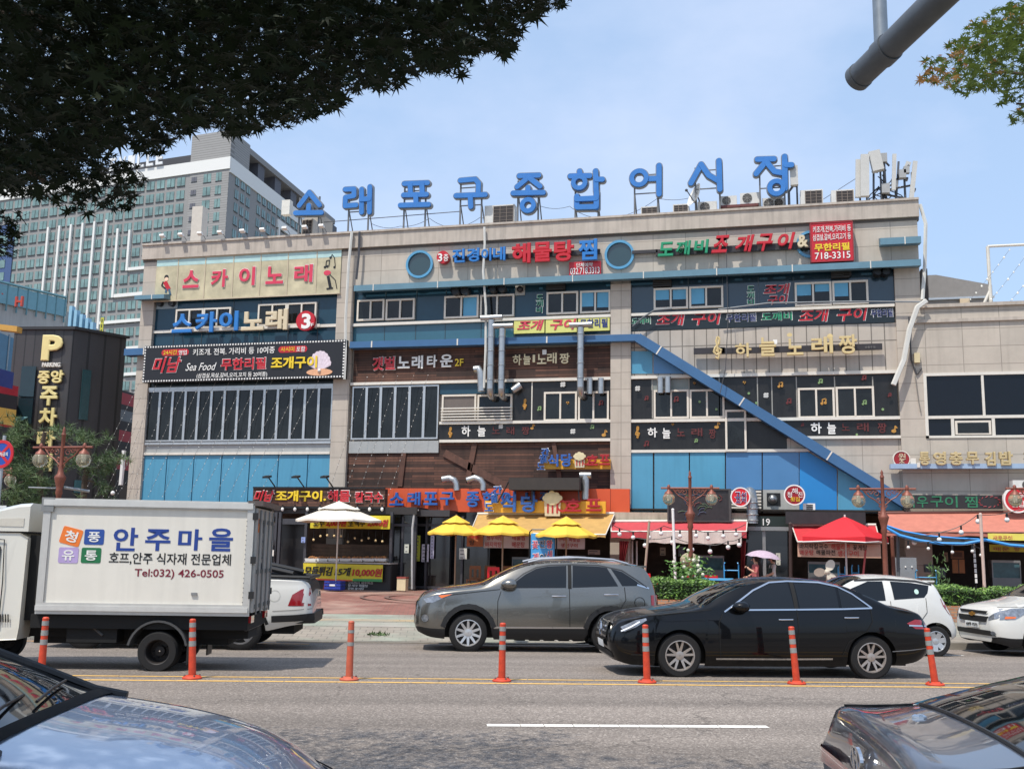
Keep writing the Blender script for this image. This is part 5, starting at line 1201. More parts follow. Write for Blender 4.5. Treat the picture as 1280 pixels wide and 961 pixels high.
# -- parasols
def parasol(px,ytop,half,ybot,Y,mat,label,group=None,n=8,vent=True,base_label=None,pole=white,scallop=False,square=False):
    c = onY(px,ytop,Y);zb = onY(px,ybot,Y).z;rr = (onY(px+half,ybot,Y).x-c.x);z0 = gz(c.x,Y)
    t = thing('parasol',label,'parasol',(c.x,Y,z0),0,group)
    w = MB();n_ = 4 if square else n;off = R(20) if square else .2;rows = 5
    def P(i,s,dz=0): 
        a = off+2*math.pi*i/(n_*2);k = 1. if i % 2 == 0 else (.73 if square else .965)
        return (c.x+rr*s*k*math.cos(a),Y+rr*s*k*math.sin(a),c.z-(c.z-zb)*(s**1.12 if not vent else s)-(.04*s if i % 2 else 0)+dz)
    s0 = .30 if vent else .0;m = n_*2
    for j in range(rows+1):
        s = s0+(1-s0)*j/rows
        for i in range(m): w.v.append(P(i,max(s,.01),-.04 if vent else 0))
    for j in range(rows):
        for i in range(m): w.f.append((j*m+i,j*m+(i+1) % m,(j+1)*m+(i+1) % m,(j+1)*m+i))
    dz0 = -.04 if vent else 0
    b = len(w.v)
    for i in range(m): w.v.append(P(i,1,dz0));
    for i in range(m):
        q = P(i,1,dz0);h = (.17 if i % 2 == 0 else .09) if scallop else .07;w.v.append((q[0],q[1],q[2]-h))
    for i in range(m): w.f.append((b+i,b+(i+1) % m,b+m+(i+1) % m,b+m+i))
    w.build('canopy',mat,t,fixn=False)
    if scallop:
        w2 = MB();w2.tube([w.v[b+m+i % m] for i in range(m+1)],.018,5);w2.build('trim',white,t)
    if vent:
        w = MB();w.v.append((c.x,Y,c.z+.04))
        for i in range(m): w.v.append(P(i,.5,.035))
        w.f = [(0,1+i,1+(i+1) % m) for i in range(m)];w.build('vent_cap',mat,t,fixn=False)
    w = MB();w.cyl((c.x,Y,z0),(c.x,Y,c.z+.06),.028,n=8);w.build('pole',pole,t)
    w = MB()
    for i in range(0,m,2): q = P(i,.97,dz0-.02);w.tube([(c.x,Y,c.z-.14),q],.01,4)
    w.build('rib',steel,t)
    w = MB();w.cyl((c.x,Y,z0),(c.x,Y,z0+.1),.26,.2,16);w.build('base',M((84,82,80),.7),t)
    return t
yp = M((226,186,66),.7,var=.06)
pp = M((150,124,96),.5)
parasol(596.5-26,645,34,664,35.2,yp,'leftmost of the three yellow parasols, before the dark entrance','yellow parasols before the beer hall',pole=pp)
parasol(629,645.5,38,664.5,34.9,yp,'middle one of the three yellow parasols','yellow parasols before the beer hall',pole=pp)
parasol(708,646.5,38,667,34.7,yp,'rightmost of the three yellow parasols, behind the blue board','yellow parasols before the beer hall',pole=pp)
parasol(424,627.5,50,648,34.6,M((226,218,202),.7,var=.06),'white parasol standing in a blue crate before the stall',n=6,pole=M((206,196,180),.5))
parasol(1056,645.5,60,671,33.6,M((206,28,40),.7,var=.05),'big red square parasol with a white trimmed edge',vent=False,scallop=True,square=True,pole=M((206,202,196),.5))
x,z = G(419,34.4);t = thing('crate','blue plastic crate holding the foot of the white parasol','crate',(x,34.4,z));w = MB();w.box(x-.3,x+.3,34.2,34.6,z,z+.04)
for a,b,c_,d in ((-.3,.3,34.18,34.21),(-.3,.3,34.59,34.62),(-.31,-.28,34.2,34.6),(.28,.31,34.2,34.6)):
    for h in (.04,.14,.24): w.box(x+a,x+b,c_,d,z+h,z+h+.075)
w.build('crate_body',M((36,58,150),.5),t);w = MB();w.box(x-.1,x+.1,34.17,34.18,z+.14,z+.2);w.build('label_patch',white,t)
# -- furniture
redp_m = M((206,24,30),.35)
def chair(px,Y,label,group,mat,rot=0.,wooden=False):
    x,z = G(px,Y);t = thing('chair',label,'chair',(x,Y,z),rot,group)
    w = MB();w.box(-.21,.21,-.2,.2,.42,.45);w.build('seat',mat,t,world=False)
    w = MB();w.box(-.21,.21,.18,.21,.45,.52);w.box(-.21,-.13,.181,.211,.52,.85);w.box(.13,.21,.181,.211,.52,.85);w.box(-.05,.05,.182,.209,.52,.8);w.box(-.2,.2,.18,.212,.8,.92);w.build('backrest',mat,t,world=False)
    for a in (-1,1):
        for b in (-1,1): w = MB();w.cyl((a*.18,b*.17,.42),(a*.22,b*.22,0),.025,.02,6);w.build('leg',mat,t,world=False)
    return t
def table(px,Y,label,group,mat,r=.45):
    x,z = G(px,Y);t = thing('table',label,'table',(x,Y,z),0,group)
    w = MB();w.lathe([(.01,.72),(r,.72),(r+.02,.7),(r,.67),(.01,.67)],(0,0,0),24);w.build('tabletop',mat,t,world=False)
    for k in range(4): a = math.pi/4+k*math.pi/2;w = MB();w.cyl((r*.6*math.cos(a),r*.6*math.sin(a),.68),(r*.8*math.cos(a),r*.8*math.sin(a),0),.025,n=6);w.build('leg',mat,t,world=False)
wd = M((132,84,50),.7,var=.2)
chair(592,35.6,'brown wooden chair left of the red plastic chair at the beer hall','chairs at the beer hall',wd);chair(611,36.1,'brown wooden chair behind the red plastic chair at the beer hall','chairs at the beer hall',wd);chair(616,35.0,'red plastic chair under the middle yellow parasol','chairs at the beer hall',redp_m,R(200))
chair(632,36.2,'brown wooden chair by the middle parasol pole','chairs at the beer hall',wd)
table(812,34.2,'red plastic table at the left end behind the hedge','red tables behind the hedge',redp_m,.5);table(872,34.0,'red plastic table right of the lamp post behind the hedge','red tables behind the hedge',redp_m,.6);table(900,35,'red plastic table deeper in the open shop','red tables behind the hedge',redp_m,.5)
chair(806,33.4,'red plastic chair with a pale frame at the left red table','chairs behind the hedge',redp_m,R(180));chair(864,33.2,'red plastic chair before the right red table','chairs behind the hedge',redp_m,R(170));chair(888,33.3,'red plastic chair at the right end of the red tables','chairs behind the hedge',redp_m,R(190));chair(760,35.4,'red plastic chair under the amber awning end','chairs behind the hedge',redp_m)
chair(749,35.8,'red plastic chair deeper under the amber awning','chairs behind the hedge',redp_m)
chair(1107,35.2,'red plastic chair beside the red parasol pole','chairs behind the hedge',redp_m)
x,z = G(893,33.2);t = thing('cool_box','bright blue box lying on the red table edge behind the hedge','box',(x,33.2,z));w = MB();w.box(x-.55,x+.55,33,33.4,z,z+.78);w.build('box',M((60,150,206),.45,var=.1),t);w = MB();w.box(x-.57,x+.57,32.98,33.42,z+.78,z+.84);w.build('lid',M((90,170,216),.45),t)
x,z = G(862,33.0);w = MB();w.lathe([(.02,0),(.2,0),(.24,.85),(.22,.85),(.2,.8),(.02,.8)],(x,33,z),16);solo(w,'bin',M((34,52,120),.45),'dark blue plastic bin beside the white flowering shrub','bin')
def handtruck(px,Y,label,h=1.25,wd_=.22,lean=.1):
    x,z = G(px,Y);t = thing('hand_truck',label,'hand truck',(x,Y,z));bl = M((70,160,210),.45)
    w = MB();w.tube([(x-wd_,Y+.1,z+.1),(x-wd_,Y-lean,z+h),(x-wd_*.9,Y-lean-.1,z+h+.06)],.02,6);w.tube([(x+wd_,Y+.1,z+.1),(x+wd_,Y-lean,z+h),(x+wd_*.9,Y-lean-.1,z+h+.06)],.02,6)
    for k in (.3,.6,.85): w.tube([(x-wd_,Y+.1-(lean+.1)*k,z+.1+(h-.1)*k),(x+wd_,Y+.1-(lean+.1)*k,z+.1+(h-.1)*k)],.018,6)
    w.build('frame',bl,t);w = MB();w.box(x-wd_,x+wd_,Y-.2,Y+.1,z+.08,z+.1);w.build('toe_plate',bl,t)
    for a in (-1,1): w = MB();w.lathe([(.02,-.03),(.1,-.03),(.1,.03),(.02,.03)],(x+a*(wd_+.05),Y+.15,z+.1),14,'X');w.build('wheel',blk,t)
handtruck(914.5,33.6,'light blue hand truck in front of the dark open shop');handtruck(1157,34.6,'light blue hand truck beside the grey panel in the right shop',1.15,.3)
handtruck(1052,34.2,'light blue hand truck frame half hidden behind the red parasol pole',1.2,.1);handtruck(1069,34.4,'light blue hand truck handle right of the red parasol pole',1.25,.1)
t = thing('fan','cream standing fan with big open blades under the red parasol','fan',onY(1036,735,33.4));x,z = G(1036,33.4);t.location = (x,33.4,z);XF[t.name] = Matrix.Translation(t.location)
c = onY(1034,714.5,33.2);fm = M((206,198,180),.4)
for a in (95,215,335):
    w = MB();A = R(a-30);d = Vector((math.cos(A),0,math.sin(A)));n = Vector((-d.z,0,d.x));P = []
    for k in range(14): s = 2*math.pi*k/14;P.append(c+d*(.22+.17*math.cos(s))+n*(.13*math.sin(s))+Vector((0,.05*math.sin(s),0)))
    w.prism(P,(0,.012,0));w.build('blade',fm,t)
w = MB();w.ball(c+Vector((0,.02,0)),.08,10,6);w.cyl(c,c+Vector((0,.25,0)),.09,.07,12);w.build('motor',fm,t,smooth=True);w = MB();w.cyl((c.x,33.4,z),(c.x,33.4,c.z-.05),.03,n=8);w.build('stand',fm,t);w = MB();w.cyl((c.x,33.4,z),(c.x,33.4,z+.05),.24,.2,16);w.build('base',fm,t)
# posts and frames
def post(px0,py0,px1,Y,r,mat,label,py1=None):
    A = onY(px0,py0,Y);x,z = G(px1,Y);w = MB();w.cyl((x,Y,z),A,r,n=8);t = thing('post',label,'post',(x,Y,z));w.build('shaft',mat,t)
    w = MB();w.cyl((x,Y,z),(x,Y,z+.04),r*2.4,n=10);w.build('foot_plate',mat,t);w = MB();w.ball(A,r*1.15,8,5);w.build('cap',mat,t)
post(841,637,845,34.4,.045,white,'white pole before the faded red awning');post(811.5,652,803,34.3,.04,M((170,150,130),.5),'leaning thin pole left of the white pole');post(1122,671,1122,33.8,.05,M((90,94,96),.5),'grey steel post right of the red parasol');post(1115,672,1118,34.2,.06,M((110,66,50),.6),'brown post at the right edge of the red parasol')
post(1225.5,643,1230,32.8,.045,M((206,180,166),.5),'pale pole with an orange lower part before the right shop');post(1082,688,1073,34,.03,M((190,90,90),.5),'pink slanting rod under the red parasol');post(988,655,988,36,.06,M((60,44,40),.6),'dark post left of the red awning')
x,z = G(1132,35);w = MB();w.box(X_(1118,710,35),X_(1146,710,35),35,35.5,z,Z_(1132,696.5,35));t = thing('steel_cabinet','grey steel cabinet behind the grey post','cabinet',(x,35.2,z));w.build('cabinet',M((150,154,156),.4,.3,var=.08),t);w = MB()
for k in range(3): c = onY(1124+k*8,708.5,34.99);w.ball(c,.03,6,4)
w.build('bolt',white,t)
# shade net with blue rope
t = thing('shade_net','black shade net edged with blue rope sagging before the salmon awning','net',onY(1190,690,33.5))
top = [(1103,655),(1130,664),(1160,669.5),(1195,672.5),(1230,674),(1260,677),(1300,680),(1340,682)];bt = [(1105,658),(1125,669),(1150,675.5),(1175,679),(1205,679.5),(1232,674.5),(1262,681),(1300,684)]
P = [onY(a,b,33.7) for a,b in top];Q = [onY(a,b,33.2) for a,b in bt];w = MB();vs = []
for p,q in zip(P,Q): vs += [p,q]
w.add(vs,[(2*i,2*i+2,2*i+3,2*i+1) for i in range(len(P)-1)]);w.add([(v.x,v.y,v.z-.02) for v in vs],[(2*i,2*i+1,2*i+3,2*i+2) for i in range(len(P)-1)]);w.build('net',M((34,36,36),.9),t,fixn=False)
w = MB();w.tube(Q,.045,7);w.tube([onY(a,b,33.65) for a,b in top[:5]],.03,7);w.build('rope',M((60,150,220),.5),t)
# festoon bulbs
def festoon(pts,Y,label,n,r=.075,sag=.25):
    t = thing('festoon_lights',label,'string lights',onY(*pts[0],Y));w = MB();P = [];bs = []
    for a,b in zip(pts[:-1],pts[1:]):
        A,B = onY(*a,Y),onY(*b,Y);m = 8
        for k in range(m): s = k/m;q = A.lerp(B,s);q.z -= sag*4*s*(1-s)*.3;P.append(q)
    P.append(onY(*pts[-1],Y));w.tube(P,.012,5);w.build('cable',black_m,t)
    for k in range(n): q = P[int((len(P)-1)*(k+.5)/n)];b = MB();b.ball((q.x,q.y,q.z-.2),r,9,6);o = b.build('bulb',white,t,smooth=True);b = MB();b.cyl((q.x,q.y,q.z-.14),(q.x,q.y,q.z),.03,n=6);b.build('socket',black_m,o)
festoon([(766,656),(800,664),(830,657),(870,662),(900,662),(932,655)],35.2,'black cable of white bulbs along the faded red awning, upper one',9);festoon([(795,672),(840,670),(880,680),(910,676),(932,667)],34.6,'black cable of white bulbs hanging lower before the red shop',6)
festoon([(1130,668),(1180,664),(1222,643),(1280,635)],33.4,'black cable of white bulbs rising across the salmon awning',5);festoon([(1125,672),(1165,676),(1215,680),(1232,683)],33.0,'black cable of small bulbs under the blue rope',5,.05)
# rows of things inside the right shop
def box_item(px,Y,mat,name,label,cat,dep=.3,sub=None):
    X0,X1,Z0,Z1 = FR(*px,Y);t = thing(name,label,cat,((X0+X1)/2,Y,Z0));w = MB();w.box(X0,X1,Y,Y+dep,Z0,Z1);w.build('body',mat,t)
    if sub: w = MB();[w.box(*S(q,Y-.015,Y)) for q in sub[0]];w.build(sub[2],sub[1],t)
box_item((1188.5,688,1205,698),37.2,M((110,66,26),.5,var=.2),'wooden_sign','orange-brown wooden sign inside the dark right shop','sign',.05,([(1191,690,1202.5,696)],M((70,40,20),.6),'carving'))
box_item((1190.5,699,1206,716),37.2,M((140,84,34),.5,var=.2),'wooden_door','small orange-brown double door inside the dark right shop','door',.05,([(1198,699,1198.8,716)],black_m,'gap'))
box_item((1156,705,1167,715),36.8,M((60,64,68),.4),'kitchen_unit','dark kitchen unit behind the blue hand truck','appliance');box_item((1172,709,1182,722),36.8,M((52,56,60),.4),'kitchen_unit','dark kitchen unit left of the orange-brown door','appliance',.4,([(1172.5,710,1181.5,711.2)],M((120,122,122),.4),'handle'))
t = thing('light_strip','vertical white dotted light strip in the dark right shop','string lights',onY(1219,735,33.6));w = MB()
for k in range(8): c = onY(1217.3+k*.42,681+k*6.4,33.6);w.box(c.x-.03,c.x+.03,33.58,33.62,c.z-.06,c.z+.06)
w.build('lights',white,t);w = MB();w.cyl(onY(1217,676,33.63),onY(1220.5,735,33.63),.012,n=5);w.build('wire',black_m,t)
# three black spotlights on the brown board
for px in (333,369,405):
    A = onY(px+12,610,36);B = onY(px+3,597,35.6);t = thing('spotlight','black arm spotlight above the brown stall signboard','lamp',A,0,'spotlights on the brown signboard')
    w = MB();w.tube([A,B],.025,6);w.build('arm',black_m,t);w = MB();w.obox(B+Vector((-.02,-.1,.03)),(.12,0,0),(0,.14,.03),(0,0,.035));w.build('head',black_m,t)
# things half seen inside the open shops
def tank(px,Y,label):
    X0,X1,Z0,Z1 = FR(*px,Y);z = gz((X0+X1)/2,Y);t = thing('fish_tank',label,'fish tank',((X0+X1)/2,Y+.3,z),0,'fish tanks in the open shops');m = (Z0+Z1)/2
    w = MB();w.box(X0,X1,Y,Y+.6,z,Z0);w.build('stand',M((120,124,126),.4,.5),t)
    w = MB();w.box(X0+.02,X1-.02,Y+.02,Y+.58,Z0,Z1-.08);w.build('water',M((70,110,120),.1,var=.4,scale=3),t)
    w = MB();[w.box(a,b,Y-.01,Y+.61,c_,d) for a,b,c_,d in ((X0,X1,Z1-.08,Z1),(X0,X0+.03,Z0,Z1-.08),(X1-.03,X1,Z0,Z1-.08))];w.build('frame',M((150,152,152),.4,.5),t)
for px,Y,lab in (((640,696,662,712),38.6,'fish tank deep under the amber awning left of the blue board'),((704,694,732,712),38.6,'fish tank deep under the amber awning right of the blue board'),((862,694,905,712),38.4,'long fish tank in the dark shop behind the red tables'),((1010,702,1050,716),38.4,'fish tank in the shop behind the standing fan'),((1240,700,1276,722),38.2,'fish tank at the back of the dark right shop')): tank(px,Y,lab)
for px,Y,col,lab in (((825,684,832,694),39.5,(196,186,160),'pale menu sheet on the back wall left in the dark shop'),((848,683,856,695),39.5,(150,160,176),'bluish menu sheet on the back wall of the dark shop'),((735,687,750,693),38.4,(206,190,180),'pale framed notice under the amber awning'),((1180,690,1185,702),38.6,(150,130,110),'brown sheet left of the orange-brown sign')): posters([(px,Y,col,lab)])
for px in (786,790.5,796): A = onY(px,676,36.2);x,z = G(px,36.2);w = MB();w.cyl((x,36.2,z),(A.x,36.2,A.z),.03,n=6);solo(w,'rolled_sheet',M((190,184,176),.35),'pale rolled plastic sheet hanging by the red curtain','sheet','rolled sheets by the red curtain')
# ------------------------------------------------------------------ vehicles
def pchip(tab):
    xs = [p[0] for p in tab];ys = [p[1] for p in tab];n = len(xs)
    d = [(ys[i+1]-ys[i])/(xs[i+1]-xs[i]) for i in range(n-1)];m = [d[0]]
    for i in range(1,n-1): m.append(0 if d[i-1]*d[i] <= 0 else 2*d[i-1]*d[i]/(d[i-1]+d[i]))
    m.append(d[-1])
    def f(x):
        if x <= xs[0]: return ys[0]
        if x >= xs[-1]: return ys[-1]
        i = 0
        while x > xs[i+1]: i += 1
        h = xs[i+1]-xs[i];t = (x-xs[i])/h
        return (2*t**3-3*t*t+1)*ys[i]+(t**3-2*t*t+t)*h*m[i]+(-2*t**3+3*t*t)*ys[i+1]+(t**3-t*t)*h*m[i+1]
    return f
def car_paint(name,rgb,metal=.6,rough=.32,fl=.0):
    m = bpy.data.materials.new(name);m.use_nodes = True;b = m.node_tree.nodes['Principled BSDF']
    b.inputs['Base Color'].default_value = (*lin(rgb),1);b.inputs['Metallic'].default_value = metal;b.inputs['Roughness'].default_value = rough
    b.inputs['Coat Weight'].default_value = 1;b.inputs['Coat Roughness'].default_value = .02
    return m
car_glass = M((12,14,16),.03,var=0,spec=.6,name='tinted_car_glass');tyre_m = M((26,25,25),.85,var=.15,scale=12);chrome = M((214,214,216),.12,1.,var=0);plast = M((30,30,31),.6,var=.08);gap_m = M((8,8,8),.8,var=0);lamp_red = M((150,10,18),.12,var=.05,coat=1);lamp_clr = M((150,154,160),.1,.5,var=.5,scale=16,coat=1);amberl = M((230,110,30),.2,coat=1);rim_m = M((176,176,178),.28,.8,var=.05)
SIDE = pchip([(0,.90),(.10,.965),(.35,1.0),(.6,.998),(.8,.985),(1,.945)])
class Car:
    def __init__(s,name,label,paint,L,W,zt,zs,zb,plan,wheels,wr,arch,cabin,loc,rot,clad=None,tum=.42,nose=None,tail=None,step=.1,crown=.05,group=None,cat='car',cover=None,rear_pillar=.86):
        s.L,s.W,s.paint = L,W,paint
        s.zt,s.zs,s.zb,s.plan = pchip(zt),pchip(zs),pchip(zb),pchip(plan);s.wh,s.wr,s.ar,s.tum,s.cr = wheels,wr,arch,tum,crown
        s.nose = pchip(nose) if nose else (lambda z: 0);s.tail = pchip(tail) if tail else (lambda z: 0)
        s.t = thing(name,label,cat,loc,rot,group)
        xs = set([0,L]);x = 0
        while x < L: xs.add(round(x,4));x += step
        for v in (.02,.04,.07,.12,L-.02,L-.04,L-.07,L-.12): xs.add(v)
        for c in cabin: xs.add(c)
        for xc in wheels:
            for k in range(17): xs.add(round(xc+arch*math.cos(math.pi*k/16)*(.9995 if k in (0,16) else 1),5))
            xs.add(round(xc-arch,5));xs.add(round(xc+arch,5))
        xs = sorted(xs);s.xs = xs;secs = [s.section(x) for x in xs];m = len(secs[0]);s.NS = 9;NG = 5
        full = [[(y,z) for y,z in sec] + [(-y,z) for y,z in reversed(sec[:-1])] for sec in secs]
        M2 = len(full[0]);B = {}
        V = [s.loc3(x,y,z) for x,sec in zip(xs,full) for y,z in sec]
        xa,xb,xc_,xd = cabin
        def bucket(x,j,y,z):
            jj = j if j < m else M2-2-j
            if jj >= s.NS+NG-1:
                yr = max(abs(full[s._ix(x)][s.NS+NG-1][0]),.01)
                if xa < x < xb and abs(y) < .93*yr: return 'windshield'
                if xc_ < x < xd and abs(y) < rear_pillar*yr: return 'rear_window'
                if cover and x > cover: return 'bed_cover'
            if clad and z < clad: return 'cladding'
            return 'body'
        for i in range(len(xs)-1):
            for j in range(M2-1):
                a,b,c,d = i*M2+j,(i+1)*M2+j,(i+1)*M2+j+1,i*M2+j+1
                y = sum(full[k][l][0] for k,l in ((i,j),(i+1,j),(i+1,j+1),(i,j+1)))/4;z = sum(full[k][l][1] for k,l in ((i,j),(i+1,j),(i+1,j+1),(i,j+1)))/4
                B.setdefault(bucket((xs[i]+xs[i+1])/2,j,y,z),[]).append((a,b,c,d))
        B['body'].append(tuple(range(M2-1,-1,-1)));B['body'].append(tuple((len(xs)-1)*M2+k for k in range(M2)))
        mt = {'body': paint,'windshield': car_glass,'rear_window': car_glass,'cladding': plast,'bed_cover': plast}
        for k,fs in B.items():
            used = sorted({i for f in fs for i in f});ix = {u: n for n,u in enumerate(used)}
            w = MB();w.add([V[u] for u in used],[tuple(ix[i] for i in f) for f in fs]);o = w.build(k,mt[k],s.t,smooth=42,world=False)
            if k == 'body': s.body = o
        w = MB();zl = min(z for _,z in zb)+.02
        w.add(*s._lbox(.35,L-.35,-(W/2-.27),W/2-.27,zl,.72));w.build('underbody',gap_m,s.t,world=False)
    def _ix(s,x):
        i = 0
        while i < len(s.xs)-2 and s.xs[i+1] <= x: i += 1
        return i
    def _lbox(s,x0,x1,y0,y1,z0,z1):
        w = MB();w.box(s.L/2-x1,s.L/2-x0,y0,y1,z0,z1);return w.v,w.f
    def loc3(s,x,y,z):
        if x < .6: x2 = x+s.nose(z)*max(0,1-x/.6)**2
        elif x > s.L-.6: x2 = x-s.tail(z)*max(0,1-(s.L-x)/.6)**2
        else: x2 = x
        return (s.L/2-x2,y,z)
    def zbot(s,x):
        z = s.zb(x)
        for xc in s.wh:
            d = abs(x-xc)
            if d < s.ar: z = max(z,s.wr+math.sqrt(s.ar**2-d*d)*1.0)
        return z
    def wid(s,x): return s.W/2*s.plan(x)
    def yside(s,x,z):
        z0,z1 = s.zb(x),s.zs(x);return s.wid(x)*SIDE(max(0,min(1,(z-z0)/(z1-z0))))
    def top(s,x):
        h = max(s.zt(x)-s.zs(x),.02);cr = min(s.cr,h*.7);yb = s.wid(x)*.945;yr = max(yb-s.tum*(h-cr)-.035,.1);return cr,yb,yr
    def surfY(s,x,z):
        zs = s.zs(x)
        if z <= zs: return s.yside(x,z)
        cr,yb,yr = s.top(x);ze = s.zt(x)-cr;t = max(0,min(1,(z-zs)/max(ze-zs,.001)));return yb+(yr-yb)*t+.018*math.sin(math.pi*t)
    def section(s,x):
        zb = s.zbot(x);zs = max(s.zs(x),zb+.03);cr,yb,yr = s.top(x);ze = s.zt(x)-cr;R_ = []
        for k in range(9): z = zb+(zs-zb)*k/9;R_.append((s.yside(x,z),z))
        for k in range(5): t = k/5;z = zs+(max(ze,zs+.004)-zs)*t;R_.append((yb+(yr-yb)*t+.018*math.sin(math.pi*t),z))
        for k in range(8): y = yr*(1-k/7);R_.append((y,s.zt(x)-cr*(y/yr)**2.4 if yr else s.zt(x)))
        return R_
    def inv(s,x,z):
        x0 = x
        for _ in range(8):
            if x0 < .6: x0 = x-s.nose(z)*max(0,1-max(x0,0)/.6)**2
            elif x0 > s.L-.6: x0 = x+s.tail(z)*max(0,1-(s.L-min(x0,s.L))/.6)**2
        return min(max(x0,0),s.L)
    def _cut(s,poly,gx=.12,gz=.08):
        bm = bmesh.new();bm.faces.new([bm.verts.new((x,0,z)) for x,z in poly])
        x0,x1,z0,z1 = min(p[0] for p in poly),max(p[0] for p in poly),min(p[1] for p in poly),max(p[1] for p in poly)
        k = math.floor(x0/gx)+1
        while k*gx < x1: bmesh.ops.bisect_plane(bm,geom=bm.verts[:]+bm.edges[:]+bm.faces[:],plane_co=(k*gx,0,0),plane_no=(1,0,0));k += 1
        k = math.floor(z0/gz)+1
        while k*gz < z1: bmesh.ops.bisect_plane(bm,geom=bm.verts[:]+bm.edges[:]+bm.faces[:],plane_co=(0,0,k*gz),plane_no=(0,0,1));k += 1
        bmesh.ops.triangulate(bm,faces=[f for f in bm.faces if len(f.verts) > 4])
        bm.verts.index_update();V = [(v.co.x,v.co.z) for v in bm.verts];F = [tuple(v.index for v in f.verts) for f in bm.faces];bm.free();return V,F
    def dec(s,name,polys,mat,off=.004,sides=(1,-1),parent=None,smooth=True):
        """pieces that lie on the side of the body, given in side view"""
        w = MB()
        for poly in polys:
            V,F = s._cut(poly)
            for sd in sides: w.add([(s.L/2-x,sd*(s.surfY(s.inv(x,z),z)+off),z) for x,z in V],F)
        return w.build(name,mat,parent or s.t,world=False,smooth=smooth)
    def dec_each(s,name,poly,mat,off=.004): return [s.dec(name,[poly],mat,off,(sd,)) for sd in (1,-1)]
    def ln(s,name,pts,wd,mat,off=.006,sides=(1,-1)):
        P = []
        for (x0,z0),(x1,z1) in zip(pts[:-1],pts[1:]):
            L = math.hypot(x1-x0,z1-z0);nx,nz = -(z1-z0)/L*wd/2,(x1-x0)/L*wd/2;ex,ez = (x1-x0)/L*wd*.3,(z1-z0)/L*wd*.3
            P.append([(x0-ex+nx,z0-ez+nz),(x1+ex+nx,z1+ez+nz),(x1+ex-nx,z1+ez-nz),(x0-ex-nx,z0-ez-nz)])
        return s.dec(name,P,mat,off,sides)
    def xf(s,y,z,rear=False):
        y = abs(y);a,b = 0.,.8
        f = (lambda x: s.surfY(s.L-x,z)) if rear else (lambda x: s.surfY(x,z))
        if f(0) >= y: x = 0
        else:
            for _ in range(24):
                m = (a+b)/2
                if f(m) < y: a = m
                else: b = m
            x = b
        return x
    def fdec(s,name,polys,mat,off=.006,rear=False,parent=None):
        """pieces that lie on the nose or the tail, given in front view (y to the left of the car)"""
        w = MB()
        for poly in polys:
            V,F = s._cut(poly,.06,.06);vs = []
            for y,z in V:
                x = s.xf(y,z,rear);q = s.loc3(s.L-x if rear else x,y,z);vs.append((q[0]+(-off if rear else off),q[1],q[2]))
            w.add(vs,F)
        return w.build(name,mat,parent or s.t,world=False,smooth=True)
    def windows(s,polys,mat=None): 
        for p in polys: s.dec_each('side_window',p,mat or car_glass,.004)
    def wheels(s,style='five',rim=None,rr=.68,width=.2,y_in=.0):
        for xc in s.wh:
            for sd in (1,-1):
                c = Vector((s.L/2-xc,sd*(s.W/2-.03-y_in-width/2),s.wr));r = s.wr;w = MB();h = width/2
                w.lathe([(r*rr,-h),(r*.9,-h),(r*.98,-h*.8),(r,-h*.4),(r,h*.4),(r*.98,h*.8),(r*.9,h),(r*rr,h)],c,36,'Y');ty = w.build('wheel',tyre_m,s.t,world=False,smooth=35)
                w = MB();o = sd*h
                w.lathe([(r*rr*.98,o*.2),(r*rr,o*.98),(r*rr*.93,o*1.0),(r*rr*.88,o*.5)],c,36,'Y')
                q = rim or rim_m;hub = c+Vector((0,o*.7,0))
                if style == 'steel':
                    w.lathe([(r*rr*.9,o*.3),(r*rr*.7,o*.75),(r*rr*.45,o*.4),(r*.14,o*.75),(.01,o*.78)],c,30,'Y')
                else:
                    n = {'five': 5,'ten': 10,'twin': 5,'cover': 7}[style]
                    for k in range(n):
                        for da in ((-.11,.11) if style == 'twin' else (0,)):
                            a = 2*math.pi*k/n+.3+da;a2 = 2*math.pi*k/n+.3+da*2.3;d = Vector((math.cos(a),0,math.sin(a)));d2 = Vector((math.cos(a2),0,math.sin(a2)))
                            tn = Vector((-d.z,0,d.x));tn2 = Vector((-d2.z,0,d2.x));w1,w2 = {'five': (.05,.04),'ten': (.028,.02),'twin': (.020,.014),'cover': (.045,.05)}[style]
                            A,Bq = hub+d*r*.12,c+Vector((0,o*.93,0))+d2*r*rr*.93
                            w.prism([A-tn*w1,A+tn*w1,Bq+tn2*w2,Bq-tn2*w2],(0,-sd*.025,0))
                    w.lathe([(r*.2,o*.5),(r*.19,o*.8),(r*.1,o*.86),(.005,o*.86)],c,20,'Y')
                w.build('rim',q,ty,world=False,smooth=30)
                w = MB();w.lathe([(r*rr*.95,o*.1),(.01,o*.1)],c,24,'Y');w.build('brake_disc',M((52,50,50),.5,.4),ty,world=False)
    def mirror(s,x,z,mat,sz=(.14,.11,.08)):
        for sd in (1,-1):
            y = sd*(s.surfY(x,z)+.11);w = MB();c = (s.L/2-x,y,z);w.ball((0,0,0),1,14,9);w.v = [(c[0]+a*sz[0]*(1.15 if a > 0 else .75),c[1]+b*sz[1],c[2]+q*sz[2]) for a,b,q in w.v]
            o = w.build('mirror',mat,s.t,world=False,smooth=True);w = MB();w.tube([(c[0]-.02,sd*(s.surfY(x,z-.06)-.01),z-.07),(c[0],y-sd*.05,z-.03)],.03,6);w.build('mirror_arm',plast,o,world=False)
    def handle(s,x,z,mat,l=.11):
        for sd in (1,-1):
            y = s.surfY(x,z);w = MB();c = s.L/2-x;w.tube([(c+l,sd*(y+.004),z),(c+l*.8,sd*(y+.03),z),(c-l*.8,sd*(y+.03),z+.004),(c-l,sd*(y+.004),z+.004)],.013,8);w.build('door_handle',mat,s.t,world=False,smooth=True)
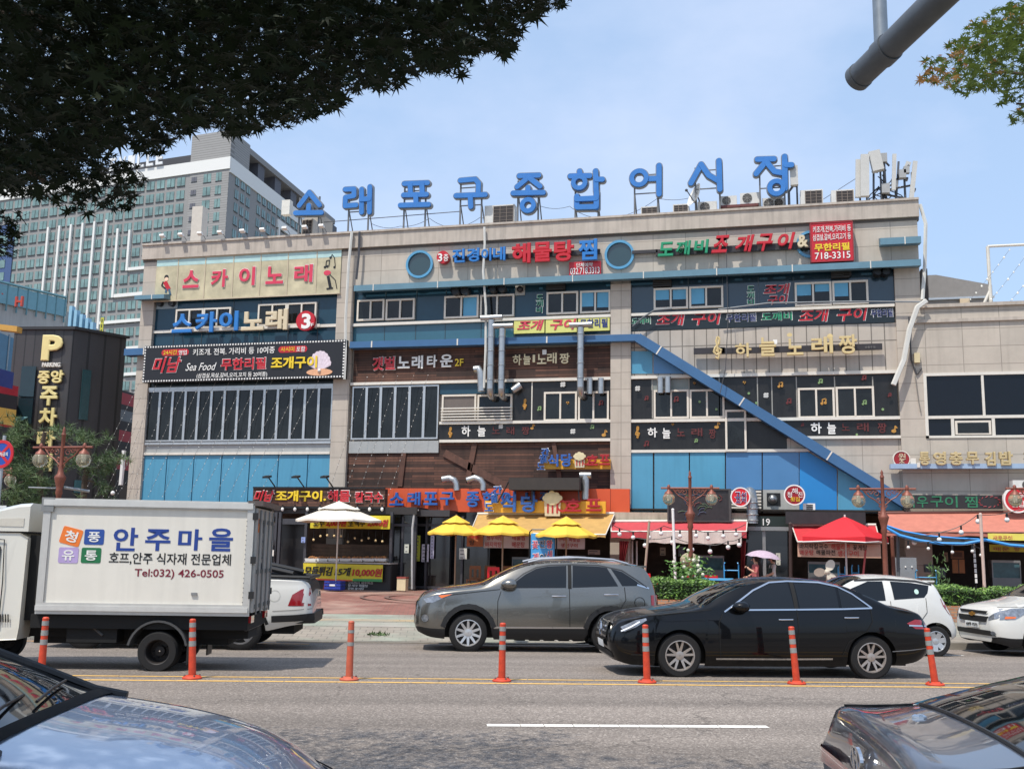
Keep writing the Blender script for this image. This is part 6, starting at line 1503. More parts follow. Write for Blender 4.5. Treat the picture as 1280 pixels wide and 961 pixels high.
PLAN = [(0,.71),(.02,.77),(.05,.83),(.12,.895),(.25,.945),(.5,.982),(.9,1)]
def plan(L,r=((.9,1),(.5,.988),(.25,.962),(.12,.925),(.05,.88),(0,.82))): return PLAN+[(L-a,b) for a,b in r]
def place(px,py,z_off=0.,rot=None): pass
def at_uv(u,v): p = road(u,v);return p
LEFT,RIGHT = RA+math.pi,RA
def u_at(px,v,z):
    """road coordinate u where the pixel column px meets the line v at height z"""
    lo,hi = -60.,60.
    for _ in range(50):
        m = (lo+hi)/2;p = RO+RU*m+RV*v;d = Vector((p.x,p.y,z))-CAM;x = PCX+FPX*d.dot(RT)/d.dot(FW)
        if x < px: lo = m
        else: hi = m
    return m
# ---- black sedan
black_pt = car_paint('black_car_paint',(6,7,10),0,.3);black_pt.node_tree.nodes['Principled BSDF'].inputs['Specular IOR Level'].default_value = .1;black_pt.node_tree.nodes['Principled BSDF'].inputs['Coat Weight'].default_value = .6
L = 4.88;v0 = .72;W = 1.86;uc = (u_at(845,v0,.3)+u_at(1091,v0,.3))/2
c = Car('sedan','black four door sedan driving left in the near lane with chrome window trim',black_pt,L,W,
  [(0,.66),(.04,.79),(.1,.85),(.3,.905),(.6,.95),(1.0,1.0),(1.34,1.06),(1.7,1.24),(2.08,1.395),(2.4,1.45),(2.8,1.468),(3.3,1.44),(3.66,1.37),(4.0,1.23),(4.26,1.115),(4.5,1.065),(4.72,1.03),(4.82,.97),(4.88,.84)],
  [(0,.6),(.1,.76),(.5,.87),(1.0,.93),(1.4,.965),(1.8,.985),(3.0,1.01),(3.9,1.035),(4.3,1.02),(4.7,.95),(4.88,.76)],
  [(0,.24),(.3,.18),(.8,.17),(4.0,.19),(4.6,.25),(4.88,.36)],plan(L),[1.02,3.91],.325,.375,(1.34,2.12,3.5,4.3),road(uc+.0,v0+W/2-.03),LEFT,nose=[(.2,.08),(.5,0),(.7,.03),(.9,.16)],tail=[(.3,.06),(.6,0),(.9,.05),(1.05,.12)],step=.09)
c.windows([[(1.78,.995),(2.2,1.265),(2.45,1.375),(2.72,1.395),(2.76,1.02)],[(2.84,1.022),(2.82,1.395),(3.2,1.385),(3.44,1.335),(3.44,1.035)],[(3.48,1.04),(3.48,1.325),(3.65,1.245),(3.86,1.06),(3.83,1.045)]])
c.ln('chrome_trim',[(1.70,.965),(2.17,1.275),(2.44,1.395),(2.72,1.418),(3.2,1.408),(3.48,1.352),(3.68,1.25),(3.94,1.048)],.022,chrome);c.ln('chrome_trim',[(2.0,.992),(2.8,1.008),(3.5,1.025),(3.94,1.045)],.022,chrome)
c.ln('sill_trim',[(1.56,.285),(2.6,.29),(3.3,.3)],.024,chrome);c.ln('pillar_gap',[(2.79,1.03),(2.78,1.4)],.06,gap_m,.005)
c.ln('door_gap',[(1.66,.93),(1.60,.8),(1.62,.3)],.011,gap_m);c.ln('door_gap',[(2.79,1.0),(2.80,.7),(2.77,.3)],.011,gap_m);c.ln('door_gap',[(3.92,1.03),(3.93,.85),(3.85,.72),(3.55,.55),(3.45,.35)],.011,gap_m);c.ln('body_gap',[(.55,.89),(1.05,.945),(1.5,.99)],.01,gap_m)
c.handle(2.62,.86,chrome);c.handle(3.62,.90,chrome);c.mirror(1.95,1.04,black_pt)
for poly in ([(.2,.655),(.15,.72),(.36,.82),(.52,.855),(.53,.825),(.36,.72)],): c.dec_each('headlight',poly,lamp_clr,.006)
c.ln('headlight_line',[(.16,.665),(.3,.73),(.42,.8)],.02,M((240,244,250),.2),.012)
c.dec_each('tail_light',[(4.46,.83),(4.60,.885),(4.80,.875),(4.83,.78),(4.74,.745),(4.6,.75)],lamp_red,.006);c.ln('tail_light_line',[(4.5,.8),(4.8,.79)],.02,chrome,.01)
g_ = [(-.42,.52),(-.46,.66),(-.40,.78),(.40,.78),(.46,.66),(.42,.52)]
c.fdec('grille',[g_],M((30,30,32),.4,.5));c.fdec('grille_bar',[[(-.44,z-.014),(-.44,z+.014),(.44,z+.014),(.44,z-.014)] for z in (.56,.63,.70,.765,.53)],chrome,.014)
w = MB();q = c.loc3(0,0,.65)
for a in (90,210,330): A = R(a);w.prism([(q[0]+.03,.10*math.cos(A),q[2]+.10*math.sin(A)),(q[0]+.03,.018*math.cos(A+1.05),q[2]+.018*math.sin(A+1.05)),(q[0]+.03,.018*math.cos(A-1.05),q[2]+.018*math.sin(A-1.05))],(.01,0,0))
for k in range(24): a,b = 2*math.pi*k/24,2*math.pi*(k+1)/24;w.prism([(q[0]+.03,r*math.cos(t),q[2]+r*math.sin(t)) for r,t in ((.095,a),(.115,a),(.115,b),(.095,b))],(.012,0,0))
w.build('emblem',chrome,c.t,world=False)
c.fdec('number_plate',[[(-.26,.38),(-.26,.49),(.26,.49),(.26,.38)]],M((226,228,226),.4),.02);c.fdec('lower_grille',[[(-.7,.27),(-.7,.36),(.7,.36),(.7,.27)]],gap_m,.006)
c.ln('bumper_trim',[(.3,.33),(.5,.335),(.62,.33)],.012,plast);c.ln('bumper_trim',[(4.22,.42),(4.5,.44),(4.78,.47)],.012,M((120,120,122),.5,var=0));c.wheels('twin',M((170,162,156),.35,.5))
# ---- grey suv
grey_pt = car_paint('grey_metallic_paint',(128,125,118),.85,.24)
L = 4.685;v0 = 5.25;W = 1.885;uc = (u_at(588,v0,.2)+u_at(757.7,v0,.2))/2+.0
c = Car('suv','grey metallic off-road car parked at the kerb behind the bollards',grey_pt,L,W,
  [(0,.90),(.04,1.0),(.12,1.075),(.4,1.15),(.8,1.21),(1.25,1.275),(1.6,1.44),(2.0,1.62),(2.25,1.685),(2.7,1.73),(3.3,1.735),(3.9,1.71),(4.2,1.685),(4.38,1.655),(4.49,1.53),(4.59,1.33),(4.66,1.12),(4.685,.95)],
  [(0,.80),(.1,.94),(.4,1.04),(1.0,1.11),(1.4,1.135),(2,1.17),(3,1.205),(3.8,1.235),(4.3,1.2),(4.6,1.05),(4.685,.8)],
  [(0,.36),(.3,.27),(.7,.24),(4.0,.26),(4.5,.36),(4.685,.46)],plan(L),[1.016,3.71],.362,.44,(1.25,2.28,4.3,4.62),road(uc,v0+W/2-.03),LEFT,clad=.46,tum=.34,nose=[(.3,.1),(.55,0),(.85,.02),(1.08,.1)],tail=[(.4,.03),(.7,0),(1.0,.03),(1.6,.0)],step=.1)
c.windows([[(1.74,1.195),(2.08,1.45),(2.3,1.565),(2.52,1.61),(2.88,1.63),(2.86,1.215)],[(2.98,1.22),(3.0,1.635),(3.5,1.625),(3.66,1.6),(3.86,1.26)],[(3.74,1.585),(3.95,1.53),(4.2,1.37),(4.32,1.275),(3.94,1.265)]])
c.ln('window_trim',[(1.66,1.16),(2.05,1.465),(2.3,1.59),(2.54,1.635),(3.0,1.655),(3.5,1.65),(3.95,1.56),(4.25,1.37),(4.42,1.25)],.02,M((40,40,42),.4));c.ln('window_trim',[(4.24,1.29),(4.46,1.23)],.03,chrome)
c.ln('sill_trim',[(1.5,.47),(2.6,.475),(3.2,.48)],.03,chrome);c.ln('pillar_gap',[(2.93,1.22),(2.94,1.64)],.07,gap_m,.005)
for pts in ([(1.62,1.13),(1.56,.95),(1.56,.5)],[(2.92,1.2),(2.93,.5)],[(3.98,1.24),(4.0,1.0),(3.9,.86),(3.5,.7),(3.4,.5)],[(.5,1.03),(1.1,1.11),(1.6,1.17)]): c.ln('door_gap',pts,.012,gap_m)
a = [(4.27+.1*math.cos(k*math.pi/8),.96+.1*math.sin(k*math.pi/8)) for k in range(17)];c.ln('fuel_flap',a,.01,gap_m,sides=(1,))
c.handle(2.72,1.06,chrome,.13);c.handle(3.72,1.10,chrome,.13);c.mirror(1.80,1.27,grey_pt,(.17,.13,.10))
c.dec_each('headlight',[(.22,.90),(.16,.97),(.42,1.05),(.72,1.075),(.5,.98),(.35,.91)],lamp_clr,.006);c.dec_each('headlight_amber',[(.5,.99),(.44,1.04),(.70,1.068)],amberl,.01);c.dec_each('tail_light',[(4.5,.82),(4.5,1.1),(4.66,1.1),(4.68,.82)],lamp_red,.008)
for xc in c.wh:
    pts = [(xc+.49*math.cos(math.pi*k/12),c.wr+.49*math.sin(math.pi*k/12)) for k in range(1,12)];c.ln('wheel_arch',pts,.09,plast,.012)
c.fdec('grille',[[(-.45,.78),(-.5,.92),(.5,.92),(.45,.78)]],M((22,22,24),.4,.3));c.fdec('lower_grille',[[(-.6,.5),(-.66,.68),(.66,.68),(.6,.5)]],plast,.008);c.dec_each('fog_light',[(.2+.07*math.cos(k*.63),.62+.07*math.sin(k*.63)) for k in range(10)],lamp_clr,.012)
w = MB();rl = [(2.15,1.68),(2.4,1.745),(3.1,1.785),(3.8,1.755),(4.1,1.68)]
for sd in (1,-1): w.tube([(c.L/2-x,sd*.62,z+.0) for x,z in rl],.022,8)
w.build('roof_rail',M((190,190,192),.3,.6),c.t,world=False,smooth=True)
w = MB();w.box(c.L/2-4.46,c.L/2-4.26,-.6,.6,1.615,1.65);w.build('spoiler',grey_pt,c.t,world=False)
w = MB()
for k in range(9): x = 1.9+k*.28;w.box(c.L/2-x-.2,c.L/2-x,-.78,.78,.22,.28)
w.build('underside',gap_m,c.t,world=False);c.wheels('ten',M((206,206,206),.3,.6))
# ---- white pickup behind the truck
wht_pt = car_paint('white_car_paint',(212,210,203),.0,.35)
L = 5.0;v0 = 5.0;W = 1.9;ur = u_at(394,v0+.4,.7)
c = Car('pickup','white pickup with a black bed cover parked half hidden behind the box truck',wht_pt,L,W,
  [(0,.8),(.1,1.0),(.4,1.08),(1.2,1.17),(1.5,1.3),(2.0,1.65),(2.3,1.76),(3.2,1.76),(3.42,1.50),(3.5,1.36),(4.8,1.335),(4.95,1.28),(5.0,1.1)],
  [(0,.7),(.3,1.0),(1.3,1.1),(3.4,1.22),(3.5,1.27),(4.8,1.25),(4.95,1.15),(5.0,.9)],
  [(0,.36),(.5,.28),(4.0,.34),(4.6,.46),(5.0,.52)],plan(L,((.9,1),(.5,.985),(.25,.965),(.12,.93),(.05,.88),(0,.82))),[.95,3.72],.37,.44,(1.25,2.2,3.2,3.48),road(ur-L/2+.0,v0+W/2-.03),LEFT,tum=.3,cover=3.5,tail=[(.4,0),(.9,.03),(1.3,.06)])
c.windows([[(1.7,1.2),(2.15,1.55),(2.5,1.62),(2.5,1.22)],[(2.58,1.22),(2.58,1.62),(3.1,1.6),(3.25,1.26)]])
c.dec_each('tail_light',[(4.62,1.02),(4.78,1.12),(4.93,1.15),(4.96,.82),(4.55,.82)],lamp_red,.006);c.dec_each('reverse_light',[(4.80,.88),(4.82,1.0),(4.94,1.0),(4.955,.86)],M((226,220,214),.2),.011)
c.ln('bumper',[(4.3,.58),(4.7,.6),(4.99,.63)],.12,plast,.012);c.fdec('bumper',[[(-.86,.5),(-.86,.68),(.86,.68),(.86,.5)]],plast,.03,True);c.ln('door_gap',[(3.48,1.28),(3.48,.6)],.014,gap_m);c.ln('body_gap',[(4.28,.72),(4.6,.74),(4.97,.77)],.008,gap_m)
pts = [(c.wh[1]+.48*math.cos(math.pi*k/12),c.wr+.48*math.sin(math.pi*k/12)) for k in range(1,12)];c.ln('wheel_arch',pts,.06,gap_m,.008)
c.ln('fuel_flap',[(4.3+.1*math.cos(k*math.pi/8),1.0+.1*math.sin(k*math.pi/8)) for k in range(17)],.008,M((190,188,180),.5),sides=(1,))
w = MB()
for sd in (.8,-.8): w.tube([(L/2-3.5,sd,1.38),(L/2-3.7,sd*.97,1.56),(L/2-4.0,sd*.97,1.52),(L/2-4.6,sd,1.40)],.05,8)
w.tube([(L/2-3.7,.78,1.56),(L/2-3.7,-.78,1.56)],.05,8);w.build('roll_bar',plast,c.t,world=False,smooth=True)
w = MB();w.tube([(L/2-3.55,.86,1.36),(L/2-4.9,.86,1.33),(L/2-4.9,-.86,1.33),(L/2-3.55,-.86,1.36)],.035,6);w.build('bed_rail',plast,c.t,world=False);c.wheels('five',M((120,120,122),.4,.5));c.handle(2.3,1.05,plast)
# ---- white hatchback
L = 3.6;v0 = 5.3;W = 1.6;ur = u_at(1188,v0+.35,.6)
c = Car('hatchback','small white hatchback parked at the kerb behind the black sedan',wht_pt,L,W,
  [(0,.75),(.05,.86),(.2,.95),(.7,1.04),(.95,1.13),(1.3,1.35),(1.7,1.52),(2.2,1.555),(2.8,1.515),(3.08,1.465),(3.2,1.41),(3.33,1.2),(3.46,.97),(3.55,.78),(3.6,.6)],
  [(0,.65),(.3,.85),(1,.96),(2,1.02),(2.6,1.1),(3.0,1.16),(3.2,1.08),(3.45,.84),(3.6,.55)],
  [(0,.24),(.4,.2),(3.0,.22),(3.4,.3),(3.6,.36)],plan(L),[.75,3.12],.30,.36,(.95,1.75,3.12,3.42),road(ur-L/2,v0+W/2-.03),LEFT,tum=.3,tail=[(.3,.03),(.6,0),(1,.05),(1.4,.05)],step=.08)
c.windows([[(1.15,1.03),(1.5,1.28),(1.85,1.42),(2.15,1.43),(2.15,1.06)],[(2.32,1.08),(2.3,1.43),(2.7,1.41),(3.06,1.36),(3.0,1.22),(2.92,1.13)]])
c.ln('door_gap',[(2.24,1.05),(2.25,.4)],.01,gap_m);c.ln('door_gap',[(2.95,1.12),(2.95,.85),(2.75,.6)],.01,gap_m);c.dec_each('tail_light',[(3.3,.98),(3.26,1.12),(3.36,1.06),(3.5,.8),(3.42,.82)],lamp_red,.01)
c.ln('roof_strip',[(1.6,1.44),(2.2,1.47),(2.8,1.44),(3.12,1.38)],.04,plast,.008);w = MB();w.box(L/2-3.27,L/2-3.05,-.5,.5,1.425,1.455);w.build('spoiler',wht_pt,c.t,world=False)
c.dec('window_sticker',[[(2.78+.045*math.cos(k*.7),1.24+.05*math.sin(k*.7)) for k in range(9)]],M((190,220,206),.4),.01,(1,));c.mirror(1.3,1.1,wht_pt);c.handle(2.05,.9,wht_pt);c.wheels('cover',M((186,188,190),.35,.5),rr=.66);c.dec_each('headlight',[(.1,.7),(.08,.78),(.45,.9),(.5,.85)],lamp_clr)
# ---- white people carrier at the right edge
L = 4.65;v0 = 5.35;W = 1.84;uf = u_at(1206,v0+1.2,.6)
c = Car('minivan','white people carrier entering the frame at right with a gold emblem on its grille',wht_pt,L,W,
  [(0,.78),(.04,.9),(.15,.97),(.4,1.02),(.8,1.09),(1.05,1.15),(1.4,1.34),(1.85,1.57),(2.3,1.66),(3.3,1.65),(4.2,1.57),(4.45,1.3),(4.65,.9)],
  [(0,.70),(.1,.86),(.4,.95),(1,1.02),(2,1.08),(3.5,1.14),(4.3,1.1),(4.65,.75)],
  [(0,.28),(.4,.2),(4.2,.24),(4.65,.4)],plan(L),[.93,3.69],.34,.40,(1.05,1.95,4.25,4.5),road(uf+L/2,v0+W/2-.03),LEFT,tum=.3,nose=[(.3,.05),(.6,0),(.85,.03),(1.0,.12)],clad=.36)
c.windows([[(1.5,1.1),(1.9,1.4),(2.2,1.5),(2.5,1.52),(2.5,1.11)],[(2.6,1.12),(2.6,1.52),(3.4,1.5),(3.4,1.15)]])
c.fdec('grille',[[(-.52,.66),(-.60,.77),(.60,.77),(.52,.66)],[(-.5,.82),(-.56,.875),(.56,.875),(.5,.82)]],gap_m,.008);c.fdec('emblem',[[(-.13,.775),(-.13,.825),(-.05,.825),(-.045,.845),(.05,.845),(.05,.825),(.13,.825),(.13,.775),(.05,.775),(.045,.755),(-.05,.755),(-.05,.775)]],M((176,130,60),.3,.7),.03)
c.fdec('lower_grille',[[(-.76,.40),(-.66,.50),(.66,.50),(.76,.40)]],plast,.008);pl = c.fdec('number_plate',[[(-.27,.535),(-.27,.65),(.27,.65),(.27,.535)]],M((228,230,228),.4),.02)
q = c.loc3(0,0,.55);w = MB();X = c.t.matrix_basis;text3(w,'68마 7573',(q[0]+.026,-.22,.56),(0,1,0),(0,0,1),.44,.065,.004,.014,.0);w.build('plate_lettering',blk,c.t,world=False,fixn=False)
c.fdec('headlight',[[(.62,.70),(.60,.76),(.80,.90),(.86,.93),(.86,.76)]],lamp_clr,.01);c.fdec('headlight',[[(-.62,.70),(-.60,.76),(-.80,.90),(-.86,.93),(-.86,.76)]],lamp_clr,.01)
c.dec_each('headlight',[(.12,.72),(.16,.93),(.62,.955),(.66,.88),(.4,.74)],lamp_clr,.008);c.dec_each('headlight_amber',[(.2,.74),(.22,.79),(.42,.79),(.4,.755)],amberl,.014)
for sd in (1,-1): c.fdec('fog_light',[[(sd*(.72)+.055*math.cos(k*.63),.45+.045*math.sin(k*.63)) for k in range(10)]],lamp_clr,.02)
c.ln('body_gap',[(.15,.96),(.6,.985),(1.1,1.06)],.01,gap_m);c.mirror(1.55,1.17,wht_pt);c.wheels('five')
# ---- foreground cars in the parking lane beside the camera
silver_pt = car_paint('silver_blue_paint',(184,198,218),.6,.34)
L = 4.9;W = 1.86
FA = at(140,864,5.35);u1,v1 = uv_of(FA)
c = Car('sedan','silver blue car in the left foreground, seen over its bonnet and windscreen',silver_pt,L,W,
  [(0,.60),(.06,.68),(.15,.75),(.3,.84),(.55,.94),(.9,1.02),(1.25,1.07),(1.34,1.085),(1.8,1.26),(2.3,1.43),(2.7,1.49),(3.2,1.48),(3.8,1.36),(4.3,1.18),(4.7,1.1),(4.86,.95),(4.9,.8)],
  [(0,.52),(.15,.66),(.3,.75),(.55,.85),(1.0,.95),(1.4,1.0),(2,1.02),(4.3,1.04),(4.7,.97),(4.9,.7)],
  [(0,.22),(.4,.17),(4.3,.2),(4.9,.34)],[(0,.5),(.05,.6),(.12,.7),(.25,.80),(.45,.89),(.75,.96),(1.1,1)]+[(L-a,b) for a,b in ((.9,1),(.5,.975),(.2,.92),(0,.74))],[.95,3.78],.33,.38,(1.30,2.45,3.6,4.4),road(u1-L/2+1.33,v1-W/2+.09),RIGHT,tum=.42,step=.045,crown=.06,nose=[(.2,.1),(.5,0),(.65,.03),(.8,.12)])
c.windows([[(1.75,.98),(2.2,1.24),(2.7,1.37),(2.75,.99)],[(2.85,.99),(2.85,1.37),(3.3,1.35),(3.8,1.05)]])
w = MB();vs = [];n = 26
for i in range(n+1):
    y = -.80+1.6*i/n;sag = .055*(1-(y/.8)**2)
    for x,dz in ((1.37-sag,.014),(1.34-sag,.012),(1.31-sag,.004)): vs.append((c.L/2-x,y,c.zt(x)-c.top(x)[0]*(abs(y)/c.top(x)[2])**2.4*.9+dz))
w.add(vs,[(3*i+j,3*i+j+1,3*i+j+4,3*i+j+3) for i in range(n) for j in range(2)]);w.build('cowl',M((9,9,9),.7,var=0,spec=.15),c.t,world=False,smooth=True)
for y0,y1 in ((-.1,.55),(-.66,.02)):
    P = [(c.L/2-(1.37-.0),y0,c.zt(1.37)+.022),(c.L/2-1.42,(y0+y1)/2,c.zt(1.42)+.02),(c.L/2-1.47,y1,c.zt(1.47)-.0)];w = MB();w.tube(P,.007,6);w.build('wiper',blk,c.t,world=False)
for sd in (1,-1): w = MB();w.tube([(c.L/2-x,sd*(c.top(x)[2]*.955),c.zt(x)-c.top(x)[0]*.9+.004) for x in (1.24,1.4,1.7,2.0,2.3,2.45)],.024,8);w.build('windscreen_seal',blk,c.t,world=False,smooth=True)
c.mirror(1.85,1.04,silver_pt);c.wheels('five');c.dec_each('headlight',[(.1,.6),(.1,.68),(.45,.79),(.5,.74)],lamp_clr);c.ln('body_gap',[(.1,.69),(.5,.805),(.9,.87),(1.25,.92)],.008,gap_m)
dgrey_pt = car_paint('dark_grey_metallic_paint',(104,108,118),.6,.32)
FB = at(1043,886,4.6);_r = R(8);FB2 = (FB.x-.07+2.44*math.cos(_r)+(W/2-.12)*math.sin(_r),FB.y+2.44*math.sin(_r)-(W/2-.12)*math.cos(_r),-.02)
c = Car('sedan','dark grey car in the right foreground, seen over its boot with a red light bar',dgrey_pt,L,W,
  [(0,.60),(.1,.78),(.5,.88),(1.25,.985),(1.8,1.2),(2.3,1.38),(2.7,1.445),(3.2,1.43),(3.7,1.39),(4.1,1.295),(4.4,1.21),(4.52,1.178),(4.7,1.168),(4.83,1.172),(4.87,1.15),(4.9,1.04)],
  [(0,.55),(.1,.69),(.5,.80),(1.0,.88),(1.4,.93),(2,.96),(3.5,1.03),(4.3,1.06),(4.7,1.05),(4.9,.95)],
  [(0,.22),(.4,.17),(4.3,.2),(4.9,.34)],PLAN+[(L-a,b) for a,b in ((.9,1),(.5,.98),(.3,.955),(.15,.92),(.06,.88),(0,.80))],[.95,3.78],.33,.38,(1.30,2.45,3.3,4.50),FB2,_r,tum=.42,step=.045,crown=.035,tail=[(.3,.1),(.55,.05),(.8,.03),(.95,.0),(1.05,.02)],rear_pillar=.9)
c.windows([[(1.75,.98),(2.2,1.24),(2.7,1.37),(2.75,.99)],[(2.85,.99),(2.85,1.37),(3.3,1.34),(3.9,1.05)]])
c.fdec('light_bar',[[(-.86,.90),(-.87,.97),(-.3,.985),(.3,.985),(.87,.97),(.86,.90),(.3,.935),(-.3,.935)]],lamp_red,.014,True);c.ln('tail_light',[(4.42,.97),(4.6,.965),(4.86,.96)],.06,lamp_red,.012)
w = MB();q = (c.L/2-4.885,0,1.0)
for k in range(28):
    a,b = 2*math.pi*k/28,2*math.pi*(k+1)/28;w.prism([(q[0]-.012,s1*.085*math.cos(t),1.045+s1*.045*math.sin(t)) for s1,t in ((1,a),(1,b),(.8,b),(.8,a))],(-.012,0,0))
for y in (-.03,.03): w.prism([(q[0]-.012,y-.014-.012,1.008),(q[0]-.012,y+.014-.012,1.008),(q[0]-.012,y+.014+.012,1.082),(q[0]-.012,y-.014+.012,1.082)],(-.012,0,0))
w.prism([(q[0]-.012,-.03,1.035),(q[0]-.012,.03,1.045),(q[0]-.012,.03,1.06),(q[0]-.012,-.03,1.05)],(-.012,0,0));w.build('emblem',chrome,c.t,world=False)
for sd in (1,-1):
    w = MB();P = [(c.L/2-x,sd*y,c.zt(x)-c.top(x)[0]*(y/c.top(x)[2])**2.4+.003) for x,y in ((4.52,.66),(4.6,.68),(4.7,.69),(4.8,.69))];w.tube(P,.005,5);w.build('boot_gap',gap_m,c.t,world=False)
w = MB();w.tube([(c.L/2-4.5,y,c.zt(4.5)-c.top(4.5)[0]*(abs(y)/c.top(4.5)[2])**2.4+.003) for y in [-.62+.124*k for k in range(11)]],.009,6);w.build('window_seal',blk,c.t,world=False)
c.wheels('five');c.mirror(1.85,1.04,dgrey_pt);w = MB();w.ball((c.L/2-4.62,.2,1.172),.03,10,5,.4);w.build('rear_badge',chrome,c.t,world=False)
# ---- white box truck
TC = road(0,.55);tk = thing('box_truck','white box truck driving left with blue 안주마을 lettering on its side','truck',road(u_at(195,.8,.28),.8+.86),LEFT)
tw = M((220,215,203),.45,var=.06,scale=1.2,streak=.1);tal = M((192,190,184),.45,.25,var=.1);cabw = car_paint('white_truck_cab',(208,204,192),0,.35)
# local frame: x forward from the rear axle, y to the left (towards the camera), z up
x0,x1 = -1.27,1.72;y1 = .86;z0,z1 = .80,2.43
w = MB();w.box(x0+.06,x1-.06,-y1+.03,y1-.03,z0+.03,z1-.03);w.build('cargo_box',tw,tk,world=False)
w = MB()
for y in (y1,-y1): s_ = .04 if y > 0 else -.04;w.box(x0,x1,y-s_,y,z1-.12,z1);w.box(x0,x1,y-s_,y,z0,z0+.16);w.box(x0,x0+.1,y-s_,y+.001,z0+.16,z1-.12);w.box(x1-.1,x1,y-s_,y+.001,z0+.16,z1-.12)
w.box(x0,x1,-y1+.04,y1-.04,z1-.03,z1+.004);w.box(x1-.05,x1,-y1+.04,y1-.04,z0,z1-.03);w.build('box_frame',tal,tk,world=False)
w = MB();w.box(x1-.14,x1+.03,y1-.02,y1+.015,z1-.19,z1+.012);w.box(x1-.14,x1+.03,-y1-.015,-y1+.02,z1-.19,z1+.012);w.build('corner_cap',M((140,140,138),.4,.4),tk,world=False)
w = MB();w.box(x0+.02,x1,y1,y1+.022,z1-.10,z1-.015);w.box(x0+.02,x1,y1,y1+.02,z0+.05,z0+.12);w.build('box_rail',M((206,204,198),.4,.3),tk,world=False)
w = MB()
for k in range(18): w.ball((x0+.1,y1+.001,z0+.2+k*.068),.008,5,3)
w.build('rivet',M((120,120,118),.4,.6),tk,world=False)
for s_ in (0,1):
    w = MB();a,b = (-y1+.06,-.01) if s_ else (.01,y1-.06);w.box(x0-.035,x0,a,b,z0+.05,z1-.08);dr_ = w.build('rear_door',M((176,174,168),.45,.2,var=.1),tk,world=False)
    w = MB()
    for y in (a+(b-a)*.3,a+(b-a)*.8): w.cyl((x0-.06,y,z0+.02),(x0-.06,y,z1-.1),.014,n=7);[w.box(x0-.075,x0-.035,y-.03,y+.03,z,z+.06) for z in (z0+.1,z0+.6,z1-.3)]
    w.build('lock_bar',M((120,120,118),.4,.5),dr_,world=False)
    w = MB()
    for z in (z0+.25,z0+.75,z1-.25): w.box(x0-.05,x0+.02,(y1-.05 if not s_ else -y1-.01),(y1+.01 if not s_ else -y1+.05),z,z+.1)
    w.build('hinge',plast,dr_,world=False)
w = MB()
text3(w,'안주마을',(x0-.041,.24,2.15),(0,0,-1),(0,-1,0),.75,.15,.006,.012,.0);w.build('lettering',navy,tk,world=False,fixn=False)
w = MB();w.box(x0-.04,x0-.036,.5,.68,2.0,2.2);w.build('label_patch',M((226,120,50),.5),tk,world=False)
w = MB();w.box(x0-.12,x0+.1,-y1,y1,z1-.05,z1+.025);w.build('rear_visor',M((90,80,76),.5),tk,world=False)
# lettering on the side: from the photo, the side panel spans pixels 62..298 across and 641..765 down
def side_rect(px0,py0,px1,py1):
    X = lambda px: x1-.13-(px-61.5)/(298-61.5)*(x1-x0-.26)
    Z = lambda py: z1-.12-(py-627)/(764-627)*1.33
    return X(px0),X(px1),Z(py1),Z(py0)
def st_(body,px,mat,depth=.006,bold=.014,bevel=0.,shear=0,name='lettering',yo=0.):
    a,b,c_,d = side_rect(*px);w = MB();text3(w,body,(a,y1-.028+yo,c_),(-1,0,0),(0,0,1),a-b,d-c_,depth,bold,bevel,shear);w.build(name,mat,tk,world=False,fixn=False)
nv = M((32,62,136),.45,var=.03)
for ch,px in zip('안주마을',((137,655.5,167,690),(176,657,207,689),(216.5,656,246,687.5),(254.5,654,284,688))): st_(ch,px,nv,.003,bold=.018,bevel=.01)
st_('호프,안주 식자재 전문업체',(133.5,692,283,709.5),blk,.003,bold=.012);st_('Tel:032) 426-0505',(166,715.5,275,730),M((120,24,44),.45),.003,bold=.012)
def tile(px,mat,ch,rot=0.):
    a,b,c_,d = side_rect(*px);cx,cz,h,v = (a+b)/2,(c_+d)/2,(a-b)/2,(d-c_)/2;w = MB();P = []
    for sx,sz in ((1,1),(-1,1),(-1,-1),(1,-1)):
        for k in range(5):
            t = {(1,1): 0,(-1,1): 90,(-1,-1): 180,(1,-1): 270}[(sx,sz)]+k*22.5;r = h*.18;P.append((sx*(h-r)+r*math.cos(R(t)),sz*(v-r)+r*math.sin(R(t))))
    cr_,sr = math.cos(rot),math.sin(rot)
    w.prism([(cx+p*cr_-q*sr,y1-.03,cz+p*sr+q*cr_) for p,q in P],(0,.005,0));w.build('label_tile',mat,tk,world=False)
    w = MB();U = Vector((-cr_,0,-sr));Wv = Vector((-sr*1.,0,cr_));O = Vector((cx,y1-.024,cz))-U*h*.62-Wv*v*.66;text3(w,ch,O,U,Wv,h*1.24,v*1.32,.004,.018,.0);w.build('lettering',white,tk,world=False,fixn=False)
tile((73,657.5,98,682.5),M((232,120,44),.45),'청',R(14));tile((101.5,659,125.5,681.5),M((40,76,150),.45),'풍');tile((72,686,96,709),M((176,156,200),.45),'유');tile((99.5,686,123.5,708.5),M((26,110,66),.45),'통')
w = MB();a,b,c_,d = side_rect(237,749,244,753);w.box(b,a,y1-.03,y1-.005,c_,d);w.build('latch',M((150,150,148),.4,.5),tk,world=False)
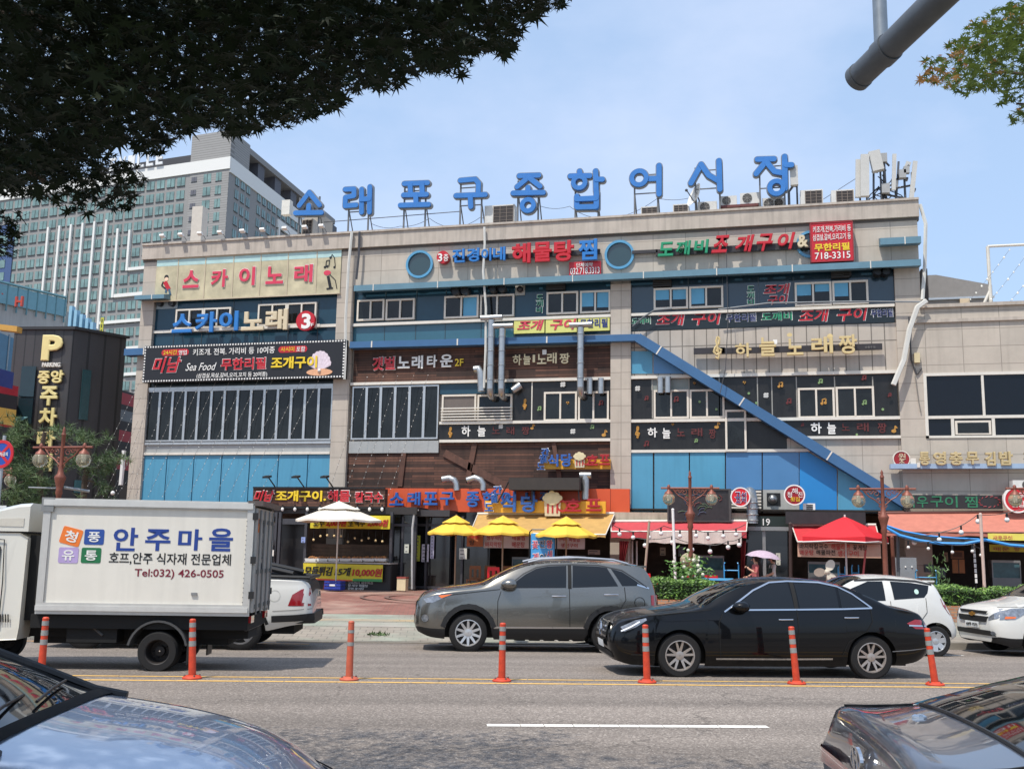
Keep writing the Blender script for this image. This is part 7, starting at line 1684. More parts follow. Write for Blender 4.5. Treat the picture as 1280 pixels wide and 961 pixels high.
# cab, seen from its side: profile in (x, z)
def extr(mb,prof,ya,yb,ins=.0): mb.prism([(x,ya,z) for x,z in prof],(0,yb-ya,0))
cabp = [(1.92,.62),(1.92,1.86),(2.05,1.93),(2.75,1.93),(2.95,1.86),(3.38,1.2),(3.46,.9),(3.46,.42),(3.1,.40),(3.05,.66),(2.9,.84),(2.7,.9),(2.5,.84),(2.36,.66),(2.3,.42),(1.94,.44)]
w = MB();n = len(cabp);ys = ((-.80,.985),(-.84,1.0),(.84,1.0),(.80,.985));rows = []
cc = (2.7,1.2)
for y,k in ((-.84,.96),(-.86,1.0),(.86,1.0),(.84,.96)): rows.append([(cc[0]+(x-cc[0])*(1 if k == 1 else .985),y*(1-.06*max(0,(z-1.1))),cc[1]+(z-cc[1])*(1 if k == 1 else .985)) for x,z in cabp])
w.v = [p for r in rows for p in r];w.f = [(i*n+j,i*n+(j+1) % n,(i+1)*n+(j+1) % n,(i+1)*n+j) for i in range(3) for j in range(n)]+[tuple(range(n)),tuple(range(4*n-1,3*n-1,-1))];w.build('cab',cabw,tk,world=False)
for sd in (1,-1):
    yy = sd*.842;w = MB();w.prism([(2.28,sd*.845,1.24),(2.28,sd*.82,1.72),(2.34,sd*.815,1.78),(2.62,sd*.815,1.78),(2.86,sd*.825,1.6),(2.9,sd*.845,1.27)],(0,sd*.006,0));w.build('side_window',car_glass,tk,world=False)
    w = MB();w.tube([(2.2,sd*.862,.62),(2.2,sd*.858,1.25),(2.24,sd*.83,1.83),(2.66,sd*.825,1.85)],.008,5);w.build('door_gap',gap_m,tk,world=False)
    w = MB()
    for k in range(5): w.prism([(2.06+k*.035,sd*.862,.68),(2.075+k*.035,sd*.862,.68),(2.09+k*.035,sd*.862,.79),(2.075+k*.035,sd*.862,.79)],(0,sd*.006,0))
    w.build('vent_slot',gap_m,tk,world=False)
    w = MB();w.box(2.85,2.95,sd*.92-.07,sd*.92+.07,1.15,1.42);w.build('mirror',plast,tk,world=False);w = MB();w.box(2.34,2.5,sd*.86,sd*.885,1.1,1.14);w.build('door_handle',cabw,tk,world=False)
w = MB();w.prism([(2.97,-.72,1.83),(3.37,-.78,1.22),(3.37,.78,1.22),(2.97,.72,1.83)],(.02,0,.012));w.build('windshield',car_glass,tk,world=False)
# roof wind deflector
w = MB();df = [(1.93,1.95),(1.93,2.36),(2.1,2.345),(2.4,2.27),(2.7,2.12),(2.9,1.95)]
n = len(df);w.v = [(x,y*(.95 if abs(y) > .78 else 1),z-(.05 if abs(y) > .78 and z > 2 else 0)) for y in (-.84,-.7,0,.7,.84) for x,z in df];w.f = [(i*n+j,i*n+(j+1) % n,(i+1)*n+(j+1) % n,(i+1)*n+j) for i in range(4) for j in range(n)]+[tuple(range(n)),tuple(range(5*n-1,4*n-1,-1))];w.build('wind_deflector',cabw,tk,world=False,smooth=50)
for sd in (1,-1): w = MB();w.prism([(2.0,sd*.80,2.02),(2.0,sd*.80,2.14),(2.3,sd*.80,2.13),(2.62,sd*.80,2.06),(2.3,sd*.80,2.02)],(0,sd*.006,0));w.build('deflector_recess',M((200,194,180),.5),tk,world=False)
w = MB();w.box(1.72,1.93,-.7,.7,.7,1.9);w.box(-1.2,3.2,-.4,.4,.45,.72);w.box(-1.25,1.8,-.78,.78,.6,.795);w.box(.6,1.3,.35,.72,.40,.8);w.box(-.9,1.9,-.75,.3,.35,.7);w.build('chassis',gap_m,tk,world=False)
w = MB();w.tube([(1.2,.7,.83),(.8,.72,.5)],.02,6);w.tube([(-1.2,.6,.62),(-1.2,-.6,.62)],.05,8);w.build('underrun_bar',M((60,58,56),.5),tk,world=False)
for xc in (0,2.7):
    for sd in (1,-1):
        w = MB();r,h = (.285,.17) if xc == 0 else (.31,.09);cy = sd*(.80-h);w.lathe([(r*.62,-h),(r*.92,-h),(r,-h*.75),(r,h*.75),(r*.92,h),(r*.62,h)],(xc,cy,r),34,'Y');ty = w.build('wheel',tyre_m,tk,world=False,smooth=35)
        w = MB();o = sd*h;dd = -.35 if xc == 0 else .6;w.lathe([(r*.63,o*.95),(r*.58,o*.9),(r*.5,o*dd),(r*.26,o*dd*.9),(r*.24,o*(dd+.45)),(.01,o*(dd+.5))],(xc,cy,r),28,'Y')
        for k in range(5): a = k*2*math.pi/5;w.ball((xc+r*.34*math.cos(a),cy+o*dd,r+r*.34*math.sin(a)),.018,6,4)
        w.build('rim',M((52,48,46),.6,.3,var=.2),ty,world=False,smooth=30)
for sd in (1,-1):
    w = MB();vs = []
    for k in range(15): a = math.pi*(.06+.88*k/14);vs += [(.40*math.cos(a),sd*.46,.30+.40*math.sin(a)),(.40*math.cos(a),sd*.83,.30+.40*math.sin(a)),(.43*math.cos(a),sd*.83,.30+.43*math.sin(a)),(.43*math.cos(a),sd*.46,.30+.43*math.sin(a))]
    w.add(vs,[(4*i+j,4*i+4+j,4*i+4+(j+1) % 4,4*i+(j+1) % 4) for i in range(14) for j in range(4)]);w.build('mudguard',M((70,70,70),.5),tk,world=False,smooth=50)
    w = MB();w.box(-.44,-.42,sd*.5,sd*.83,.12,.42);w.build('mud_flap',blk,tk,world=False)
    w = MB();w.box(x0-.02,x0+.06,sd*.5,sd*.75,.70,.80);w.build('tail_light',lamp_red,tk,world=False)
# ------------------------------------------------------------------ bollards, lamps, planter, people, plants
orange_p = M((200,66,36),.55,var=.28,scale=11);faded_p = M((190,92,66),.6,var=.2,scale=8);refl = M((150,150,146),.35,.2,var=.15)
def bollard(p,label,pm,h=.78,lean=(0,0),bands=((.42,.50),(.54,.62),(.68,.74)),full=True):
    t = thing('bollard',label,'bollard',p,0,'flexible bollards along the centre line');X = lambda z: (lean[0]*z,lean[1]*z,z)
    w = MB();w.lathe([(.02,0),(.13,0),(.13,.015),(.11,.035),(.06,.05)],(0,0,0),20);w.build('base',pm,t,world=False,smooth=35)
    w = MB()
    for k in range(4): a = R(45+90*k);w.ball((.1*math.cos(a),.1*math.sin(a),.04),.016,6,4)
    w.build('bolt',M((90,70,60),.6),t,world=False)
    w = MB();w.cyl((0,0,.04),X(h-.03),.05,.041,18,False);w.lathe([(.041,0),(.043,.02),(.03,.035),(.002,.038)],X(h-.035),18);w.build('post',pm,t,world=False,smooth=35)
    for a,b in bands:
        r = lambda z: .05-.009*z/h+.0025
        w = MB();w.cyl(X(a),X(b),r(a),r(b),18,False);w.build('reflective_band',refl,t,world=False,smooth=True)
bl = [((52,846),'orange bollard at the left edge before the truck cab, with three worn silver bands',orange_p,(-.0,0)),((240,848),'orange bollard before the truck rear wheel',orange_p,(-.06,0)),((436.5,849.5),'faded brown-orange bollard with hardly any bands, standing alone on the open road',faded_p,(0,0)),
      ((627,851),'orange bollard before the grey car',orange_p,(0,0)),((808,852.5),'orange bollard before the front wheel of the black sedan',orange_p,(-.03,0)),((994,854),'orange bollard with a white tip before the rear door of the black sedan',orange_p,(-.07,0)),((1172,857),'orange bollard at the tail of the black sedan',orange_p,(-.10,0))]
for (px,py),lab,pm,ln_ in bl:
    p = onZ(px,py,-.002);u,v = uv_of(p);p = road(u,-.07,.002)
    bollard(p,lab,pm,lean=ln_,bands=((.45,.5),(.62,.66)) if pm is faded_p else ((.42,.49),(.54,.61),(.67,.73)))
copper = M((132,76,60),.5,.2,var=.25,scale=10);globe_m = bpy.data.materials.new('smoked_glass_globe');globe_m.use_nodes = True
_b = globe_m.node_tree.nodes['Principled BSDF'];_b.inputs['Base Color'].default_value = (.62,.56,.42,1);_b.inputs['Roughness'].default_value = .12;_b.inputs['Transmission Weight'].default_value = .75;_b.inputs['IOR'].default_value = 1.15
def lamp(px,py_arm,D,label,yaw=0.):
    """double globe street lamp; py_arm is the row of its cross arm"""
    a = at(px,py_arm,D);z0 = gz(a.x,a.y);H = a.z-z0
    t = thing('street_lamp',label,'street lamp',(a.x,a.y,z0),R(13.9)*0+yaw,'ornamental copper street lamps')
    w = MB();w.lathe([(.02,0),(.2,0),(.2,.06),(.15,.1),(.13,.5),(.17,.54),(.12,.6),(.07,.75),(.06,H-1.15),(.085,H-1.1),(.07,H-1.0),(.1,H-.86),(.135,H-.74),(.135,H-.71),(.075,H-.63),(.055,H-.5),(.045,H-.42),(.045,H+.28),(.06,H+.3),(.03,H+.38),(.04,H+.42),(.005,H+.5)],(0,0,0),14);w.build('post',copper,t,world=False,smooth=40)
    w = MB();w.cyl((-.82,0,H),(.82,0,H),.028,n=8);w.build('cross_arm',copper,t,world=False)
    w = MB()
    for sd in (1,-1):
        w.tube([(sd*.05,0,H-.42),(sd*.2,0,H-.28),(sd*.34,0,H-.2),(sd*.46,0,H-.06),(sd*.5,0,H)],.018,6)
        for cx,cz,r in ((.16,-.12,.09),(.3,-.09,.06),(.1,-.28,.05),(.4,-.06,.04)):
            w.tube([(sd*(cx+r*(1-k*.045)*math.cos(k*.55)),0,H+cz+r*(1-k*.045)*math.sin(k*.55)) for k in range(16)],.011,5)
        w.tube([(sd*.05,0,H-.5),(sd*.1,0,H-.44),(sd*.06,0,H-.38)],.014,5)
    w.build('scrollwork',copper,t,world=False)
    for sd in (1,-1):
        x = sd*.6;w = MB();w.lathe([(.02,.1),(.045,.06),(.05,.0),(.035,-.04),(.05,-.07),(.11,-.12),(.13,-.17),(.12,-.18)],(x,0,H),14);la = w.build('lamp_cap',copper,t,world=False,smooth=40)
        w = MB();w.ball((x,0,H-.3),.175,18,12,1.05);w.build('globe',globe_m,la,world=False,smooth=True)
        w = MB();w.cyl((x,0,H-.36),(x,0,H-.18),.05,n=10);w.build('bulb',white,la,world=False,smooth=True)
lamp(78.5,559,25,'copper street lamp with two globes standing left, above the truck cab roof');lamp(862.5,610,29.5,'copper street lamp with two globes before the switched off LED board');lamp(1103,611,27,'copper street lamp with two globes beside the big red parasol',);lamp(1299,610.5,27.5,'copper street lamp of which one globe shows at the right edge');lamp(-7,588,32,'copper street lamp of which one globe shows at the left edge')
# planter
pbrick = brick_mat('planter_brick',(170,104,72),(196,140,100),(150,138,122),.21,.075,.012,'XZ',dirt=.3,var=.3)
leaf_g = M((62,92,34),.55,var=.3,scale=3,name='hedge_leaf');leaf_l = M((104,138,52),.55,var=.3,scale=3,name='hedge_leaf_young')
A = onZ(812,764,.0);B = onZ(1192,773.5,.0)
A = at(812,757,27.6);B = at(1210,770,27.4)
def hedge(p,q,label,wlab,hb=.45,hh=.52,wd_=1.0,n=5200):
    d = Vector((q.x-p.x,q.y-p.y,0));L_ = d.length;d.normalize();nn = Vector((-d.y,d.x,0));z0 = min(gz(p.x,p.y),gz(q.x,q.y))-.05;ang = math.atan2(d.y,d.x)
    t = thing('planter_wall',wlab,'planter',(p.x,p.y,z0),ang);X = XF[t.name]
    w = MB();w.box(0,L_,0,.2,0,hb+.05);w.box(0,L_,wd_,wd_+.2,0,hb+.05);w.box(0,.2,.2,wd_,0,hb+.05);w.box(L_-.2,L_,.2,wd_,0,hb+.05);w.build('wall',pbrick,t,world=False)
    w = MB();w.box(.2,L_-.2,.2,wd_,0,hb);w.build('soil',M((70,54,40),.95,var=.3),t,world=False)
    h = thing('hedge',label,'hedge',(p.x,p.y,z0+hb),ang);V1,F1,V2,F2 = [],[],[],[]
    for k in range(n):
        x = rnd.uniform(.05,L_-.05);s = rnd.random();top_ = hh+.05*math.sin(x*2.1)+.04*math.sin(x*5.3);y,z = (rnd.uniform(.0,wd_+.2),top_*rnd.uniform(.8,1.08)) if s < .45 else (rnd.uniform(-.02,.2),rnd.uniform(.02,top_)) if s < .85 else (rnd.uniform(.2,wd_),rnd.uniform(.0,top_))
        a = Vector((rnd.gauss(0,1),rnd.gauss(0,1),rnd.gauss(0,1))).normalized();b = a.orthogonal().normalized();l = rnd.uniform(.03,.06);c0 = Vector((x,y,z));q4 = [c0-a*l,c0+b*l*.45,c0+a*l,c0-b*l*.45]
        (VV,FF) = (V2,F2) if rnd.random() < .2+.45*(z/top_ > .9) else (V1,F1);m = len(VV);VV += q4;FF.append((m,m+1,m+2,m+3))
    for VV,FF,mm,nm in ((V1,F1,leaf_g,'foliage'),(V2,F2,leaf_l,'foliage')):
        w = MB();w.v = [tuple(v) for v in VV];w.f = FF;w.build(nm,mm,h,world=False,fixn=False)
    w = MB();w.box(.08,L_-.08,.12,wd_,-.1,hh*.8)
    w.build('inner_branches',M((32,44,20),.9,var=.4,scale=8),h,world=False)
dd = (B-A);dd.z = 0;dd.normalize()
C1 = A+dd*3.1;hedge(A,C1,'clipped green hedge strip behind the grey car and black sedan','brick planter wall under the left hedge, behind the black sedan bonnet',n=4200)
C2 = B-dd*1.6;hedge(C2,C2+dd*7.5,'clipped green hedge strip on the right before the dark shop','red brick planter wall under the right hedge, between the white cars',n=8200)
# white flowering shrub
c = at(861,716,28.4);t = thing('flowering_shrub','shrub with white flower heads rising out of the left hedge','shrub',(c.x,c.y,.45));lv,fl_ = MB(),MB()
for k in range(700):
    q = c+Vector((rnd.gauss(0,.26),rnd.gauss(0,.2),rnd.gauss(-.12,.28)));a = Vector((rnd.gauss(0,1),rnd.gauss(0,1),rnd.gauss(0,.6))).normalized();b = a.orthogonal().normalized();l = rnd.uniform(.04,.08);lv.add([q-a*l,q+b*l*.4,q+a*l,q-b*l*.4],[(0,1,2,3)])
for k in range(26):
    q = c+Vector((rnd.gauss(.05,.2),rnd.gauss(-.1,.15),rnd.gauss(.05,.22)));fl_.ball(q,rnd.uniform(.03,.06),6,4)
lv.build('foliage',M((84,122,48),.55,var=.3),t,fixn=False);fl_.build('flower',M((214,212,190),.6),t)
c = onY(862,700,33.5);w = MB();w.ball((0,0,0),.3,10,7);w.v = [(c.x+a,33.5+b,c.z+q*.8) for a,b,q in w.v];solo(w,'sack',M((160,148,120),.8),'pale round sack behind the white flowers','sack')
def small_plant(px,py,D,label,n=160,sx=.16,sz=.3):
    c = at(px,py,D);t = thing('potted_plant',label,'plant',(c.x,c.y,gz(c.x,c.y)));lv = MB()
    for k in range(n):
        q = c+Vector((rnd.gauss(0,sx),rnd.gauss(0,sx),rnd.gauss(0,sz)));a = Vector((rnd.gauss(0,.6),rnd.gauss(0,.6),1)).normalized();b = a.orthogonal().normalized();l = rnd.uniform(.05,.1);lv.add([q-a*l,q+b*l*.3,q+a*l,q-b*l*.3],[(0,1,2,3)])
    lv.build('foliage',M((96,128,72),.55,var=.3),t,fixn=False);w = MB();z = gz(c.x,c.y);w.lathe([(.02,0),(.12,0),(.16,.28),(.02,.26)],(c.x,c.y,z),12);w.build('pot',M((90,60,46),.7),t)
small_plant(1172,722,32,'leggy green plant behind the right hedge beside the blue hand truck')
def weed(px,py,label,n=70,s=.22):
    c = onZ(px,py,-.06);z = gz(c.x,c.y)+.0;lv = MB()
    v = uv_of(c)[1]
    if v < 9.2: z = -.118+(v-7.51)/1.69*(rz(9.2)+.118)
    for k in range(n):
        q = Vector((c.x+rnd.gauss(0,s*.6),c.y+rnd.gauss(0,s*.3),z));a = Vector((rnd.gauss(0,.8),rnd.gauss(0,.8),rnd.uniform(.3,.9))).normalized();b = a.orthogonal().normalized();l = rnd.uniform(.05,.13);lv.add([q,q+a*l*.5+b*l*.14,q+a*l,q+a*l*.5-b*l*.14],[(0,1,2,3)])
    t = thing('weed',label,'weed',(c.x,c.y,z));lv.build('foliage',M((70,96,42),.6,var=.3),t,fixn=False)
weed(472,794,'small tuft of weeds growing in the pavement near the kerb');weed(408,747,'low weeds in the red brick paving before the stall',40,.3);weed(520,739,'weed at the foot of the dark entrance',20,.12)
# ------------------------------------------------------------------ people under the lilac umbrella
def person(px,D,label,height,shirt,trousers,hair_c,rot,arm_up=False,hair_long=True,apron=None):
    g0 = at(px,712,D);x,y = g0.x,g0.y;z = gz(x,y);k = height/1.62;t = thing('person',label,'person',(x,y,z),rot)
    J = {'pel': (0,0,.92),'wai': (0,-.01,1.04),'che': (0,.0,1.22),'nec': (0,.02,1.36),'hed': (0,-.02,1.46),'top': (0,-.02,1.56),
         'shl': (-.17,.0,1.31),'ell': (-.22,-.02,1.05),'wrl': (-.18,-.2,.95),'hal': (-.17,-.27,.94),'shr': (.17,0,1.31),'elr': (.24,-.06,1.08),'wrr': (.16,-.26,1.2 if arm_up else .98),'har': (.14,-.31,1.26 if arm_up else .95),
         'hil': (-.09,0,.88),'knl': (-.1,-.06,.48),'anl': (-.1,.02,.08),'tol': (-.1,-.14,.03),'hir': (.09,0,.88),'knr': (.1,.03,.48),'anr': (.1,.14,.09),'tor': (.1,-.02,.03)}
    Rr = {'pel': .14,'wai': .125,'che': .14,'nec': .05,'hed': .085,'top': .07,'shl': .06,'ell': .042,'wrl': .03,'hal': .034,'shr': .06,'elr': .042,'wrr': .03,'har': .034,'hil': .09,'knl': .058,'anl': .04,'tol': .035,'hir': .09,'knr': .058,'anr': .04,'tor': .035}
    E_ = [('pel','wai'),('wai','che'),('che','nec'),('nec','hed'),('hed','top'),('che','shl'),('shl','ell'),('ell','wrl'),('wrl','hal'),('che','shr'),('shr','elr'),('elr','wrr'),('wrr','har'),('pel','hil'),('hil','knl'),('knl','anl'),('anl','tol'),('pel','hir'),('hir','knr'),('knr','anr'),('anr','tor')]
    nm = list(J);me = bpy.data.meshes.new('body');me.from_pydata([tuple(v*k for v in J[a]) for a in nm],[(nm.index(a),nm.index(b)) for a,b in E_],[]);o = bpy.data.objects.new('body',me);COL.objects.link(o)
    md = o.modifiers.new('s','SKIN');
    for a,sv in zip(nm,me.skin_vertices[0].data): sv.radius = (Rr[a]*k,Rr[a]*k*.85);sv.use_root = a == 'pel'
    o.modifiers.new('u','SUBSURF').levels = 2
    bpy.context.view_layer.update();dg = bpy.context.evaluated_depsgraph_get();me2 = bpy.data.meshes.new_from_object(o.evaluated_get(dg));bpy.data.objects.remove(o);me2.name = 'body'
    o = bpy.data.objects.new('body',me2);COL.objects.link(o);o.parent = t;XF[o.name] = XF[t.name]
    me2.materials.clear();skin = M((206,160,132),.55,var=.05);sm,tm = M(shirt,.8,var=.12,scale=14),M(trousers,.8,var=.1)
    for mm in (skin,sm,tm,M((60,50,46),.6)): me2.materials.append(mm)
    for p in me2.polygons:
        c = p.center/k;i = 0
        if c.z < .1: i = 3
        elif c.z < .97 and abs(c.y) < .18: i = 2
        elif c.z < 1.345 and not (c.y < -.13) and not (c.z < 1.1 and abs(c.x) > .2 and c.y < -.05): i = 1
        p.material_index = i;p.use_smooth = True
    w = MB();hc = Vector((0,-.02,1.50))*k
    for i in range(9):
        for j in range(14):
            th = math.pi*i/8*.72;ph = 2*math.pi*j/14;r = .112*k;back = math.cos(ph) ;v = hc+Vector((r*.92*math.sin(th)*math.sin(ph),r*1.05*math.sin(th)*back+.012,r*1.1*math.cos(th)))
            if back < -.25 and th > 1.0: v = hc+Vector((r*.92*math.sin(1.0)*math.sin(ph),r*1.02*math.sin(1.0)*back+.012,r*1.1*math.cos(1.0)))
            w.v.append(tuple(v))
    w.f = [(i*14+j,i*14+(j+1) % 14,(i+1)*14+(j+1) % 14,(i+1)*14+j) for i in range(8) for j in range(14)];w.build('hair',M(hair_c,.6,var=.2,scale=30),t,world=False,smooth=True)
    w = MB()
    for sx in (-1,1): w.ball((sx*.036*k,-.106*k,1.505*k),.011*k,6,4)
    w.build('eyes',blk,t,world=False);w = MB();w.ball((0,-.118*k,1.475*k),.018*k,7,5);w.build('nose',skin,t,world=False,smooth=True);w = MB();w.box(-.025*k,.025*k,-.108*k,-.098*k,1.432*k,1.442*k);w.build('mouth',M((160,80,76),.5),t,world=False)
    for sd,hx in ((-1,'hal'),(1,'har')):                       # fingers, closed as round a handle
        w = MB();h0 = Vector(J[hx])*k
        for f_ in range(4):
            b0 = h0+Vector(((f_-1.5)*.014*k,-.02*k,(f_ % 2)*.004));w.tube([b0,b0+Vector((0,-.03*k,.006)),b0+Vector((0,-.045*k,-.012)),b0+Vector((0,-.034*k,-.032))],.008*k,5)
        b0 = h0+Vector((-sd*.03*k,-.005,.01));w.tube([b0,b0+Vector((-sd*.012,-.025*k,.012)),b0+Vector((-sd*.004,-.04*k,.004))],.009*k,5);w.build('fingers',skin,t,world=False,smooth=True)
    if apron:
        w = MB();n = 12;vs = []
        for i in range(n+1):
            a = math.pi*(-.85+.7*i/n)-math.pi*.0;
            for z_ in (.6,.8,1.0,1.22): vs.append(((.165-.012*(z_ > 1.1))*k*math.cos(a)*1.12,(.15)*k*math.sin(a)*1.02,z_*k))
        w.add(vs,[(4*i+j,4*i+4+j,4*i+5+j,4*i+1+j) for i in range(n) for j in range(3)]);w.build('apron',M(apron,.8),t,world=False,fixn=False)
        w = MB()
        for sx in (-1,1): w.tube([(sx*.11*k,-.13*k,1.2*k),(sx*.1*k,-.08*k,1.36*k),(sx*.09*k,.1*k,1.32*k),(sx*.06*k,.14*k,1.1*k)],.018,5)
        w.build('apron_strap',M(apron,.8),t,world=False)
    return t
FL = R(-90+18)
person(944.5,31.3,'person in a patterned pink blouse walking left under the lilac umbrella',1.58,(176,92,90),(70,60,70),(46,34,30),FL,True)
person(966,31.7,'person in a white blouse with a dark green apron walking behind under the lilac umbrella',1.58,(206,196,186),(50,54,50),(36,28,26),FL,False,apron=(44,64,54))
c = at(955,690,31.4);t = thing('umbrella','lilac umbrella shared by the two people','umbrella',(c.x,c.y,c.z-.55));w = MB();n = 16;rows = 6;T_ = Matrix.Rotation(R(7),4,'Y')
vs = []
for i in range(rows+1):
    a = R(62)*i/rows
    for j in range(n): k = 1 if j % 2 == 0 else .97;v = T_ @ Vector((.60*k*math.sin(a)*math.cos(2*math.pi*j/n),.60*k*math.sin(a)*math.sin(2*math.pi*j/n),.42*(math.cos(a)-1)+(0.02 if j % 2 else 0)*i/rows));vs.append((c.x+v.x,c.y+v.y,c.z+.05+v.z))
w.add(vs,[(i*n+j,(i+1)*n+j,(i+1)*n+(j+1) % n,i*n+(j+1) % n) for i in range(rows) for j in range(n)]);w.build('canopy',M((186,164,178),.7,var=.2,scale=16),t,smooth=True,fixn=False)
w = MB();w.cyl((c.x,c.y,c.z+.1),(c.x-.06,c.y-.02,c.z-.6),.009,n=6);w.build('shaft',steel,t);w = MB();w.tube([(c.x-.06,c.y-.02,c.z-.58),(c.x-.066,c.y-.02,c.z-.68),(c.x-.04,c.y-.02,c.z-.7)],.014,6);w.build('handle',blk,t)
w = MB()
for j in range(0,n,2): v = T_ @ Vector((.52*math.cos(2*math.pi*j/n),.52*math.sin(2*math.pi*j/n),-.2));w.tube([(c.x,c.y,c.z+.03),(c.x+v.x*.6,c.y+v.y*.6,c.z-.03),(c.x+v.x,c.y+v.y,c.z+v.z+.04)],.004,4)
w.build('rib',steel,t)
# red scooter behind the black sedan
x,z = G(915,31.5);t = thing('scooter','red scooter parked behind the hedge, half hidden by the black sedan','scooter',(x,31.5,z),R(10));rs = M((176,26,40),.3,coat=.6)
w = MB();w.prism([(-.55,-.12,.35),(-.62,-.12,.55),(-.3,-.12,.78),(.1,-.12,.74),(.2,-.12,.36),(.42,-.12,.34),(.5,-.12,.85),(.58,-.12,.85),(.56,-.12,.3),(.2,-.12,.25)],(0,.24,0));w.build('body',rs,t,world=False)
w = MB();w.box(-.5,.12,-.13,.13,.76,.84);w.build('seat',blk,t,world=False);w = MB();w.tube([(.5,-.3,1.0),(.5,-.1,.95),(.5,.1,.95),(.5,.3,1.0)],.02,6);w.build('handlebar',blk,t,world=False)
for xx in (-.48,.68): w = MB();w.lathe([(.12,-.05),(.22,-.05),(.24,0),(.22,.05),(.12,.05)],(xx,0,.24),20,'Y');w.build('wheel',tyre_m,t,world=False)
w = MB();w.tube([(.68,0,.24),(.52,0,.9)],.03,6);w.build('fork',steel,t,world=False)
# ------------------------------------------------------------------ road sign, street furniture at the left edge
t = thing('road_sign','round no stopping sign, red ring on blue with a red cross, at the left edge','road sign',(0,0,0));c = at(2,567.5,22);z = gz(c.x,c.y);t.location = (c.x,c.y,z);XF[t.name] = Matrix.Translation(t.location)
w = MB();w.cyl((c.x,c.y+.04,z),(c.x,c.y+.04,c.z+.4),.035,n=8);w.build('pole',M((170,172,172),.4,.4),t)
w = MB();w.cyl((c.x,c.y-.01,c.z),(c.x,c.y+.01,c.z),.295,n=36);w.build('plate',M((36,74,160),.4),t);w = MB();w.ring((c.x,c.z),.235,.297,c.y-.018,c.y+.012,36)
for a in (45,135): A = R(a);w.obox((c.x,c.y-.014-.002*(a > 90),c.z),(.24*math.cos(A),0,.24*math.sin(A)),(0,.003,0),(-.03*math.sin(A),0,.03*math.cos(A)))
w.build('ring',M((196,30,40),.4),t);w = MB();text3(w,'주정차금지',(c.x-.17,c.y-.02,c.z-.045),XU,ZU,.34,.085,.004,.016,0);w.build('lettering',white,t,fixn=False)
w = MB();w.box(c.x-.02,c.x+.25,c.y-.02,c.y,c.z-1.1-.2,c.z-1.1+.02);w.build('lower_plate',M((210,212,210),.5),t);w = MB();text3(w,'견인',(c.x+.04,c.y-.03,c.z-1.25),XU,ZU,.17,.12,.004,.01,0);w.build('lettering',blk,t,fixn=False)
c = at(112,606,25.5);w = MB();w.tube([at(36,609,25.5),at(66,610,25.3),at(78,609,25.2)],.02,6);w.tube([at(80,609,25.2),at(112,614,25.4)],.035,7);solo(w,'light_bracket',M((150,152,154),.35,.6),'thin silver arm fixed across the left street lamp post','arm')
w = MB();A = at(155,563,33);B = at(151,606,33);w.obox((A+B)/2,(.045,0,0),(0,.05,0),(B-A)/2);solo(w,'light_tube',white,'upright white tube light beside the left corner pillar','lamp')
c = at(141,616,30);t = thing('globe_lamp','single white globe over the truck roof beside the pillar','lamp',(c.x,c.y,gz(c.x,c.y)));w = MB();w.ball(c,.06,12,8);w.build('globe',white,t,smooth=True);w = MB();w.cyl((c.x,c.y,gz(c.x,c.y)),c,.02,n=6);w.build('pole',blk,t)
# ------------------------------------------------------------------ mast arm at the upper right
mast = M((98,102,106),.5,.5,var=.14,scale=6)
t = thing('camera_mast','grey round mast arm reaching in from the upper right with an upright stub','mast',(0,0,0))
E1,E2 = at(1072,98,8.6),at(1260,-85,7.0);d = (E2-E1);E3 = E1+d*2.2;base = Vector((E3.x,E3.y,-.05));t.location = base;XF[t.name] = Matrix.Translation(base)
w = MB();w.cyl(E1,E3,.105,.13,28);w.build('arm',mast,t,smooth=35);w = MB();dn = d.normalized();w.cyl(E1-dn*.012,E1+dn*.05,.112,n=28);w.build('end_cap',mast,t,smooth=35)
w = MB()
for k in range(5): a = 2*math.pi*k/5;s_ = dn.orthogonal().normalized();s2 = dn.cross(s_);w.ball(E1-dn*.014+(s_*math.cos(a)+s2*math.sin(a))*.085,.012,6,4)
w.build('bolt',blk,t);q = E1+d*.19;w = MB();w.cyl(q,q+Vector((0,0,1.5)),.055,n=18);w.build('stub',M((140,146,150),.4,.6,var=.12,scale=9),t,smooth=True)
w = MB();w.cyl(base,(E3.x,E3.y,E3.z+.3),.16,.14,24);w.build('pole',mast,t,smooth=True);w = MB();q2 = E1+d*.22;w.cyl(q2-dn*.06,q2+dn*.06,.118,n=24);w.build('clamp',mast,t,smooth=True)
# ------------------------------------------------------------------ parking tower, left building, hotel tower
def face_frame(P,d): 
    d = Vector((d.x,d.y,0)).normalized();return P,d,Vector((d.y,-d.x,0))
def wallquad(mb,P,U,N,a,b,z0,z1,off=0.,th=.05):
    """slab on a wall that starts at P and runs along U; off metres proud along N"""
    A = P+U*a+N*off;B = P+U*b+N*off;mb.prism([(A.x,A.y,z0),(B.x,B.y,z0),(B.x,B.y,z1),(A.x,A.y,z1)],-N*th)
char = brick_mat('charcoal_metal_cladding',(62,60,60),(56,54,54),(38,37,37),.42,30.,.03,'XZ',offset=0,dirt=.12,var=.12,rough=.5)
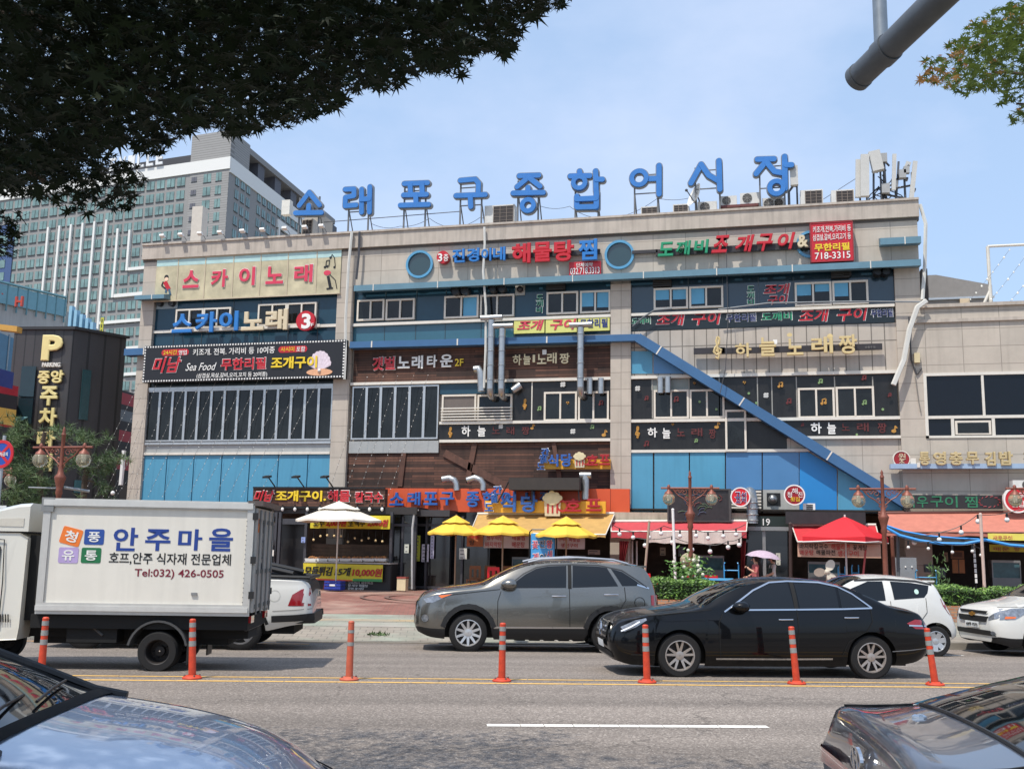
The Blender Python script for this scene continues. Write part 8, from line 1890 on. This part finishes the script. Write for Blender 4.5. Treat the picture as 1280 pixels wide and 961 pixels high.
# parking tower: front face from px 22 to 93, side face from 93 to 156 at the top
D1 = 44.;c1 = at(92,412,D1);ztop = c1.z;yawU = Vector((math.cos(R(8)),math.sin(R(8)),0))
def hitwall(px,py,P,N):
    d = FW + RT*((px-PCX)/FPX) - UP*((py-PCY)/FPX);return CAM+d*((P-CAM).dot(N)/d.dot(N))
N1 = Vector((yawU.y,-yawU.x,0));l1 = hitwall(18,416,c1,N1);wA = (Vector((l1.x-c1.x,l1.y-c1.y,0))).length
U2 = Vector((math.cos(R(62)),math.sin(R(62)),0));N2 = Vector((U2.y,-U2.x,0));r2 = hitwall(157,437,c1,N2);wB = (Vector((r2.x-c1.x,r2.y-c1.y,0))).length
pt = thing('parking_tower','charcoal ribbed parking tower with tall yellow letters down its front','building',(c1.x,c1.y,.3),R(8))
w = MB();P0 = Vector((c1.x,c1.y,0));q = [P0-yawU*wA,P0,P0+U2*wB,P0+U2*wB-yawU*wA];w.prism([(p.x,p.y,0) for p in q],(0,0,ztop));w.build('wall',char,pt)
w = MB();q = [P0-yawU*(wA+.1)+N1*.1,P0+N1*.12+yawU*.12,P0+U2*(wB+.1)+N2*.1,P0+U2*wB-yawU*wA];w.prism([(p.x,p.y,ztop) for p in q],(0,0,.12));w.build('roof_edge',M((46,46,47),.5),pt)
def on1(px,py,off=.06): p = hitwall(px,py,c1+N1*off,N1);return p
cw = M((222,206,140),.5,var=.06)
def tw_text(ch,px,mat=cw,bold=.02,bevel=.03):
    cx,cy = (px[0]+px[2])/2,(px[1]+px[3])/2;a,b = on1(px[0],cy),on1(px[2],cy);z0,z1 = on1(cx,px[3]).z,on1(cx,px[1]).z;w = MB();text3(w,ch,(a.x,a.y,z0),yawU,ZU,(b-a).dot(yawU),z1-z0,.1,bold,bevel);w.build('lettering',mat,pt,fixn=False)
tw_text('P',(53.5,419,79,451),bold=.02,bevel=.05);tw_text('PARKING',(54,453.5,76.5,459),M((226,224,214),.5),.014,.01)
for ch,px in (('중',(48.5,464,63,480)),('앙',(64.5,463,80.5,479)),('주',(51.5,483,73,507)),('차',(49.5,510,72,533)),('타',(47.5,538,70,560)),('워',(48,567,66,589))): tw_text(ch,px)
dg = M((34,52,58),.1,var=.1)
w = MB();a,b = on1(24,500),on1(42,500)
for z0,z1 in ((on1(30,496).z,on1(33,458).z),(on1(30,530).z,on1(30,497.5).z)): w.prism([(a.x,a.y,z0),(b.x,b.y,z0),(b.x,b.y,z1),(a.x,a.y,z1)],N1*.04)
w.build('window',dg,pt)
a,b = on1(22,524),on1(35,524);w = MB();w.prism([(a.x,a.y,on1(28,522).z),(b.x,b.y,on1(28,522).z),(b.x+N1.x*.6,b.y+N1.y*.6,on1(28,529).z),(a.x+N1.x*.6,a.y+N1.y*.6,on1(28,529).z)],(0,0,.05));w.build('open_sash',M((120,160,160),.15),pt)
def on2(px,py,off=.05): return hitwall(px,py,c1+N2*off,N2)
a,b = on2(101,490),on2(112,490);w = MB();w.prism([(a.x,a.y,on2(106,525).z),(b.x,b.y,on2(106,525).z),(b.x,b.y,on2(106,462).z),(a.x,a.y,on2(106,462).z)],N2*.03);w.build('window',M((52,80,82),.1),pt)
a,b = on2(92.5,610),on2(101,610);w = MB();w.prism([(a.x,a.y,on2(97,616).z),(b.x,b.y,on2(97,616).z),(b.x,b.y,on2(97,600).z),(a.x,a.y,on2(97,600).z)],N2*.03);w.build('window',M((60,100,104),.1),pt)
w = MB();a,b = on1(34,552),on1(92,548.5);w.prism([(a.x,a.y,a.z-.05),(b.x,b.y,a.z-.05),(b.x,b.y,a.z),(a.x,a.y,a.z)],N1*.02);w.build('seam',black_m,pt)
# red and black building between tower and market
t = thing('striped_building','red and black banded building seen in the gap left of the market','building',at(160,600,52));w = MB();a,b = at(138,560,50),at(190,560,54)
w.prism([(a.x,a.y,0),(b.x,b.y,0),(b.x,b.y,at(165,489,52).z),(a.x,a.y,at(150,484,50).z)],(-3,6,0));w.build('wall',M((44,40,44),.6),t)
for ya,yb in ((488,503),(536,550),(572,586)):
    w = MB();za,zb_ = at(155,yb,50.5).z,at(155,ya,50.5).z;w.prism([(a.x,a.y-.06,za),(b.x,b.y-.06,za),(b.x,b.y-.06,zb_),(a.x,a.y-.06,zb_)],(0,.1,0));w.build('red_band',M((170,36,50),.5,var=.1),t)
w = MB();za,zb_ = at(155,524,50.5).z,at(155,510,50.5).z;w.prism([(a.x,a.y-.05,za),(b.x,b.y-.05,za),(b.x,b.y-.05,zb_),(a.x,a.y-.05,zb_)],(0,.1,0));w.build('window',M((70,62,62),.2),t)
# grey block with a glass rail, far left
t = thing('grey_building','grey concrete building with a teal glass roof rail at the far left','building',at(40,560,70));gc = M((186,180,172),.8,var=.1,scale=.6,streak=.15)
P = at(82,376,66);Q = at(-60,332,56);w = MB();w.prism([(P.x,P.y,0),(Q.x,Q.y,0),(Q.x,Q.y,at(-60,350,56).z),(P.x,P.y,at(82,385,66).z)],(-9,10,0));w.build('wall',gc,t)
w = MB();a,b = at(82,372,65.8),at(-60,338,55.8);zz = at(82,385,66).z
for s in range(12): p = b.lerp(a,s/11);w.cyl((p.x,p.y,p.z-1.6),(p.x,p.y,p.z+.1),.05,n=6)
w.tube([b,a],.09,6);w.build('rail',M((96,140,146),.4),t);w = MB();w.prism([(a.x,a.y+.1,a.z-1.2),(b.x,b.y+.1,b.z-1.2),(b.x,b.y+.1,b.z-.1),(a.x,a.y+.1,a.z-.1)],(0,.04,0));w.build('glass_rail',M((110,160,168),.1,var=.1),t)
w = MB();a,b = at(-60,480,55),at(22,480,60);w.prism([(a.x,a.y,at(0,486,58).z),(b.x,b.y,at(0,486,58).z),(b.x,b.y,at(10,416,58).z),(a.x,a.y,at(10,408,58).z)],(-.5,.5,0));w.build('curtain_wall',M((70,120,146),.08,var=.3,scale=.5),t)
w = MB()
for k in range(6): p = a.lerp(b,k/5);w.box(p.x-.05,p.x+.05,p.y-.08,p.y-.01,at(0,486,58).z,at(10,412,58).z)
for k in range(5): z = at(0,486,58).z+k*.75;w.prism([(a.x,a.y-.06,z),(b.x,b.y-.06,z),(b.x,b.y-.06,z+.06),(a.x,a.y-.06,z+.06)],(0,.04,0))
w.build('mullion',M((150,160,164),.4),t)
t = thing('grey_building','small grey roof block with light blue glass fins behind the parking tower','building',at(110,420,78));a,b = at(82,400,76),at(130,425,80);w = MB();w.prism([(a.x,a.y,0),(b.x,b.y,0),(b.x,b.y,at(130,416,80).z),(a.x,a.y,at(82,388,76).z)],(-5,8,0));w.build('wall',M((178,172,164),.8,var=.1),t)
for k,px in enumerate((93,99,106,113,119)): w = MB();p,q = at(px,384+k*5,76),at(px+2.5,410+k*4,76);w.box(p.x-.12,p.x+.12,p.y-.4,p.y,q.z,p.z);w.build('glass_fin',M((140,180,200),.15),t)
t = thing('banner','narrow yellow vertical banner on the grey roof block','banner',at(128,430,74));p,q = at(126,397,74),at(131,424,74);w = MB();w.box(p.x,q.x,p.y,p.y+.05,q.z,p.z);w.build('cloth',M((196,190,70),.6),t)
w = MB()
for k in range(4): z = q.z+(p.z-q.z)*(k+.4)/4;w.box(p.x+.08,q.x-.08,p.y-.01,p.y,z-.12,z+.12)
w.build('print',M((60,70,40),.6),t)
p = at(25,378,63);t = thing('roof_letters','red roof letters 호텔 on the grey building at the far left','letter sign',p)
for ch,px in (('호',(-6,358,6,369)),('H',(20,371,31,384))): a,b = at(px[0],px[3],60),at(px[2],px[1],60);w = MB();text3(w,ch,a,XU,ZU,b.x-a.x,b.z-a.z,.15,.016,.02);w.build('lettering',M((196,80,66),.5),t,fixn=False)
t = thing('striped_building','red, black and yellow shop front at the left edge below the blue sign','building',at(4,540,40));a,b = at(-70,560,38),at(16,560,41)
for y0,y1,col in ((476,489,(176,40,52)),(489,507,(48,44,46)),(507,528,(226,180,84)),(528,531,(170,60,50)),(531,640,(60,58,60))):
    w = MB();za,zb_ = at(5,y1,40).z,at(5,y0,40).z;w.prism([(a.x,a.y,za if y1 < 640 else 0),(b.x,b.y,za if y1 < 640 else 0),(b.x,b.y,zb_),(a.x,a.y,zb_)],(-3.8,4,0));w.build('band',M(col,.55,var=.08),t)
t = thing('direction_sign','blue direction sign at the left edge with white writing','sign',at(6,475,30));a,b = at(-40,470,29),at(16,466,31);w = MB();za,zb_ = at(8,480,30).z,at(8,458,30).z;w.prism([(a.x,a.y,za),(b.x,b.y,za),(b.x,b.y,zb_),(a.x,a.y,zb_)],(0,.05,0));w.build('board',M((48,66,128),.4),t)
w = MB();U = (b-a).normalized();U.z = 0;U.normalize();pp = at(-6,474,29.9);text3(w,'소래포구',(pp.x-.05,a.y+(pp.x-a.x)*(b.y-a.y)/(b.x-a.x)-.03,pp.z+.02),U,ZU,.46,.16,.01,.012,0);w.build('lettering',white,t,fixn=False)
w = MB();m = a.lerp(b,.4);w.cyl((m.x,m.y+.1,0),(m.x,m.y+.1,zb_),.06,n=10);w.build('pole',steel,t)
t = thing('street_light','amber tinted cobra head street light at the left edge','street light',at(-30,640,26));p = at(16,412,26);q = at(-40,404,26);w = MB();w.obox((at(12,411,26)),(.26,.04,-.03),(-.02,.12,0),(.0,0,.07));w.build('head',M((196,146,66),.3,var=.1),t,smooth=True);w = MB();w.tube([at(4,409,26),q,(q.x-.6,q.y,q.z-.6),(q.x-.8,q.y,0)],.05,8);w.build('pole',M((150,150,150),.4,.4),t)
# ---- hotel tower
Dh = 224.;K = at(285,240,Dh);Kz = lambda py: at(285,py,Dh).z
azL = YAW-R(68.5);azR = YAW+R(12);UL = Vector((math.sin(azL),math.cos(azL),0));UR = Vector((math.sin(azR),math.cos(azR),0));NL = Vector((UL.y,-UL.x,0));NL = NL if NL.y < 0 else -NL;NR = Vector((UR.y,-UR.x,0));NR = NR if NR.x > 0 else -NR
K = Vector((K.x,K.y,0));HT = Kz(157);HB = Kz(193.5);H0 = Kz(209)
ht = thing('hotel_tower','tall grey hotel tower with white fins and green windows behind the market','building',(K.x,K.y,0))
gr = M((142,140,137),.7,var=.06,scale=.15);gr2 = brick_mat('grey_siding',(154,152,149),(148,146,143),(124,122,119),400,.55,.06,'XZ',dirt=.06,var=.04);wf = M((224,222,216),.6,var=.04);hw = M((122,150,146),.12,var=.5,scale=.3,spec=.6,name='green_window');bluec = M((66,88,128),.6,var=.08)
WL,WR = 82.,62.
def polyw(mb,pts,z0,z1): mb.prism([(p.x,p.y,z0) for p in pts],(0,0,z1-z0))
w = MB();polyw(w,[K,K+UR*WR,K+UR*WR+UL*WL,K+UL*WL],0,HB-.5);w.build('wall',gr,ht)
w = MB();polyw(w,[K+UL*0,K+UL*0+UR*9,K+UL*10.5+UR*9,K+UL*10.5],HB+2.9*0,HT);w.build('stair_head',gr2,ht)
w = MB();wallquad(w,K,UL,NL,-.3,WL,HB-2.7,HB,.3,.3);wallquad(w,K,UR,NR,0,WR,HB-3.4,HB+.0,.3,.3);w.build('white_band',wf,ht)
w = MB();wallquad(w,K,UL,NL,0,10.3,0,HB-2.75,.08,.1);w.build('siding',gr2,ht)
# open frame over the right side roof
w = MB();a = 5.
polyw(w,[K+UR*3+UL*.5,K+UR*WR+UL*.5,K+UR*WR+UL*8,K+UR*3+UL*8],HT-1.6,HT-.2);w.build('roof_slab',M((136,134,132),.7),ht)
w = MB()
for k in range(7): s_ = 6+k*9.2;polyw(w,[K+UR*s_+UL*1.,K+UR*(s_+3.4)+UL*1.,K+UR*(s_+3.4)+UL*7,K+UR*s_+UL*7],HB,HT-1.6)
w.build('roof_pier',M((92,92,98),.7),ht)
w = MB();polyw(w,[K+UL*12+UR*3,K+UL*40+UR*3,K+UL*40+UR*9,K+UL*12+UR*9],HB-.5,HB+3.2);w.build('plant_screen',M((66,66,70),.7),ht)
mb = MB();LT = K+UL*13.2+NL*.6
for k,ch in enumerate('ELLIVE'[::-1]): p = K+UL*(32.5-2.6*k)+NL*.5;text3(mb,ch,(p.x,p.y,HB+.3),-UL,ZU,1.9,3.1,.3,.016,.02)
mb.build('roof_lettering',M((226,226,224),.5),ht,fixn=False)
FH = 3.0;wins = [];extra = MB()
cols = [(2.6,1.5,'n'),(5.6,2.0,'n')]+[(9.1,1.4,'v')]+[(12.6+k*2.78,2.05,'w') for k in range(26)]
for r in range(26):
    z1 = H0-.6-r*FH;z0 = z1-1.9
    if z1 < 26: break
    for s_,wd_,kd in cols:
        if s_ > WL-2: continue
        wins.append((K+UL*(s_-wd_/2),UL,NL,wd_,z0+(.55 if kd == 'v' else 0),z1-(.0 if kd != 'v' else .3),kd,s_,r))
    for k in range(22):
        s_ = 3+k*2.7
        if k in (3,): continue
        wins.append((K+UR*s_,UR,NR,1.6,z0,z1,'r',s_,r))
wins.sort(key=lambda q: q[7]+(q[8] < 2)*4+(0 if q[6] != 'r' else 14)+(60 if q[6] == 'v' else 0))
pane2 = M((120,160,156),.12,var=.2,scale=.2)
def hwin(mb,mf,q):
    P,U,N,wd_,z0,z1,kd,s_,r = q
    wallquad(mb,P,U,N,0,wd_,z0,z1,.12,.1);wallquad(mf,P,U,N,wd_*.46,wd_*.52,z0,z1,.16,.06);wallquad(mf,P,U,N,-.08,wd_+.08,z0-.12,z0,.2,.2)
for q in wins[:95]:
    if q[6] == 'v': continue
    a,b = MB(),MB();hwin(a,b,q);o = a.build('window',hw,ht);b.build('frame',M((70,74,74),.5),o)
a,b = MB(),MB()
for q in wins[95:]: hwin(a,b,q)
o = a.build('window',hw,ht);o['kind'] = 'stuff';b.build('frame',M((70,74,74),.5),o)
a = MB()
for q in wins: 
    if q[6] == 'v': wallquad(a,q[0],q[1],q[2],0,q[3],q[4],q[5],.14,.1)
if a.v: a.build('vent',M((96,96,104),.6),ht)
# white fins and bands
w = MB();mat_f = wf
for k in range(8): s_ = 25.5+k*3.42;wallquad(w,K,UL,NL,s_-.28,s_+.28,(Kz(331),Kz(365.5))[k] if k < 2 else 14,(Kz(276),Kz(272))[k] if k < 2 else HB-11,.6,.6)
wallquad(w,K,UL,NL,11,25.7,Kz(331),Kz(327),.5,.5);wallquad(w,K,UL,NL,6,29.1,Kz(365.5),Kz(361),.5,.5);wallquad(w,K,UL,NL,3,32.6,Kz(400),Kz(396),.5,.5);wallquad(w,K,UL,NL,1,24,Kz(436),Kz(432),.5,.5);wallquad(w,K,UL,NL,1,24,Kz(470),Kz(466),.5,.5)
w.build('white_fin',mat_f,ht)
w = MB()
for k in range(5): wallquad(w,K,UR,NR,25+k*7.5,25.7+k*7.5,14,HB-6.2,.5,.5)
wallquad(w,K,UR,NR,24.5,WR,HB-8,HB-6,.45,.45);w.build('white_fin',wf,ht)
w = MB();wallquad(w,K,UL,NL,60,WL,0,HB-9,.25,.3);w.build('blue_cladding',bluec,ht)
a = MB()
for r in range(24):
    for s_ in (62,66,70.5,75,79): z1 = H0-9-r*FH;wallquad(a,K,UL,NL,s_,s_+2.4,z1-1.9,z1,.36,.1)
o = a.build('window',hw,ht);o['kind'] = 'stuff'
# ------------------------------------------------------------------ trees
def leaf_pts(lobes=7):
    P = [];angs = [-128,-88,-46,0,46,88,128];lens = [.45,.8,.95,1.05,.95,.8,.45]
    P.append((0,-.12))
    for i,(a,l) in enumerate(zip(angs,lens)):
        A = R(a);P.append((l*math.sin(A),l*math.cos(A)))
        if i < 6: B = R((a+angs[i+1])/2);P.append((.30*math.sin(B),.30*math.cos(B)))
    return P
LEAF = leaf_pts()
def inside(x,y,poly):
    c = False;j = len(poly)-1
    for i in range(len(poly)):
        xi,yi = poly[i];xj,yj = poly[j]
        if (yi > y) != (yj > y) and x < (xj-xi)*(y-yi)/(yj-yi)+xi: c = not c
        j = i
    return c
def add_leaf(V,F,q,s,r,tilt=.5):
    n = Vector((r.gauss(0,tilt),r.gauss(0,tilt),1)).normalized();a = n.orthogonal().normalized();b = n.cross(a);th = r.uniform(0,6.28);u = a*math.cos(th)+b*math.sin(th);v = n.cross(u);m = len(V);fold = r.uniform(.05,.35)
    for x,y in LEAF: p = q+u*(x*s)+v*(y*s)-n*(fold*s*(x*x+y*y));V.append((p.x,p.y,p.z))
    F.append(tuple(range(m,m+len(LEAF))))
def maple(tree,polys,mats,r,frac=None):
    Vs = [[] for _ in mats];Fs = [[] for _ in mats]
    for poly,count,d0,d1,size in polys:
        x0,x1,y0,y1 = min(p[0] for p in poly),max(p[0] for p in poly),min(p[1] for p in poly),max(p[1] for p in poly);k = 0
        while k < count:
            # sprays: a twig's worth of leaves lying about one level
            cx,cy = r.uniform(x0,x1),r.uniform(y0,y1)
            if not inside(cx,cy,poly): continue
            D = r.uniform(d0,d1);c = at(cx,cy,D)
            for _ in range(r.randint(4,9)):
                q = c+Vector((r.gauss(0,.14),r.gauss(0,.14),r.gauss(0,.045)));dq = q-CAM;z = dq.dot(FW);px,py = PCX+FPX*dq.dot(RT)/z,PCY-FPX*dq.dot(UP)/z
                if not inside(px,py,poly): continue
                i = frac(px,py,r) if frac else 0;add_leaf(Vs[i],Fs[i],q,size*r.uniform(.6,1.3),r,.55);k += 1
    for V,F,m in zip(Vs,Fs,mats):
        if V: w = MB();w.v = V;w.f = F;w.build('crown',m,tree,fixn=False)
def leafm(name,rgb,rgb2,tr=.25):
    m = bpy.data.materials.new(name);m.use_nodes = True;t = m.node_tree;b = t.nodes['Principled BSDF'];b.inputs['Roughness'].default_value = .6;b.inputs['Specular IOR Level'].default_value = .15 if tr < .1 else .5
    tc = t.nodes.new('ShaderNodeTexCoord');n = t.nodes.new('ShaderNodeTexNoise');n.inputs['Scale'].default_value = 2.2;n.inputs['Detail'].default_value = 6;t.links.new(tc.outputs['Object'],n.inputs['Vector'])
    cr = t.nodes.new('ShaderNodeValToRGB');e = cr.color_ramp.elements;e[0].position = .35;e[0].color = (*lin(rgb),1);e[1].position = .65;e[1].color = (*lin(rgb2),1);t.links.new(n.outputs['Fac'],cr.inputs['Fac']);t.links.new(cr.outputs['Color'],b.inputs['Base Color'])
    if tr:
        o = t.nodes['Material Output'];tl = t.nodes.new('ShaderNodeBsdfTranslucent');t.links.new(cr.outputs['Color'],tl.inputs['Color']);ms = t.nodes.new('ShaderNodeMixShader');ms.inputs[0].default_value = tr;t.links.new(b.outputs[0],ms.inputs[1]);t.links.new(tl.outputs[0],ms.inputs[2]);t.links.new(ms.outputs[0],o.inputs['Surface'])
    return m
bark = M((84,70,58),.9,var=.3,scale=6,bump=.6,bscale=30)
r1 = random.Random(11)
tr1 = thing('maple_tree','dark maple overhanging the upper left of the view with pointed leaves','tree',(-4.8,.6,-.05))
A0 = [(-420,-420),(760,-420),(712,2),(700,14),(677,18),(655,30),(649,60),(628,74),(600,62),(580,98),(556,97),(528,88),(509,100),(490,116),(456,112),(428,133),(397,146),(378,153),(358,162),(336,158),(312,168),(281,171),(268,160),(237,168),(214,180),(200,194),(170,190),(150,176),(120,196),(-420,250)]
A1 = [(-300,150),(60,175),(120,185),(150,195),(181,212),(182,236),(170,266),(140,262),(120,256),(104,276),(92,272),(75,258),(53,250),(31,246),(0,244),(-300,300)]
A2 = [(-200,255),(14,258),(33,268),(28,292),(24,318),(6,322),(-200,340)]
A0F = [(max(-30,x),max(-50,y)) for x,y in A0]
A3 = [(540,-40),(700,-30),(690,12),(660,20),(640,50),(600,50),(560,80)]
OUT_ = [(-900,-1300),(900,-1300),(760,-300),(-420,-300),(-420,260),(-900,260)]  # unseen leaves beyond the view, added and thickened to block the sun
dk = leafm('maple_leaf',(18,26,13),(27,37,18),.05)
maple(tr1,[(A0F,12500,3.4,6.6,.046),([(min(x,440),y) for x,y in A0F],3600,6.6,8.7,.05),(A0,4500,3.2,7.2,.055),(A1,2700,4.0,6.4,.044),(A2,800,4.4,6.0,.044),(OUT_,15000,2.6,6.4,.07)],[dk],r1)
w = MB();B_ = Vector((-4.8,.6,-.1));w.tube([B_,B_+Vector((.1,.1,1.2)),B_+Vector((.25,.5,2.5)),B_+Vector((.5,1.1,3.6))],.16,12,.1);w.build('trunk',bark,tr1,smooth=True)
for tgt in (at(120,60,4.6),at(420,20,5.2),at(640,-40,5.6),at(250,150,5.4),at(60,230,5.0),at(-200,100,4)):
    s_ = B_+Vector((.5,1.1,3.5));m1 = s_.lerp(tgt,.45)+Vector((0,0,.5));w = MB();w.tube([s_,m1,s_.lerp(tgt,.75)+Vector((0,0,.25)),tgt],.06,8,.012);w.build('limb',bark,tr1,smooth=True)
r2 = random.Random(5)
tr2 = thing('maple_tree','maple with orange tinged outer leaves reaching in at the upper right','tree',(4.9,6.2,-.05))
B0 = [(1142,101),(1158,92),(1152,74),(1178,64),(1200,46),(1214,24),(1240,14),(1258,4),(1250,-40),(1600,-200),(1600,160),(1280,152),(1262,156),(1254,148),(1270,132),(1246,132),(1250,122),(1236,112),(1214,120),(1196,116),(1182,112),(1164,104)]
def orf(px,py,r): return 1 if r.random() < max(.04,min(.5,(1215-px)/70+(60-py)/400)) else 0
maple(tr2,[([(x,max(-60,min(y,160))) if x < 1500 else (1330,max(-60,min(y,160))) for x,y in B0],1900,6.0,8.0,.045)],[leafm('maple_leaf_green',(64,84,34),(96,112,46),.35),leafm('maple_leaf_orange',(140,98,58),(160,124,70),.35)],r2,orf)
w = MB();B_ = Vector((5.6,6.6,-.1));w.tube([B_,B_+Vector((-.05,0,1.3)),B_+Vector((-.3,.1,2.8)),B_+Vector((-.5,.2,4.0))],.13,12,.08);w.build('trunk',bark,tr2,smooth=True)
for tgt in (at(1240,90,7.0),at(1290,40,6.8),at(1270,130,7.2),at(1230,40,7.4)):
    s_ = B_+Vector((-.5,.2,3.9));w = MB();w.tube([s_,s_.lerp(tgt,.5)+Vector((0,0,.2)),tgt],.045,8,.008);w.build('limb',bark,tr2,smooth=True)
# pines behind the left street lamp
r3 = random.Random(3)
def pine(label,base_px,D,clumps,trunk):
    b = at(base_px,640,D);z = gz(b.x,b.y);t = thing('pine_tree',label,'tree',(b.x,b.y,z));V,F = [],[]
    for px,py,sx,sz,n in clumps:
        c = at(px,py,D)
        for k in range(int(n*.72)):
            q = c+Vector((r3.gauss(0,sx*.6),r3.gauss(0,sx*.6),r3.gauss(0,sz*.7)))
            for j in range(16):
                d = Vector((r3.gauss(0,1),r3.gauss(0,1),r3.gauss(.35,.8))).normalized();l = r3.uniform(.16,.26);s_ = d.orthogonal().normalized()*.008;m = len(V);V += [tuple(q-s_),tuple(q+s_),tuple(q+d*l)];F.append((m,m+1,m+2))
    w = MB();w.v = V;w.f = F;w.build('crown',leafm('pine_needle',(58,78,44),(92,112,66),.1),t,fixn=False)
    for P,ra,rb in trunk: w = MB();w.tube([at(x,y,D) for x,y in P],ra,9,rb);w.build('trunk' if ra > .05 else 'limb',bark,t,smooth=True)
pine('pine tree standing right behind the left copper street lamp',105,28,[(72,541,.5,.16,46),(108,549,.38,.16,44),(98,579,.5,.18,50),(138,577,.36,.13,44),(120,588,.4,.12,30),(128,610,.3,.2,26)],[([(103,640),(106,600),(112,565),(104,545)],.09,.05),([(108,590),(125,584),(140,578)],.035,.012),([(106,570),(88,556),(72,545)],.035,.012),([(110,600),(128,606)],.03,.01)])
pine('pine tree at the left edge around the no stopping sign',55,26.5,[(20,548,.35,.2,40),(18,565,.3,.25,36),(32,590,.5,.25,80),(48,606,.35,.2,50),(20,622,.5,.2,60),(48,632,.35,.15,36),(16,536,.3,.2,26)],[([(52,640),(50,600),(52,560),(56,540)],.08,.05),([(50,590),(20,606),(-8,618)],.03,.012),([(51,575),(34,580),(20,560)],.03,.01)])
# a dark mass of planting and walls behind the truck cab
t = thing('dark_shop','dark shop front between the pines and the corner pillar','building',at(60,650,47));a,b = at(-80,640,42),at(150,640,48);w = MB();w.prism([(a.x,a.y,0),(b.x,b.y,0),(b.x,b.y,at(120,622,47).z),(a.x,a.y,at(0,620,44).z)],(-1.5,2,0));w.build('wall',M((40,38,38),.6,var=.2),t)
w = MB();p = at(152,600,42);w.box(X_(150,630,37.9)-.4,X_(170,630,37.9),38.4,38.5,0,4.2);solo(w,'shop_shutter',M((34,32,32),.6),'black shutter in the gap beside the corner pillar','shutter')
